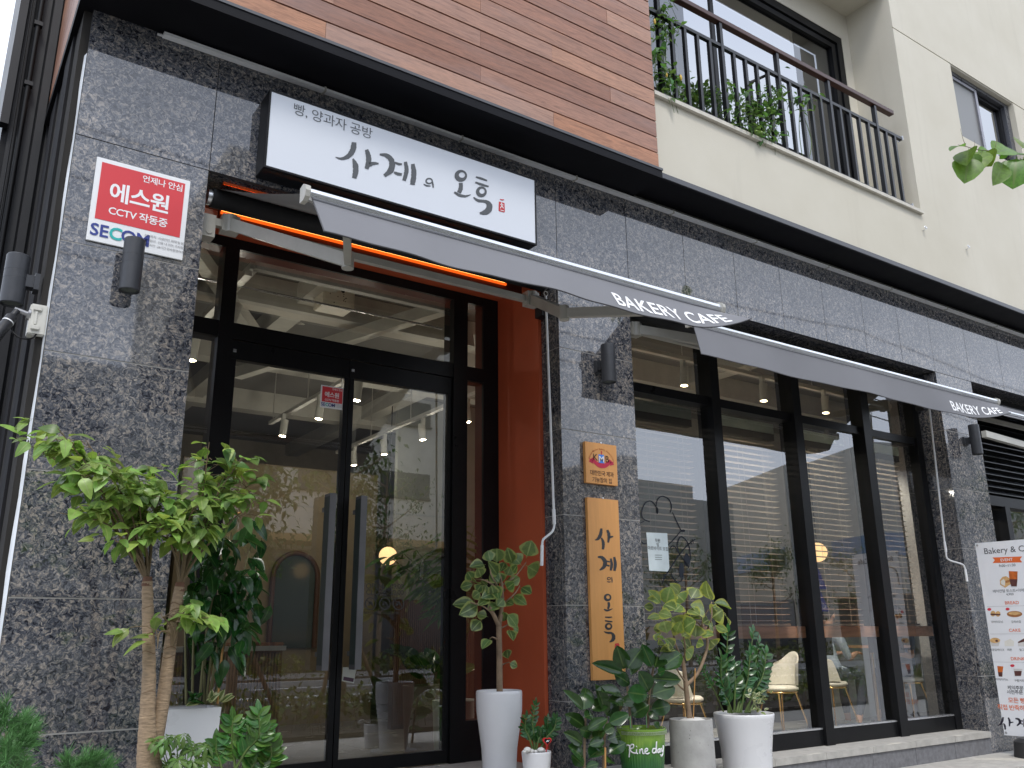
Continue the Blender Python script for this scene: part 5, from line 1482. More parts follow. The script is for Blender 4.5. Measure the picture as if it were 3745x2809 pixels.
hm.prism(pts, (0, 0.006, 0)); hm.build('heart_pick', pm('heart_red', (0.55, 0.02, 0.02), 0.4), r)
hm = MB(); hm.prism([hp + (p - hp) * 0.68 + Vector((0, -0.003, 0)) for p in pts], (0, 0.002, 0)); hm.build('heart_centre', BLACK, r)
hm = MB(); hm.brush([(-0.009, -0.005), (-0.002, 0.002), (0.004, -0.001), (0.009, 0.007)], [0.002, 0.005, 0.003, 0.002], lambda x, z: hp + AX * x + Vector((0, -0.0045, z))); hm.build('heart_mark', TEXTW, r)
MB().tube([hp - Vector((0, 0, 0.02)), at(*cb2(1318, 1555), Y=Y - .06)], 0.0035, 6).build('pick_stick', pm('heart_red', (0, 0, 0)), r)

# --- two rubber plants, the right one in the ribbed green pot
random.seed(51)
Y = -0.42
c0 = at(*cz4(300, 1700), Y=Y)
r = thing('rubber_plant', (c0.x, Y, STEPZ), 'low rubber plant with broad dark leaves left of the green pot', 'potted plant', 'dark rubber plants by the middle pillar')
mb = MB(); stem(mb, [at(*cz4(215, 1800), Y=Y), at(*cz4(222, 1400), Y=Y), at(*cz4(235, 1120), Y=Y)], 0.010, 0.006, 8); stem(mb, [at(*cz4(392, 1800), Y=Y), at(*cz4(405, 1400), Y=Y), at(*cz4(430, 1190), Y=Y)], 0.010, 0.006, 8)
mb.build('stems', BARKG, r)
MB().tube([at(*cz4(412, 1800), Y=Y - .12), at(*cz4(412, 1470), Y=Y - .12)], 0.006, 6).build('cane', pm('bamboo_cane', (0, 0, 0)), r)
pot(r, *cz4(300, 1790), 44, 1800, 34, Y, WPOT, zb=STEPZ)
LV = [((212, 1135), (78, 948), 80), ((215, 1135), (225, 962), 140), ((245, 1110), (238, 898), 100), ((268, 1132), (445, 1018), 110), ((432, 1192), (330, 888), 100), ((418, 1192), (505, 1038), 140), ((445, 1212), (562, 1008), 90), ((430, 1252), (628, 1160), 95), ((232, 1296), (76, 1140), 120), ((205, 1195), (352, 1138), 95), ((238, 1316), (422, 1198), 90), ((162, 1296), (305, 1344), 90), ((214, 1445), (62, 1330), 100), ((245, 1456), (424, 1392), 80), ((415, 1402), (602, 1342), 95), ((212, 1575), (112, 1448), 130), ((248, 1576), (412, 1438), 125), ((430, 1535), (604, 1398), 105), ((392, 1336), (494, 1268), 80), ((222, 1645), (102, 1540), 90), ((228, 1655), (346, 1612), 66), ((408, 1606), (514, 1560), 78), ((340, 1425), (362, 1285), 100), ((330, 1560), (300, 1470), 80), ((400, 1290), (300, 1260), 70), ((230, 1400), (290, 1340), 70)]
for lf in LV: px_leaf(r, 'rubber', cz4, lf, Y - 0.05, 0.09)
random.seed(52)
Y = -0.36
c0 = at(*cz4(740, 1275), Y=Y)
r = thing('rubber_plant', (c0.x, Y, STEPZ), 'rubber plant with big dark leaves in a ribbed green glazed pot with white script', 'potted plant', 'dark rubber plants by the middle pillar')
kx_ = (at(*cz4(800, 1280), Y=Y) - at(*cz4(700, 1280), Y=Y)).dot(AX) / 100
rt_ = 200 * kx_; rb_ = 168 * kx_
zt_ = at(*cz4(740, 1285), Y=Y).z; h_ = zt_ - STEPZ
vs = []; NR = 48; NZ = 14; fs = []
rb2 = rt_ - (rt_ - rb_) * h_ / (zt_ - at(*cz4(740, 1659), Y=Y).z) * 0.8
for i in range(NZ + 1):
    for j in range(NR * 4):
        a = 2 * math.pi * j / (NR * 4); f = i / NZ
        rr = rb2 + (rt_ - rb2) * f
        ribs = 0.004 * abs(math.sin(a * NR / 2)) ** 0.6 if f < 0.90 else 0.004
        if f > 0.95: rr += 0.004
        vs.append((c0.x + (rr - 0.004 + ribs) * math.cos(a), c0.y + (rr - 0.004 + ribs) * math.sin(a), STEPZ + h_ * f))
M_ = NR * 4
fs = [(i * M_ + j, i * M_ + (j + 1) % M_, (i + 1) * M_ + (j + 1) % M_, (i + 1) * M_ + j) for i in range(NZ) for j in range(M_)]
b = MB(); b.add(vs, fs, True)
b.lathe([(rt_ + 0.004, h_), (rt_ - 0.012, h_ + 0.002), (rt_ - 0.018, h_ - 0.05)], (c0.x, c0.y, STEPZ), 48)
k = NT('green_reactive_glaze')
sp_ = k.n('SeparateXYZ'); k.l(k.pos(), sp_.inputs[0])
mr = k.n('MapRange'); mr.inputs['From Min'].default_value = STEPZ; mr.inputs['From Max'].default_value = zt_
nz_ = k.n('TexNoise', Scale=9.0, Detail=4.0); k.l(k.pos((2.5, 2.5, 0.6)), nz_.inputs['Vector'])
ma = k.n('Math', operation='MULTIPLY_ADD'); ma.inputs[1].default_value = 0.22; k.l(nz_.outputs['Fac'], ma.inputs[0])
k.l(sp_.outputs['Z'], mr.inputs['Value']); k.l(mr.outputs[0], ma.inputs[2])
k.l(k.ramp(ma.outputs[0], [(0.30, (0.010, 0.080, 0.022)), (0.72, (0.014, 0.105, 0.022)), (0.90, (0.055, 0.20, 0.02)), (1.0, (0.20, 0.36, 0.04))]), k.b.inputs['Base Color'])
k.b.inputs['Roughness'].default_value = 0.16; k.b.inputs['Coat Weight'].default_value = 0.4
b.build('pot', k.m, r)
bd = MB()
for i in range(44):
    a = math.pi + math.pi * i / 44
    ce = Vector((c0.x + (rt_ + 0.006) * math.cos(a), c0.y + (rt_ + 0.006) * math.sin(a), zt_ - 0.022)); tg = Vector((-math.sin(a), math.cos(a), 0))
    bd.tube([ce + tg * 0.0075 * math.cos(t) + Vector((0, 0, 0.0085 * math.sin(t))) for t in (2 * math.pi * j / 8 for j in range(9))], 0.0024, 5, caps=False)
bd.build('beaded_rim', pm('pale_green_glaze', (0.28, 0.36, 0.20), 0.3), r)
s_ = MB(); s_.lathe([(rt_ - 0.016, zt_ - 0.035), (0.0005, zt_ - 0.02)], (c0.x, c0.y, 0), 24); s_.build('soil', SOIL, r)
# script wrapped round the pot
vx = (c0 - CAM); a_c = math.atan2(-vx.y, -vx.x)
def wrap_pot(x, z):
    rr = rb2 + (rt_ - rb2) * min(1, max(0, (z - STEPZ) / h_)) + 0.0025
    a = a_c + x / rt_
    return Vector((c0.x + rr * math.cos(a), c0.y + rr * math.sin(a), z))
zc_ = at(*cz4(760, 1540), Y=Y - 0.18).z
def gl(x, y_):                         # script strokes measured on the photo
    return wrap_pot(rt_ * math.asin(max(-.98, min(.98, (x - 738) / 192))), zc_ + (1545 - y_) * kx_ * 1.0)
sc2 = MB()
for pts in ([(612, 1500), (626, 1490), (640, 1500), (636, 1540), (628, 1582)], [(634, 1530), (650, 1490), (672, 1484), (668, 1506), (642, 1524), (662, 1545), (690, 1548)],
            [(694, 1518), (692, 1545), (704, 1552)], [(718, 1550), (720, 1518), (722, 1530), (738, 1514), (744, 1548), (756, 1548)], [(762, 1536), (782, 1526), (780, 1512), (764, 1518), (762, 1542), (780, 1552), (798, 1544)],
            [(848, 1516), (828, 1516), (822, 1540), (836, 1548), (850, 1530), (856, 1462), (852, 1548)], [(878, 1520), (866, 1528), (866, 1546), (878, 1544), (882, 1520), (886, 1548)],
            [(894, 1516), (896, 1540), (906, 1540), (912, 1500), (908, 1560), (896, 1578), (890, 1564)]):
    P = catmull([gl(*p) for p in pts], 5); sc2.tube(P, 0.0042, 6)
sc2.tube([gl(694, 1498), gl(697, 1496)], 0.005, 6)
sc2.build('script', TEXTW, r)
mb = MB(); stem(mb, [at(*cz4(650, 1290), Y=Y), at(*cz4(630, 1050), Y=Y), at(*cz4(600, 780), Y=Y)], 0.010, 0.006, 8); stem(mb, [at(*cz4(800, 1290), Y=Y), at(*cz4(815, 1000), Y=Y), at(*cz4(855, 740), Y=Y)], 0.010, 0.006, 8)
mb.build('stems', BARKG, r)
mb = MB(); mb.tube([at(*cz4(645, 1290), Y=Y - .06), at(*cz4(640, 1180), Y=Y - .06)], 0.004, 6); mb.tube([at(*cz4(794, 1290), Y=Y - .06), at(*cz4(785, 1080), Y=Y - .06)], 0.003, 6); mb.build('cane', pm('green_plastic_cane', (0.15, 0.32, 0.14), 0.5), r)
LV = [((600, 790), (298, 690), 95), ((590, 765), (520, 535), 125), ((608, 755), (738, 558), 145), ((640, 822), (745, 615), 75), ((480, 790), (664, 880), 105), ((580, 1012), (385, 900), 105), ((600, 960), (808, 985), 130), ((600, 1065), (470, 1010), 90), ((848, 745), (752, 518), 95), ((860, 745), (925, 550), 145), ((880, 760), (1118, 598), 140), ((820, 830), (1110, 850), 105), ((822, 965), (728, 770), 125), ((830, 985), (1060, 900), 130), ((820, 1005), (975, 1000), 70), ((640, 1185), (806, 1070), 120), ((820, 1125), (1028, 1078), 110), ((800, 1140), (895, 1190), 60), ((690, 1040), (558, 1050), 90), ((858, 1230), (915, 1282), 50), ((755, 1012), (856, 1062), 85), ((890, 790), (960, 760), 70), ((640, 1200), (560, 1160), 60), ((870, 1000), (960, 960), 70)]
for lf in LV: px_leaf(r, 'rubber', cz4, lf, Y - 0.05, 0.10)

# --- round concrete pot with a yellow-edged ficus
random.seed(61)
Y = -0.34
c0 = at(*cz4(1197, 1205), Y=Y)
r = thing('ficus_tree', (c0.x, Y, STEPZ), 'branching yellow-edged ficus in a round grey concrete pot', 'potted plant')
CPOT = pm('cast_concrete', (0.34, 0.335, 0.32), 0.8, var=0.2, scale=7, bump=0.25, bscale=55)
def cylprof(r0, r1, h): return [(r0 * .98, 0), (r0, 0.005), (r1, h - 0.004), (r1 * .99, h), (r1 * .90, h), (r1 * .89, h - 0.05)]
pot(r, *cz4(1197, 1205), 40, 1700, 42, Y, CPOT, cylprof, zb=STEPZ, n=48)
holes = MB()
for i in range(40):
    a = a_c + random.uniform(-1.3, 1.3); zz = random.uniform(STEPZ + .1, c0.z - .03); k_ = 40 * kx_ / .2346 * 0.2346
    rr = (at(*cz4(1367, 1205), Y=Y) - c0).dot(AX) * 1.003
    holes.disc((c0.x + rr * math.cos(a), c0.y + rr * math.sin(a), zz), random.uniform(.0012, .0035), 8, (math.cos(a), math.sin(a), 0))
holes.build('pores', pm('concrete_pore', (0.12, 0.12, 0.115), 0.9), r)
mb = MB()
stem(mb, [at(*cz4(1190, 1215), Y=Y), at(*cz4(1165, 1000), Y=Y), at(*cz4(1150, 860), Y=Y), at(*cz4(1130, 690), Y=Y), at(*cz4(1110, 640), Y=Y)], 0.018, 0.012, 10)
stem(mb, [at(*cz4(1158, 900), Y=Y), at(*cz4(1260, 790), Y=Y - .02), at(*cz4(1335, 610), Y=Y - .03), at(*cz4(1352, 470), Y=Y - .03), at(*cz4(1310, 370), Y=Y - .02)], 0.012, 0.008, 8)
for pts in (((1145, 860), (1090, 780), (1060, 700), (1040, 620)), ((1150, 950), (1090, 900), (1050, 840)), ((1110, 640), (1060, 520), (1030, 400), (960, 280), (930, 170)), ((1130, 660), (1150, 560), (1130, 400), (1150, 200)), ((1310, 370), (1240, 300), (1130, 240)), ((1345, 400), (1390, 280), (1390, 130)), ((1350, 470), (1300, 330), (1360, 200)), ((1345, 500), (1380, 420), (1430, 350))):
    stem(mb, [at(*cz4(*p), Y=Y + random.uniform(-.05, .05)) for p in pts], 0.007, 0.004, 6)
mb.build('trunk', BARKG, r)
MB().tube([at(*cz4(1222, 1215), Y=Y - .03), at(*cz4(1240, 740), Y=Y - .03)], 0.004, 6).build('cane', pm('bamboo_cane', (0, 0, 0)), r)
MB().lathe([(.09, c0.z - .012), (.05, c0.z + .004), (0.0005, c0.z + .008)], (c0.x + .02, c0.y, 0), 20).build('white_gravel', pm('white_pebble', (0, 0, 0)), r)
LV = [((932, 155), (812, 22), 66), ((968, 165), (1002, 5), 105), ((942, 145), (1062, 195), 90), ((1150, 135), (1075, 58), 105), ((1198, 105), (1262, 2), 88), ((1390, 122), (1308, -5), 88), ((1388, 132), (1578, 186), 46), ((1340, 240), (1232, 150), 95), ((1385, 282), (1475, 205), 115), ((1475, 228), (1604, 302), 46), ((1005, 262), (1118, 398), 118), ((985, 432), (950, 300), 96), ((1125, 385), (1205, 305), 108), ((1238, 466), (1250, 342), 108), ((1090, 478), (1258, 570), 86), ((1368, 472), (1445, 552), 78), ((1415, 340), (1535, 404), 44), ((1350, 332), (1432, 375), 66), ((942, 266), (812, 266), 48), ((895, 226), (998, 244), 66), ((942, 374), (856, 372), 56), ((932, 405), (866, 456), 56), ((1145, 562), (1225, 636), 86), ((1060, 562), (926, 576), 56), ((1190, 282), (1142, 262), 46), ((1288, 432), (1385, 412), 54), ((1250, 502), (1315, 524), 54), ((1002, 492), (925, 448), 78), ((870, 180), (770, 172), 46), ((880, 140), (806, 100), 50), ((1040, 230), (1120, 140), 80), ((1060, 420), (1100, 330), 70), ((1170, 200), (1260, 210), 70), ((1280, 250), (1200, 270), 60), ((1040, 560), (1000, 480), 70), ((1300, 330), (1370, 290), 70), ((1100, 60), (1050, -20), 60), ((970, 520), (900, 520), 60), ((1180, 420), (1120, 440), 60), ((1010, 120), (1060, 20), 60), ((1400, 180), (1465, 182), 40)]
for lf in LV: px_leaf(r, 'vary', cz4, lf, Y - 0.02, 0.10)

# --- tall flared white pot with a big zz plant
random.seed(71)
Y = -0.32
c0 = at(*cz4(1685, 1145), Y=Y)
r = thing('large_zz_plant', (c0.x, Y, STEPZ), 'large dark zz plant in a flared white pot in front of the shop window', 'potted plant')
def flare(r0, r1, h): return [(r0 * .95, 0), (r0, 0.01), (r0 * 1.01, h * .35), (r0 * 1.06, h * .6), (r1 * .93, h * .85), (r1 * .985, h - 0.03), (r1, h - 0.008), (r1 * .985, h), (r1 * .93, h - 0.003), (r1 * .9, h - 0.05)]
c, r1_, z0_ = pot(r, *cz4(1685, 1150), 53.5, 1700, 42, Y, WPOT, flare, zb=STEPZ)
zz_plant(r, cz4, [((1545, 1150), (1540, 410), -.2), ((1560, 1150), (1478, 640), -.5), ((1600, 1150), (1600, 700), .2), ((1620, 1150), (1775, 400), .5), ((1640, 1150), (1828, 500), .6), ((1630, 1150), (1680, 850), .1), ((1700, 1150), (1895, 600), .8), ((1720, 1150), (1835, 640), .4), ((1660, 1150), (1745, 620), .3), ((1580, 1150), (1500, 900), -.4), ((1740, 1150), (1880, 860), .5)], Y, 0.082, npairs=12, rs=0.0085)
zz_plant(r, cz4, [((1500, 1140), (1265, 645), -.2)], Y, 0.04, npairs=16, rs=0.005, start=.5)
for i in range(34):
    u = 1810 + random.gauss(0, 40); v = 1150 - random.uniform(0, 190)
    p = at(*cz4(u, v), Y=Y - .12 + random.uniform(-.04, .04)); d = Vector((random.uniform(-1, 1), random.uniform(-1, .2), random.uniform(-.1, .9))).normalized() * random.uniform(.03, .055)
    put_leaf(r, 'cream', p, p + d)

# --- balcony plants and the branch reaching in at the right
TOM = leaf_mat('tomato_leaf', (0.075, 0.155, 0.045), rib=(0.12, 0.2, 0.07), rough=0.6, var=0.45, hue=0.03, trans=0.35)
tl = leaf_mesh('leaf', TOM, L=1, W=0.5, droop=0.25, fold=0.1)
cbal = lambda x, y: src(2350 + x * .4822, y * .4822)
random.seed(81)
def balcony_plant(name, label, blobs, Yr, nst, base):
    r = thing(name, base, label, 'plant', 'plants on the balcony')
    sm_ = MB(); ms = []
    for (x, y_, sx_, sy_, n) in blobs:
        for i in range(n):
            p = at(*cbal(random.gauss(x, sx_), random.gauss(y_, sy_)), Y=random.uniform(*Yr))
            if p.z < H(4.2): continue
            d = Vector((random.gauss(0, 1), random.gauss(-.2, 1), random.gauss(-.2, .7))).normalized() * random.uniform(.04, .095)
            ms.append(frame_matrix(p, d, (random.uniform(-.4, .4), -.4, 1), d.length))
            if random.random() < nst: sm_.tube([p, p + Vector((random.uniform(-.1, .1), random.uniform(-.03, .05), random.uniform(-.16, -.04)))], 0.002, 4)
        c = at(*cbal(x, y_), Y=sum(Yr) / 2)
        sm_.tube(catmull([Vector((c.x + random.uniform(-.1, .1), c.y, H(4.2))), Vector((c.x + random.uniform(-.1, .1), c.y, (c.z + H(4.2)) / 2)), c]), 0.004, 5)
    leaves_joined('leaves', tl, ms, TOM, r)
    sm_.build('stems', GSTEM, r)
    return r
r = balcony_plant('tomato_plant', 'bushy tomato plant with green fruit spilling through the balcony railing', [(860, 860, 95, 105, 210), (960, 940, 80, 80, 150), (760, 880, 60, 80, 90), (1030, 740, 60, 60, 45), (1200, 740, 65, 30, 30), (1215, 850, 18, 30, 12), (650, 640, 22, 35, 14), (900, 1030, 50, 40, 60)], (-.36, -.12), .25, (at(*cbal(880, 900), Y=-.2).x, -.15, H(4.21)))
fm = MB()
for x, y_ in ((880, 975), (900, 1010), (955, 830), (862, 1000), (765, 840)): fm.ball(at(*cbal(x, y_), Y=-.33), 0.019, 12, 8)
fm.build('green_tomatoes', pm('unripe_tomato', (0.16, 0.24, 0.05), 0.3), r)
balcony_plant('leafy_plant', 'low leafy plants along the left part of the balcony floor', [(420, 740, 70, 60, 110), (560, 760, 70, 60, 110), (300, 720, 60, 60, 60), (500, 690, 60, 40, 40)], (-.15, .05), .3, (5.0, -.1, H(4.21)))
r = balcony_plant('pepper_plant', 'tall pepper plant climbing at the left end of the balcony beside the timber', [(150, 120, 40, 75, 55), (180, 250, 40, 45, 40), (110, 420, 18, 120, 50), (190, 600, 40, 70, 60), (240, 640, 50, 60, 40)], (-.34, -.16), .3, (4.6, -.25, H(4.21)))
fm = MB()
for x, y_ in ((92, 165), (180, 570), (290, 590)): fm.ball(at(*cbal(x, y_), Y=-.3), 0.02, 10, 7, (0.6, 0.6, 1.5))
fm.build('yellow_peppers', pm('yellow_pepper', (0.55, 0.36, 0.05), 0.4), r)

random.seed(91)
Yb = -1.9
p0 = at(2260, 345, Y=Yb)
r = thing('tree_branch', p0, 'leafy tree branch reaching into the picture at the upper right', 'branch')
cbr = lambda x, y: src(2495 + x * .5667, y * .5667)
mb = MB()
stem(mb, [at(*cbr(x, y), Y=Yb) for x, y in ((2300, 1000), (2150, 995), (2000, 975), (1900, 965), (1830, 945), (1780, 935))], 0.005, 0.002, 6)
for pts in (((1830, 945), (1810, 890), (1795, 830)), ((2020, 975), (2026, 920), (2032, 880)), ((2150, 995), (2080, 1040), (2050, 1060)), ((1880, 960), (1888, 930), (1885, 905))):
    stem(mb, [at(*cbr(*p), Y=Yb) for p in pts], 0.0022, 0.0008, 5)
mb.build('twig', TWIG, r)
BRG = leaf_mat('branch_leaf', (0.12, 0.215, 0.030), rib=(0.14, 0.22, 0.06), rough=0.35, var=0.3, trans=0.45)
LM['branch'] = variants('leaf', BRG, L=1, W=1.0, droop=0.12, fold=0.12, stem=0.1, peak=0.5, pw=0.7, seg=7)
for lf in [((1830, 948), (1726, 925), 46), ((1848, 958), (1832, 1062), 80), ((1850, 1000), (1830, 1162), 100), ((1880, 985), (1890, 1092), 50), ((1940, 968), (1908, 1066), 76), ((1960, 970), (1985, 1062), 70), ((2000, 1000), (2130, 938), 86), ((1990, 985), (1930, 962), 50), ((2075, 1045), (2030, 1172), 66), ((2160, 1010), (2140, 1176), 120), ((2180, 1020), (2212, 1110), 90), ((2110, 1000), (2180, 965), 70), ((2190, 960), (2240, 900), 80), ((2200, 1000), (2260, 1010), 70), ((2240, 1000), (2290, 1120), 90), ((2060, 985), (2090, 1020), 30)]:
    px_leaf(r, 'branch', cbr, lf, Yb, 0.04)
# ------------------------------------------------------------------ things inside the cafe
random.seed(101)
BLW = pm('blind_slat_white', (0.40, 0.36, 0.31), 0.5, var=0.06); BLH = pm('blind_header_green_white', (0.52, 0.60, 0.54), 0.4)
names = ('leftmost', 'second from the left', 'third from the left', 'rightmost')
slat = None
for i, ((a, b), (c, d)) in enumerate(zip(MX, MX[1:])):
    x0, x1 = b + 0.04, c - 0.04
    r = thing('venetian_blind', ((x0 + x1) / 2, 0.50, H(0.05)), 'open venetian blind with thin slats, %s bay of the window' % names[i], 'blind', 'venetian blinds in the shop window')
    MB().bbox(x0, x1, 0.44, 0.52, H(1.765), H(1.858), 0.004).build('header', BLH, r)
    MB().box(x0, x1, 0.445, 0.515, H(1.70), H(1.762)).build('stacked_edge', pm('dark_slat_edge', (0.10, 0.095, 0.085), 0.6), r)
    sl = MB(); sl.box(x0, x1, 0.452, 0.508, -0.0013, 0.0013)
    me = sl.mesh('slat', BLW, (WLOC[r.name].x, WLOC[r.name].y, 0))
    nsl = 31
    for k_ in range(nsl):
        z = H(1.66) - k_ * (1.66 - 0.10) / (nsl - 1)
        put('slat', me, r, Matrix.Translation(Vector((WLOC[r.name].x, WLOC[r.name].y, z))) @ Matrix.Rotation(R(random.uniform(-1.5, 1.5)), 4, 'X'))
    cd2 = MB()
    for f in (0.12, 0.5, 0.88):
        for yy in (0.451, 0.509): cd2.box(x0 + (x1 - x0) * f - 0.001, x0 + (x1 - x0) * f + 0.001, yy - 0.001, yy + 0.001, H(0.06), H(1.765))
    cd2.build('ladder_cords', BLW, r)
    MB().box(x0, x1, 0.455, 0.505, H(0.055), H(0.075)).build('bottom_rail', BLW, r)

WOODS = pm('oiled_oak', (0.66, 0.39, 0.26), 0.45, var=0.2, scale=4, stretch=(0.8, 8, 8))
r = thing('window_bar', (6.4, 0.65, H(-0.01)), 'long oak window bar shelf running behind the glass of the shop window', 'shelf')
MB().bbox(4.41, 8.43, 0.335, 0.86, H(-0.045), H(0.05), 0.004).build('shelf_board', WOODS, r)
for x in (4.9, 5.9, 7.0, 8.1): MB().box(x, x + 0.03, 0.48, 0.85, H(-0.20), H(-0.046)).build('bracket', BLACKM, r)
gold = NT('polished_brass'); gold.b.inputs['Base Color'].default_value = (0.78, 0.50, 0.22, 1); gold.b.inputs['Metallic'].default_value = 1; gold.b.inputs['Roughness'].default_value = 0.22
GOLD = gold.m
SHELL = pm('ivory_shell', (0.62, 0.59, 0.53), 0.4, var=0.03)
YC = 2.2
def chair(u, v, face, label):
    p = at(u, v, Y=YC)
    r = thing('cafe_chair', (p.x, p.y, FLZ), label, 'chair', 'ivory shell chairs with brass legs')
    z = p.z; f = face
    s = MB()
    s.lathe([(0.0005, 0.0), (0.17, 0.0), (0.205, 0.015), (0.205, 0.035), (0.18, 0.055), (0.0005, 0.06)], (p.x, p.y, z - 0.03), 28)
    s.build('seat', SHELL, r)
    b = MB(); n, mrow = 14, 8; V = []
    for t in (0, 1):
        for j in range(mrow + 1):
            for i in range(n + 1):
                a = math.pi * (-0.42 + 0.84 * i / n)
                hgt = 0.03 + 0.36 * j / mrow
                rr = 0.205 - 0.018 * t
                edge = 1 - 0.35 * (j / mrow) ** 3 * abs(math.sin(a)) ** 2
                V.append((p.x - f * (rr * math.cos(a) + 0.10 * (j / mrow)), p.y + rr * math.sin(a) * (1 - 0.25 * (j / mrow)), z + hgt * edge))
    N1 = (n + 1) * (mrow + 1)
    F = []
    for j in range(mrow):
        for i in range(n):
            q = j * (n + 1) + i
            F += [(q, q + 1, q + n + 2, q + n + 1), (N1 + q, N1 + q + n + 1, N1 + q + n + 2, N1 + q + 1)]
    for i in range(n):
        q = mrow * (n + 1) + i; F.append((q, q + 1, N1 + q + 1, N1 + q))
    b.add(V, F, True); b.build('backrest', SHELL, r)
    g = MB(); g.tube([(p.x + 0.19 * math.cos(t), p.y + 0.19 * math.sin(t), z - 0.04) for t in (2 * math.pi * i / 24 for i in range(25))], 0.009, 6, caps=False); g.build('seat_ring', GOLD, r)
    for sx in (-1, 1):
        for sy in (-1, 1):
            MB().tube([(p.x + sx * 0.12, p.y + sy * 0.12, z - 0.04), (p.x + sx * 0.23, p.y + sy * 0.2, FLZ)], [0.012, 0.008], 8).build('leg', GOLD, r)
    return p
chair(1476, 1509, 1, 'ivory shell chair behind the concrete pot, leftmost behind the window')
chair(1684, 1486, -1, 'empty ivory shell chair right of the large zz plant, its back to the right')
pB = chair(1792, 1476, 1, 'ivory shell chair under the person in dark jeans')
pC = chair(1957, 1467, -1, 'ivory shell chair at the right end under the person in the grey shirt')
tt = at(1890, 1394, Y=YC)
r = thing('cafe_table', (tt.x, tt.y, FLZ), 'small oak cafe table on a brass pedestal between the two seated people', 'table')
MB().bbox(tt.x - 0.30, tt.x + 0.30, tt.y - 0.30, tt.y + 0.30, tt.z - 0.03, tt.z, 0.006).build('table_top', WOODS, r)
MB().tube([(tt.x - 0.1, tt.y, FLZ + 0.02), (tt.x - 0.1, tt.y, tt.z - 0.03)], 0.022, 12).build('leg', GOLD, r)
MB().lathe([(0.2, 0.0), (0.2, 0.015), (0.02, 0.025)], (tt.x - 0.1, tt.y, FLZ), 28).build('base', GOLD, r)

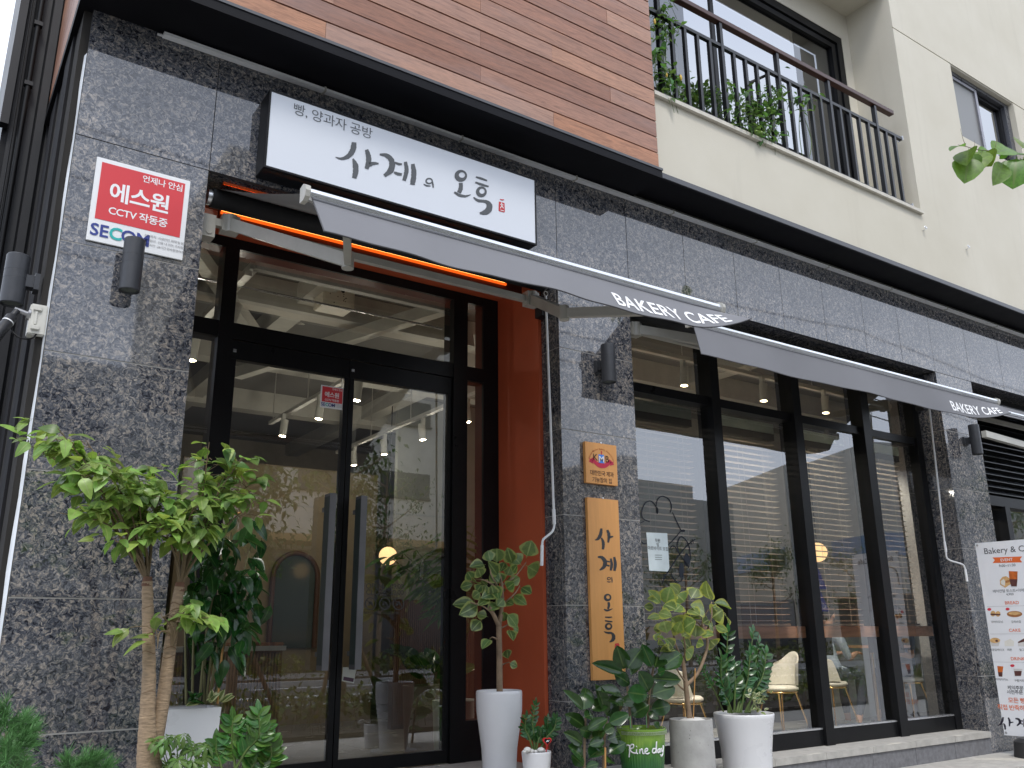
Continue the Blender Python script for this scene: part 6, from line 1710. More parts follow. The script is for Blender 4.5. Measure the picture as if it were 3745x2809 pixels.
SKIN = pm('skin', (0.48, 0.27, 0.185), 0.55, var=0.06); HAIR = pm('black_hair', (0.012, 0.010, 0.009), 0.5, var=0.3, scale=40)
def person(p, f, shirt, trousers, shoes, label, reach):
    """one continuous seated figure grown from a jointed skeleton"""
    z = p.z + 0.03
    r = thing('person', (p.x, p.y, FLZ), label, 'person')
    V = []; E = []; RAD = []
    def jt(x, y, zz, rad, par=None):
        V.append((x * f, y, zz)); RAD.append(rad)
        if par is not None: E.append((par, len(V) - 1))
        return len(V) - 1
    pel = jt(0, 0, 0.10, 0.135); sp1 = jt(-0.01, 0, 0.26, 0.118, pel); sp2 = jt(0.02, 0, 0.42, 0.130, sp1); ch = jt(0.05, 0, 0.53, 0.105, sp2)
    nk = jt(0.07, 0, 0.60, 0.052, ch); h0 = jt(0.095, 0, 0.66, 0.062, nk); h1 = jt(0.11, 0, 0.74, 0.088, h0); h2 = jt(0.10, 0, 0.81, 0.078, h1); ns = jt(0.205, 0, 0.725, 0.016, h1)
    fl = FLZ - z + 0.0
    for s in (-1, 1):
        hp = jt(0.07, s * 0.09, 0.085, 0.095, pel); kn = jt(0.43, s * 0.12, 0.07, 0.066, hp); cf = jt(0.42, s * 0.12, fl * 0.4, 0.058, kn)
        an = jt(0.38 + 0.05 * s, s * 0.11, fl + 0.10, 0.036, cf); he = jt(0.38 + 0.05 * s, s * 0.11, fl + 0.045, 0.040, an); to = jt(0.55 + 0.05 * s, s * 0.12, fl + 0.032, 0.032, he)
        sh = jt(0.045, s * 0.165, 0.50, 0.062, ch); el = jt(0.14, s * 0.21, 0.25, 0.043, sh); wr = jt(0.37, s * 0.13, reach, 0.028, el); pa = jt(0.42, s * 0.115, reach + 0.005, 0.030, wr)
        for q in range(4):
            k1 = jt(0.46, s * 0.115 + (q - 1.5) * 0.017, reach + 0.008, 0.0092, pa); jt(0.46 + (0.040, 0.046, 0.043, 0.033)[q], s * 0.115 + (q - 1.5) * 0.019, reach - 0.010, 0.0080, k1)
        t1 = jt(0.43, s * 0.115 - s * 0.036, reach + 0.006, 0.0098, pa); jt(0.465, s * 0.115 - s * 0.050, reach - 0.004, 0.0085, t1)
    me = bpy.data.meshes.new('body'); me.from_pydata(V, E, [])
    ob = bpy.data.objects.new('body', me); COL.objects.link(ob)
    md = ob.modifiers.new('skin', 'SKIN'); md.use_smooth_shade = True
    for i, sv_ in enumerate(me.skin_vertices[0].data): sv_.radius = (RAD[i], RAD[i]); sv_.use_root = (i == 0)
    ms = ob.modifiers.new('sub', 'SUBSURF'); ms.levels = 2; ms.render_levels = 2
    bpy.context.view_layer.update()
    m2 = bpy.data.meshes.new_from_object(ob.evaluated_get(bpy.context.evaluated_depsgraph_get()))
    bpy.data.objects.remove(ob); bpy.data.meshes.remove(me)
    for mt in (SKIN, shirt, trousers, shoes): m2.materials.append(mt)
    for pl_ in m2.polygons:
        c = pl_.center; x, zz = c.x * f, c.z
        if zz < fl + 0.075: k_ = 3
        elif zz < fl + 0.16: k_ = 0
        elif zz < 0.16 and x < 0.16 and abs(c.y) < 0.2: k_ = 2 if zz < 0.14 else 1
        elif zz < 0.16: k_ = 2
        elif zz > 0.575: k_ = 0
        elif x > 0.13 and zz < 0.33: k_ = 0
        else: k_ = 1
        pl_.material_index = k_; pl_.use_smooth = True
    o = bpy.data.objects.new('body', m2); COL.objects.link(o); o.parent = r
    o.location = Vector((p.x, p.y, z)) - WLOC[r.name]
    WLOC[o.name] = WLOC[r.name]
    hx, hz = p.x + f * 0.09, z + 0.775
    b = MB(); b.ball((hx - f * 0.012, p.y, hz + 0.015), 0.108, 18, 12, (0.98, 0.86, 0.98))
    b.v = [(x, y, zz if (zz - hz) > -0.02 or (x - hx) * f < -0.02 else hz - 0.02 + (zz - hz) * .05) for x, y, zz in b.v]
    b.v = [((hx + f * 0.045 + (x - hx - f * 0.045) * 0.25) if (x - hx) * f > 0.045 and zz < hz + 0.05 else x, y, zz) for x, y, zz in b.v]
    b.build('hair', HAIR, r)
    for s in (-1, 1):
        MB().ball((p.x + f * 0.188, p.y + s * 0.032, z + 0.752), 0.0105, 10, 6).build('eye', pm('eye_dark', (0.02, 0.015, 0.012), 0.2), r)
        MB().ball((p.x + f * 0.10, p.y + s * 0.085, z + 0.735), 0.026, 10, 6, (0.7, 0.35, 1.1)).build('ear', SKIN, r)
    MB().ball((p.x + f * 0.180, p.y, z + 0.690), 0.022, 10, 6, (0.45, 1.1, 0.3)).build('mouth', pm('lip', (0.36, 0.13, 0.11), 0.5), r)
person(pB, 1, pm('pale_blue_shirt', (0.30, 0.36, 0.44), 0.8), pm('dark_denim', (0.05, 0.065, 0.095), 0.85, var=0.25, scale=60), pm('white_sneaker', (0.55, 0.56, 0.52), 0.6), 'seated person in pale blue shirt, dark jeans and white trainers behind the window bar', 0.30)
person(pC, -1, pm('slate_grey_shirt', (0.12, 0.14, 0.18), 0.8), pm('slate_blue_trousers', (0.09, 0.11, 0.16), 0.85), pm('dark_shoe', (0.03, 0.03, 0.03), 0.5), 'seated person in a slate grey shirt at the right end of the shop window', 0.30)

# low walls and panels behind the window seats
r = MB().box(10.2, 12.55, 2.95, 3.0, FLZ, H(0.02)).build('low_partition', pm('pale_green_white_partition', (0.42, 0.44, 0.41), 0.6)); tag(r, 'plain pale low partition wall at the right end behind the chairs', 'partition')
r = thing('vent_panel', (8.8, 3.3, FLZ), 'black cabinet with rows of vent slots behind the seated people', 'cabinet')
MB().box(7.2, 10.15, 3.25, 3.6, FLZ, H(0.0)).build('cabinet', BLACKM, r)
for i in range(9):
    for j in range(8):
        x = 7.45 + i * 0.30; z = H(-0.95) + j * 0.115
        MB().box(x, x + 0.16, 3.240, 3.2495, z, z + 0.035).build('vent_slot', pm('slot_grey', (0.05, 0.05, 0.052), 0.4), r)
r = thing('reeded_wall_panel', (7.5, 5.5, FLZ), 'brown reeded panelling on the inner wall low behind the window', 'panel')
MB().box(5.2, 12.5, 5.6, 5.7, FLZ, H(0.45)).build('backing', pm('dark_brown_panel', (0.07, 0.035, 0.022), 0.6), r)
rd = MB()
for i in range(240): rd.box(5.22 + i * 0.03, 5.238 + i * 0.03, 5.585, 5.5995, FLZ + 0.05, H(0.44))
rd.build('reeds', pm('brown_reed', (0.12, 0.06, 0.036), 0.5), r, stuff=True)
MB().box(5.2, 12.5, 5.62, 5.7, H(0.452), CEI - 0.01).build('upper_wall', pm('olive_grey_wall', (0.20, 0.205, 0.17), 0.85), r)

# ceiling beams, lighting tracks and spotlights
CBEAM = pm('white_painted_beam', (0.46, 0.45, 0.40), 0.8, var=0.1)
r = thing('ceiling_beams', (5, 4, H(2.9)), 'pale painted beams and bracing under the cafe ceiling', 'beams')
for y in (2.6, 4.4, 6.4): MB().box(0.47, 12.5, y, y + 0.22, H(2.88), CEI - 0.003).build('beam', CBEAM, r)
for x in (2.6, 5.0, 7.6): MB().box(x, x + 0.2, 0.95, 9.4, H(2.95), CEI - 0.004).build('beam', CBEAM, r)
for a, b in (((1.2, 1.3, 2.85), (3.0, 4.2, 2.85)), ((3.6, 1.6, 2.8), (2.7, 4.6, 2.8)), ((4.2, 2.0, 2.83), (6.5, 5.5, 2.83))):
    MB().beam((a[0], a[1], H(a[2])), (b[0], b[1], H(b[2])), 0.10, 0.12).build('brace', CBEAM, r)
TRK = pm('white_track', (0.50, 0.49, 0.45), 0.5)
r = thing('light_track', (2.5, 1.4, H(2.62)), 'white square lighting track hung in a right angle above the entrance', 'track')
ta, tb_, tc_ = at(550, 575, Z=H(2.62)), at(985, 655, Z=H(2.62)), at(478, 640, Z=H(2.62))
MB().beam(ta, (tb_.x, ta.y, ta.z), 0.06, 0.055).build('rail', TRK, r); MB().beam(ta, (ta.x, ta.y + 1.2, ta.z), 0.06, 0.055).build('rail', TRK, r)
MB().beam((ta.x - .6, ta.y + 0.05, ta.z - 0.16), (3.4, ta.y + 0.05, ta.z - 0.16), 0.014, 0.014).build('rod', ALU, r)
for x in (ta.x + 0.3, ta.x + 1.25): MB().tube([(x, ta.y, ta.z), (x, ta.y, CEI - .002)], 0.012, 8).build('hanger', TRK, r)
groups = [('over the left of the entrance', [(493, 705), (413, 778)], 2.2), ('over the middle of the entrance', [(770, 865), (688, 905), (610, 942)], 2.2), ('deeper inside seen through the right door', [(765, 1005), (830, 982), (913, 950), (1010, 912)], 2.2), ('above the window bar', [(1478, 833), (1650, 866), (1784, 892)], 2.33)]
SPOT = pm('white_spot_body', (0.50, 0.50, 0.45), 0.5); GLOW = emat('warm_spot_glow', (1.0, 0.80, 0.50), 9.0)
order = ('nearest', 'second', 'third', 'fourth')
for gi, (gl_, pts, zz) in enumerate(groups):
    Ps = [at(u, v, Z=H(zz)) for u, v in pts]
    xs = [q.x for q in Ps]; ys = [q.y for q in Ps]
    r = thing('light_track', (sum(xs) / len(xs), sum(ys) / len(ys), H(zz + 0.27)), 'thin white lighting track ' + gl_, 'track', 'straight lighting tracks')
    if gi < 3: MB().box(xs[0] - 0.025, xs[0] + 0.025, min(ys) - 0.4, max(ys) + 0.6, H(zz + 0.26), H(zz + 0.30)).build('rail', TRK, r)
    else: MB().box(min(xs) - 1.0, max(xs) + 0.7, ys[0] - 0.025, ys[0] + 0.025, H(zz + 0.26), H(zz + 0.30)).build('rail', TRK, r)
    for k_ in range(3):
        hx, hy = (xs[0], min(ys) + 0.2 + k_ * 1.1) if gi < 3 else (min(xs) + k_ * 1.0, ys[0])
        MB().tube([(hx, hy, H(zz + 0.30)), (hx, hy, CEI - .002)], 0.006, 6).build('hanger', TRK, r)
    for k_, q in enumerate(Ps):
        tilt = Vector((0.10, 0.02, 1)) if gi != 2 else Vector((-0.05, 0.1, 1))
        if gi == 0 and k_ == 0: tilt = Vector((0.30, 0, 1))
        tilt.normalize()
        s = thing('spotlight', q, 'lit white cylinder spotlight %s, %s' % (gl_, ['lamp number one from the left', 'the next lamp along', 'the lamp after that', 'the farthest right lamp'][k_] if gi == 3 else ['highest in the view', 'next lower in the view', 'third lower in the view', 'lowest in the view'][k_]), 'spotlight', 'cafe spotlights')
        MB().tube([q, q + tilt * 0.19], 0.042, 16).build('body', SPOT, s)
        MB().disc(q - tilt * 0.002, 0.034, 16, -tilt).build('lit_lens', GLOW, s)
        MB().box(q.x - 0.02, q.x + 0.02, q.y - 0.02, q.y + 0.02, q.z + 0.18, H(zz + 0.262)).build('adapter', SPOT, s)
        ld = bpy.data.lights.new('lamp_light', 'SPOT' if gi == 3 else 'POINT')
        if gi == 3: ld.spot_size = R(96); ld.spot_blend = 0.5
        ld.energy = 190.0 if gi == 3 else 4.2; ld.color = (1.0, 0.92, 0.80); ld.shadow_soft_size = 0.02
        lo = bpy.data.objects.new('lamp_light', ld); COL.objects.link(lo); lo.parent = s; lo.location = -tilt * 0.06
# projector
q = at(722, 648, Y=2.3)
r = thing('projector', q, 'white projector hanging from the ceiling inside above the doors', 'projector')
MB().bbox(q.x - 0.15, q.x + 0.15, q.y - 0.12, q.y + 0.12, q.z - 0.10, q.z + 0.10, 0.01).build('case', pm('projector_white', (0.62, 0.58, 0.48), 0.5), r)
MB().tube([(q.x, q.y, q.z + 0.1), (q.x, q.y, CEI - .002)], 0.02, 10).build('mount', TRK, r)
MB().disc((q.x + 0.03, q.y - 0.1215, q.z + 0.05), 0.018, 14, (0, -1, 0)).build('lens', BLACK, r)
pd = MB()
for i in range(14): pd.disc((q.x + random.uniform(-.12, .12), q.y - 0.1212, q.z + random.uniform(-.08, .07)), 0.006, 6, (0, -1, 0))
pd.build('vents', pm('slot_grey', (0, 0, 0)), r)
# duct pipe
r = thing('ceiling_pipe', at(820, 700, Y=4), 'white bent ceiling pipe hanging inside behind the right fanlight', 'pipe')
P = [at(640, 690, Y=3.6), at(770, 705, Y=3.9), at(806, 712, Y=4.0), at(818, 740, Y=4.0), at(808, 790, Y=4.0), at(790, 800, Y=4.0)]
MB().tube(catmull(P, 6), 0.05, 12).build('pipe', CBEAM, r); MB().tube([at(800, 706, Y=4.0), at(870, 722, Y=4.3)], 0.055, 12).build('branch_pipe', CBEAM, r)

# counter, arch mirror, lamps
ca_, cb3 = at(490, 1402, Y=3.2), at(612, 1402, Y=3.2)
r = thing('counter', ((ca_.x + cb3.x) / 2, 3.5, FLZ), 'brown reeded service counter with a white top inside left of the doors', 'counter')
MB().box(ca_.x - 0.6, cb3.x, 3.22, 4.0, FLZ, ca_.z - 0.02).build('body', pm('brown_counter_body', (0.20, 0.11, 0.06), 0.5), r)
rd = MB()
for i in range(int((cb3.x - ca_.x + 0.6) / 0.028)): rd.box(ca_.x - 0.6 + i * 0.028, ca_.x - 0.584 + i * 0.028, 3.205, 3.2195, FLZ + 0.04, ca_.z - 0.04)
rd.build('reeds', pm('brown_counter_reed', (0.26, 0.15, 0.085), 0.5), r, stuff=True)
MB().box(ca_.x - 0.62, cb3.x + 0.02, 3.18, 4.02, ca_.z - 0.02, ca_.z + 0.02).build('top', pm('white_counter_top', (0.5, 0.5, 0.48), 0.3), r)
for i in range(6):
    bx0 = ca_.x - 0.2 + i * 0.13
    MB().bbox(bx0, bx0 + 0.1, 3.3, 3.5, ca_.z + 0.02, ca_.z + 0.05, 0.01).build('tray', pm('wicker_tray', (0.30, 0.14, 0.06), 0.7, var=0.4, scale=60), r)
m1 = at(632, 1340, Y=7)
r = thing('arch_mirror', (m1.x, 7.0, FLZ), 'arched opening with a brown rim in the inner wall beside the pull handles', 'arch')
hw_ = (at(680, 1300, Y=7).x - at(583, 1300, Y=7).x) / 2; zt2 = at(632, 1195, Y=7).z - hw_; z0m = at(632, 1400, Y=7).z
arc = [(m1.x + hw_ * math.cos(a), 6.98, zt2 + hw_ * math.sin(a)) for a in (math.pi * i / 20 for i in range(21))]
MB().tube([(m1.x + hw_, 6.98, z0m)] + arc + [(m1.x - hw_, 6.98, z0m)], 0.035, 8).build('rim', pm('brown_rim', (0.12, 0.055, 0.03), 0.5), r)
b = MB(); b.poly([(m1.x + hw_, 6.99, z0m)] + [(x, 6.99, z) for x, y, z in arc] + [(m1.x - hw_, 6.99, z0m)]); k = NT('arch_dark_glass'); k.b.inputs['Base Color'].default_value = (0.05, 0.07, 0.05, 1); k.b.inputs['Roughness'].default_value = 0.1
b.build('glass', k.m, r)
MB().box(m1.x - 1.6, m1.x + 1.2, 7.02, 7.12, FLZ, H(2.3)).build('inner_wall', pm('tan_plaster_wall', (0.30, 0.24, 0.155), 0.8, var=0.1), r)
GLB = emat('warm_globe_glow', (1.0, 0.62, 0.28), 0.9)
for u, v, yy, rad, lab in ((838, 1201, 5.5, 0.115, 'round warm glowing globe lamp seen through the right door'), (1766, 1193, 4.2, 0.15, 'round warm glowing globe lamp seen between the window blinds')):
    q = at(u, v, Y=yy)
    r = thing('globe_lamp', q, lab, 'lamp', 'glowing globe lamps')
    MB().ball(q, rad, 20, 14).build('globe', GLB, r); MB().tube([q + Vector((0, 0, rad * .98)), Vector((q.x, q.y, CEI - .002))], 0.006, 6).build('cord', BLACK, r)
q = at(1783, 1214, Y=5.2)
r = thing('round_mirror', q, 'big round dark mirror on the inner wall behind the blinds', 'mirror')
MB().disc(q, 0.36, 36, (0, -1, 0)).build('glass', k.m, r); MB().tube([(q.x + 0.36 * math.cos(t), q.y - 0.005, q.z + 0.36 * math.sin(t)) for t in (2 * math.pi * i / 36 for i in range(37))], 0.014, 8, caps=False).build('rim', BLACKM, r)
# indoor planters by the door glass
random.seed(111)
Y = 1.2
c0 = at(985, 1512, Y=Y); kk = (at(1030, 1512, Y=Y).x - at(942, 1512, Y=Y).x) / 2
r = thing('indoor_palm', (c0.x, Y, FLZ), 'dark indoor palm in a white tapered planter behind the right side light', 'potted plant', 'plants inside the cafe')
MB().lathe([(kk * .75, 0), (kk * .8, 0.02), (kk, c0.z - FLZ), (kk * .93, c0.z - FLZ), (kk * .9, c0.z - FLZ - .05)], (c0.x, Y, FLZ), 36, sharp=(1, 2)).build('pot', pm('pale_mint_pot', (0.58, 0.64, 0.62), 0.35), r)
fr_ = MB()
for i in range(13):
    a = random.uniform(0, 2 * math.pi); hh = random.uniform(0.75, 1.35); ou = random.uniform(0.2, 0.55)
    P = stem(fr_, [Vector((c0.x, Y, c0.z)), Vector((c0.x + math.cos(a) * ou * .3, Y + math.sin(a) * ou * .3, c0.z + hh * .7)), Vector((c0.x + math.cos(a) * ou, Y + math.sin(a) * ou, c0.z + hh))], 0.008, 0.003, 5)
    for k_ in range(10):
        f_ = 0.45 + 0.55 * k_ / 9; p_ = P[min(len(P) - 1, int(f_ * (len(P) - 1)))]
        for s in (-1, 1):
            d = Vector((math.cos(a + s * 1.2), math.sin(a + s * 1.2), random.uniform(-.5, .1))) * random.uniform(.16, .26)
            put_leaf(r, 'palm', p_, p_ + d, d.length * .35, name='frond')
fr_.build('stalks', GSTEM, r)
c0 = at(925, 1480, Y=2.2)
r = thing('indoor_planter', (c0.x, 2.2, FLZ), 'taupe indoor planter with broad dark leaves behind the right door', 'potted plant', 'plants inside the cafe')
MB().lathe([(.17, 0), (.18, 0.02), (.22, c0.z - FLZ), (.2, c0.z - FLZ), (.19, c0.z - FLZ - .05)], (c0.x, 2.2, FLZ), 32, sharp=(1, 2)).build('pot', pm('taupe_pot', (0.22, 0.17, 0.14), 0.5), r)
for i in range(16):
    a = random.uniform(0, 6.28); d = Vector((math.cos(a) * .8, math.sin(a) * .8, random.uniform(.3, 1.3))).normalized() * random.uniform(.2, .35)
    b_ = Vector((c0.x, 2.2, c0.z)) + d * random.uniform(.1, 0.8); put_leaf(r, 'rubber', b_, b_ + d, d.length * .5)

# ------------------------------------------------------------------ notices and drawings on the glass
yg = YW + 0.046
cwn = lambda x, y: src(2300 + x * .5124, 1450 + y * .5124)
gpt = lambda x, y: at(*cwn(x, y), Y=yg)
A, B_ = gpt(124, 972), gpt(285, 1250)
r = thing('paper_notice', ((A.x + B_.x) / 2, yg, B_.z), 'white sheet of paper with printed notice taped inside the leftmost window bay', 'notice')
q = [gpt(124, 970), gpt(274, 977), gpt(289, 1225), gpt(280, 1250), gpt(145, 1243)]
b = MB(); b.poly(q[::-1]); b.build('sheet', pm('paper', (0.66, 0.74, 0.76), 0.7), r)
t = MB(); pcx = (gpt(205, 1040)); e = Vector((0, -0.0015, 0))
t.text('직원', 0.032, pcx + e, bold=0.01); t.text('및', 0.032, gpt(206, 1070) + e, bold=0.01); t.text('아르바이트 모집', 0.032, gpt(208, 1096) + e, bold=0.01)
for y_ in (1132, 1148, 1163):
    t.brush([(186, y_), (235, y_ + 1)], [3, 3], lambda x, z: gpt(x, z) + e)
t.build('lettering', pm('grey_ink', (0.12, 0.13, 0.14), 0.6), r)
r = thing('window_drawing', (gpt(280, 1000).x, yg, gpt(280, 1330).z), 'black line drawing of looping stems and cherries stuck on the leftmost window bay', 'decal')
DEC = pm('dark_blue_vinyl', (0.010, 0.016, 0.028), 0.6)
t = MB()
for pts in ([(150, 895), (100, 870), (92, 820), (118, 760), (160, 748), (195, 790), (205, 838)], [(195, 785), (205, 735), (240, 712), (285, 735), (304, 785), (295, 830)], [(312, 828), (340, 890), (372, 955), (385, 962)], [(372, 960), (320, 1020), (280, 1062)], [(240, 1336), (255, 1290), (300, 1220), (360, 1130), (420, 1060), (475, 1018)],
            [(365, 1135), (335, 1080), (310, 1068), (292, 1088)], [(362, 1125), (345, 1060), (365, 1005), (395, 1012), (428, 1065), (438, 1150), (424, 1225)], [(374, 1140), (420, 1210), (430, 1222)], [(300, 1255), (318, 1300), (350, 1325), (378, 1310), (390, 1270)], [(236, 1302), (275, 1300)], [(246, 1268), (262, 1290)], [(452, 1018), (462, 1048)], [(438, 1030), (450, 1056)], [(85, 1030), (105, 1050), (130, 1046)], [(110, 890), (80, 905)]):
    t.brush(pts, [5] + [8] * (len(pts) - 2) + [5], gpt)
for cx_, cy_, rx_, ry_ in ((375, 1240, 18, 55), (412, 1165, 20, 45), (203, 815, 8, 24), (388, 958, 14, 9)):
    t.poly([gpt(cx_ + rx_ * math.cos(a), cy_ + ry_ * math.sin(a)) for a in (2 * math.pi * i / 18 for i in range(18))][::-1])
t.build('line_art', DEC, r)
r = thing('door_lettering', (2.8, YD + 0.010, H(0.1)), 'opening hours and three round signs printed on the right door', 'decal')
cdl = lambda x, y: at(*src(1250 + x * .5667, 1869 + y * .5667), Y=YD + 0.0105)
t = MB()
kx2 = (cdl(400, 500) - cdl(160, 500)).dot(AX) / 240
for st_, x, y_, sz in (('OPEN', 155, 500, 46), ('CLOSE', 155, 540, 46), ('09:00', 312, 500, 42), ('22:00', 312, 540, 42), ('NO DIVING / NO PET / REC', 145, 664, 20)):
    t.text(st_, sz * kx2 * 1.15, cdl(x, y_), align='LEFT', bold=0.008)
for x in (186, 278, 366):
    t.ring2(x, 598, 34, 38, 6, 7, cdl); t.brush([(x - 26, 574), (x + 26, 622)], [5, 5], cdl); t.brush([(x - 14, 610), (x, 590), (x + 14, 606)], [10, 14, 10], cdl)
t.build('print', pm('dark_grey_vinyl', (0.05, 0.05, 0.05), 0.6), r)
r = thing('door_tag', cdl(20, 1100), 'crumpled printed tag hanging below the right pull handle', 'tag')
b = MB(); b.poly([cdl(0, 1110), cdl(75, 1112), cdl(95, 1010), cdl(10, 1008)][::-1] if False else [cdl(0, 1098), cdl(78, 1112), cdl(95, 1012), cdl(8, 1008)]); b.build('sheet', pm('pale_tag', (0.40, 0.41, 0.36), 0.7), r)
b = MB(); b.poly([p + Vector((0, -.001, 0)) for p in (cdl(8, 1092), cdl(74, 1104), cdl(78, 1080), cdl(12, 1068))]); b.build('print', pm('plum_print', (0.06, 0.03, 0.05), 0.6), r)

# ------------------------------------------------------------------ across the street: what the glass and the polished stone reflect
random.seed(121)
def mir(u, v, yp, plane): 
    p = at(u, v, Y=yp); return Vector((p.x, 2 * plane - p.y, p.z))
CONB = pm('beige_concrete_facade', (0.56, 0.53, 0.46), 0.9, var=0.12, scale=0.5)
GREYB = pm('grey_concrete_facade', (0.44, 0.44, 0.41), 0.9, var=0.12, scale=0.5)
DGL = pm('dark_far_glass', (0.03, 0.035, 0.04), 0.12)
BLG = pm('blue_far_glass', (0.16, 0.24, 0.36), 0.15)
r = thing('concrete_building', (13, -30, 0), 'tall beige concrete building across the street mirrored in the entrance doors', 'building', 'buildings across the street')
MB().box(7.6, 19.5, -40, -25, 4.4, 19).build('wall', CONB, r); MB().box(7.9, 19.1, -39.6, -25.6, 0, 4.4).build('ground_floor', DGL, r)
for i in range(5): MB().box(7.8 + i * 2.8, 8.1 + i * 2.8, -25.59, -25.3, 0, 4.4).build('post', BLACKM, r)
MB().box(8, 19.5, -25, -23.4, 4.5, 4.75).build('canopy', pm('warm_timber_canopy', (0.42, 0.26, 0.10), 0.6), r)
for row, z in enumerate((6.6, 9.6, 12.6, 15.6)):
    for x in (8.6, 11.6, 15.0):
        wn = MB().box(x, x + 2.2, -25.0, -24.96, z, z + 1.0).build('window', DGL, r)
        MB().box(x - 0.05, x + 2.25, -24.97, -24.92, z - 0.08, z - 0.001).build('sill', BLACKM, wn)
for x, z in ((12, 8.5), (12, 11.8), (14.2, 14), (8.5, 10)): MB().ball((x, -24.95, z), 0.12, 8, 6).build('vent_cap', ALU, r)
MB().box(7.6, 19.5, -25.02, -24.985, 5.9, 5.96).build('joint', GREYB, r)
r = thing('stepped_building', (34, -33, 0), 'grey stepped building further along the street mirrored in the shop window', 'building', 'buildings across the street')
za = H(8.2)
MB().box(27.0, 28.7, -32, -26, 0, za).build('wall', CONB, r); MB().box(28.7, 33, -33, -26.5, 0, H(7.35)).build('wall', GREYB, r); MB().box(33, 36.5, -34, -27, 0, H(6.75)).build('wall', GREYB, r)
tops = [at(u, v, Z=H(8.6)) for u, v in ((1545, 1063), (1690, 1005), (1745, 1000), (1870, 955), (1990, 960))]
W_ = [Vector((p.x, 0.68 - p.y, 0)) for p in tops]
for (a, b), (hh, mt) in zip(zip(W_, W_[1:]), ((H(8.6), CONB), (H(8.62), GREYB), (H(8.6), GREYB), (H(8.58), GREYB))):
    d = (b - a).normalized(); n_ = Vector((d.y, -d.x, 0)); n_ = n_ if n_.dot((a + b) / 2 - Vector((0, 5.4, 0))) > 0 else -n_
    MB().prism([a, b, b + n_ * 8, a + n_ * 8], (0, 0, hh)).build('wall', mt, r)
    L_ = (b - a).length
    wb = MB(); wb.prism([a + d * L_ * .1 - n_ * .05, a + d * L_ * .92 - n_ * .05, a + d * L_ * .92 + n_ * .02, a + d * L_ * .1 + n_ * .02], (0, 0, 1.0)); wb.v = [(x, y, z + 4.6) for x, y, z in wb.v]
    wb.build('window', BLG, r)
    wb = MB(); wb.prism([a + d * L_ * .05 - n_ * .05, a + d * L_ * .97 - n_ * .05, a + d * L_ * .97 + n_ * .02, a + d * L_ * .05 + n_ * .02], (0, 0, 2.6)); wb.v = [(x, y, z + 0.3) for x, y, z in wb.v]
    wb.build('window', DGL, r)
r = thing('added_low_building', (0, -30, 0), 'added lower grey building across the street at the left, darkening the reflection in the polished granite pillar', 'building', 'buildings across the street')
MB().box(-60, 7.2, -40, -25.4, 0, H(8.6)).build('wall', GREYB, r)  # unseen block added to darken the pillar's reflection, run left to hide low sky
for row, z in enumerate((1.2, 4.4, 7.4)):
    for x in (-30, -26, -22, -18, -14, -10, -6, -2, 2): MB().box(x, x + 2.6, -25.42, -25.37, z, z + 1.5).build('window', DGL, r)
# overhead wires
r = thing('overhead_wires', (20, -11, 8), 'thin overhead wires along the street mirrored in the window glass', 'wire')
for i, (y, z) in enumerate(((-11, 9.6), (-11.4, 9.0), (-11.1, 8.2), (-10.6, 10.4))):
    MB().tube([(-40 + 8 * k_, y, z - 0.7 * math.sin(math.pi * ((k_ * 8) % 32) / 32)) for k_ in range(15)], 0.02, 5).build('wire', BLACK, r)
r = thing('utility_pole', (-8, -11, 0), 'grey concrete utility pole carrying the overhead wires', 'pole')
MB().tube([(-8, -11, 0), (-8, -11, 11)], [0.2, 0.12], 12).build('pole', GREYB, r); MB().box(-8.1, -7.9, -11.9, -10.2, 9.4, 9.55).build('cross_arm', BLACKM, r)
# planting beds
HEDG = leaf_mat('hedge_leaf', (0.085, 0.105, 0.020), var=0.5, hue=0.06, rough=0.5)
hl = leaf_mesh('leaf', HEDG, L=1, W=0.5, droop=0.2, fold=0.1, seg=3)
def hedge(name, label, x0, x1, y0, y1, hgt, n, lsize):
    b = MB(); b.box(x0, x1, y0, y1, -0.1, 0.06)
    o = thing(name, ((x0 + x1) / 2, (y0 + y1) / 2, 0), label, 'hedge')
    b.build('soil_bed', SOIL, o)
    ms = []; tw = MB()
    for i in range(n):
        x = random.uniform(x0, x1); y = random.uniform(y0, y1)
        hh = hgt * (0.55 + 0.45 * noise.noise((x * .8, y * 1.3, 0))) + 0.1
        z = 0.06 + hh * random.random() ** 0.6
        d = Vector((random.gauss(0, 1), random.gauss(0, 1), random.gauss(.4, .7))).normalized() * random.uniform(.6, 1.3) * lsize
        ms.append(frame_matrix((x, y, z), d, (random.uniform(-.5, .5), random.uniform(-.5, .5), 1), d.length))
        if i % 14 == 0: tw.tube([(x, y, 0), (x + random.uniform(-.1, .1), y, z)], 0.006, 4)
    leaves_joined('foliage', hl, ms, HEDG, o); tw.build('twigs', TWIG, o)
hedge('near_hedge', 'low planted bed along the near kerb mirrored in the doors', 1.4, 34, -9.0, -4.9, 0.5, 15000, 0.11)
hedge('far_hedge', 'planted strip beyond the road mirrored in the doors', -4, 60, -20.4, -17.3, 0.9, 7000, 0.2)
TLF = leaf_mat('street_tree_leaf', (0.055, 0.105, 0.022), var=0.5, hue=0.03, rough=0.45, trans=0.35)
tlf = leaf_mesh('leaf', TLF, L=1, W=0.42, droop=0.25, fold=0.12, seg=3)
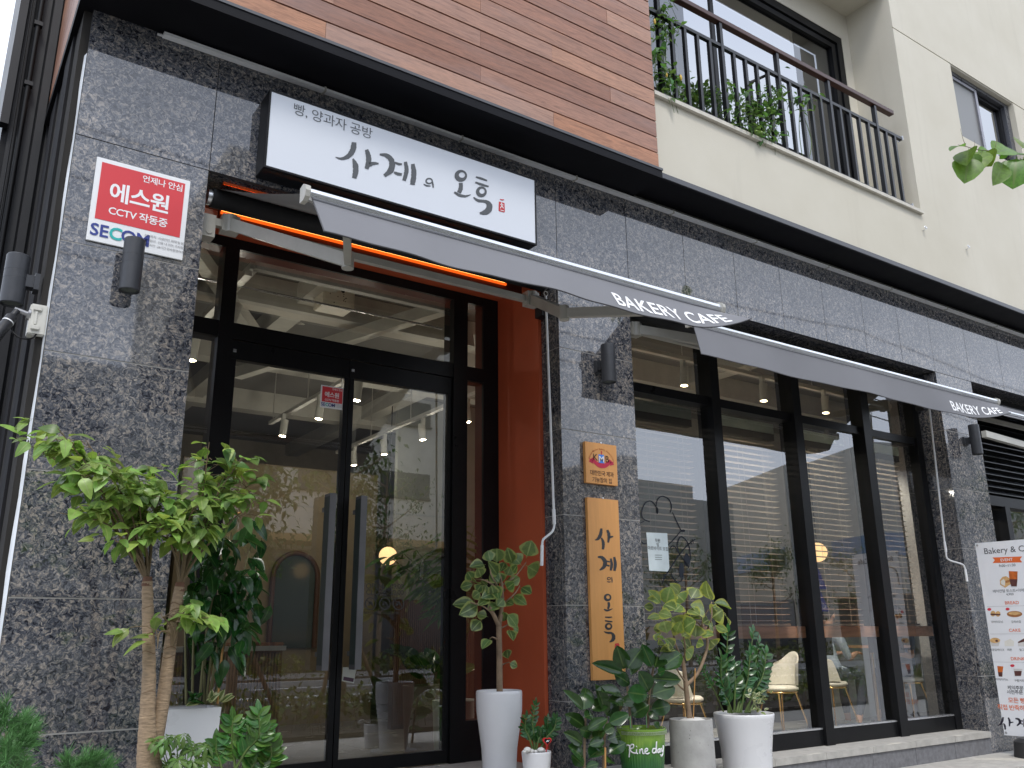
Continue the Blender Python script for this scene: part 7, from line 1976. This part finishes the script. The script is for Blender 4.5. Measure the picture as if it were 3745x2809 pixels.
def street_tree(x, y, h, cr, label, n=1500, props=True):
    r = thing('street_tree', (x, y, 0), label, 'tree', 'street trees')
    t = MB(); lean = random.uniform(-.15, .15)
    P = stem(t, [Vector((x, y, 0)), Vector((x + lean * .4, y, h * .4)), Vector((x + lean, y, h * .75)), Vector((x + lean * 1.2, y, h * .97))], 0.09, 0.02, 10)
    cls = []
    for i in range(13):
        f = random.uniform(.38, .9); p = P[int(f * (len(P) - 1))]; a = random.uniform(0, 6.28); l = cr * random.uniform(.6, 1.0) * (1.15 - f * .5)
        e = p + Vector((math.cos(a) * l, math.sin(a) * l, l * random.uniform(.25, .9)))
        stem(t, [p, p.lerp(e, .5) + Vector((0, 0, -.06)), e], 0.028, 0.008, 6); cls.append((e, cr * random.uniform(.22, .42))); cls.append((p.lerp(e, .65), cr * .22))
    cls.append((P[-1], cr * .35))
    t.build('trunk', BARKG, r)
    ms = []
    for i in range(n):
        c, s = random.choice(cls)
        p = c + Vector((random.gauss(0, s * .6), random.gauss(0, s * .6), random.gauss(0, s * .5)))
        d = Vector((random.gauss(0, 1), random.gauss(0, 1), random.gauss(-.5, .6))).normalized() * random.uniform(.10, .19)
        ms.append(frame_matrix(p, d, (random.uniform(-.5, .5), random.uniform(-.5, .5), 1), d.length))
    leaves_joined('crown', tlf, ms, TLF, r)
    if props:
        for a in (0.4, 2.5, 4.6):
            MB().tube([(x + math.cos(a) * .75, y + math.sin(a) * .75, 0), (x + lean * .3, y, h * .36)], 0.035, 8).build('prop', pm('prop_timber', (0.16, 0.10, 0.055), 0.8), r)
for i, (x, y, h, cr, lab) in enumerate(((4.3, -7.6, 4.4, 1.0, 'slim young street tree with props nearest the camera'), (6.3, -8.1, 4.9, 1.05, 'young street tree with props beyond the first one'), (26.0, -7.8, 5.6, 1.5, 'leafy street tree level with the rightmost bay'), (29.5, -7.9, 5.6, 1.6, 'leafy street tree far along the kerb'),
                                        (5.0, -19.0, 6.0, 1.6, 'tree on the far side in front of the beige building'), (12.3, -19.2, 6.6, 1.7, 'taller tree on the far side before the corner of the beige building'), (24.5, -19, 4.6, 1.6, 'tree on the far side before the stepped building'), (29.5, -19, 4.7, 1.6, 'second tree on the far side before the stepped building'), (35.0, -19, 4.6, 1.7, 'third tree on the far side before the stepped building'), (41, -19, 5.0, 1.8, 'tree farthest along on the far side'))):
    street_tree(x, y, h, cr, lab, 1500 if y > -10 else 1300, y > -10)
r = thing('bicycle_sign', (19.6, -9.4, 0), 'two blue triangular bicycle signs on a grey post by the kerb', 'road sign')
MB().tube([(19.6, -9.4, 0), (19.6, -9.4, 3.0)], 0.035, 10).build('post', ALU, r)
for z in (2.02, 2.58):
    MB().prism([(19.3, -9.36, z - .25), (19.9, -9.36, z - .25), (19.6, -9.36, z + .28)], (0, .015, 0)).build('sign_plate', pm('sign_blue', (0.02, 0.06, 0.35), 0.4), r)
    t = MB()
    for dx in (-.09, .09): t.ring2(19.6 + dx, z - .12, .06, .06, .014, .014, lambda x, q_: Vector((x, -9.343, q_)), n=16)
    t.brush([(19.51, z - .12), (19.56, z - .02), (19.64, z - .02), (19.69, z - .12)], [.012] * 4, lambda x, q_: Vector((x, -9.343, q_))); t.build('bicycle', TEXTW, r)
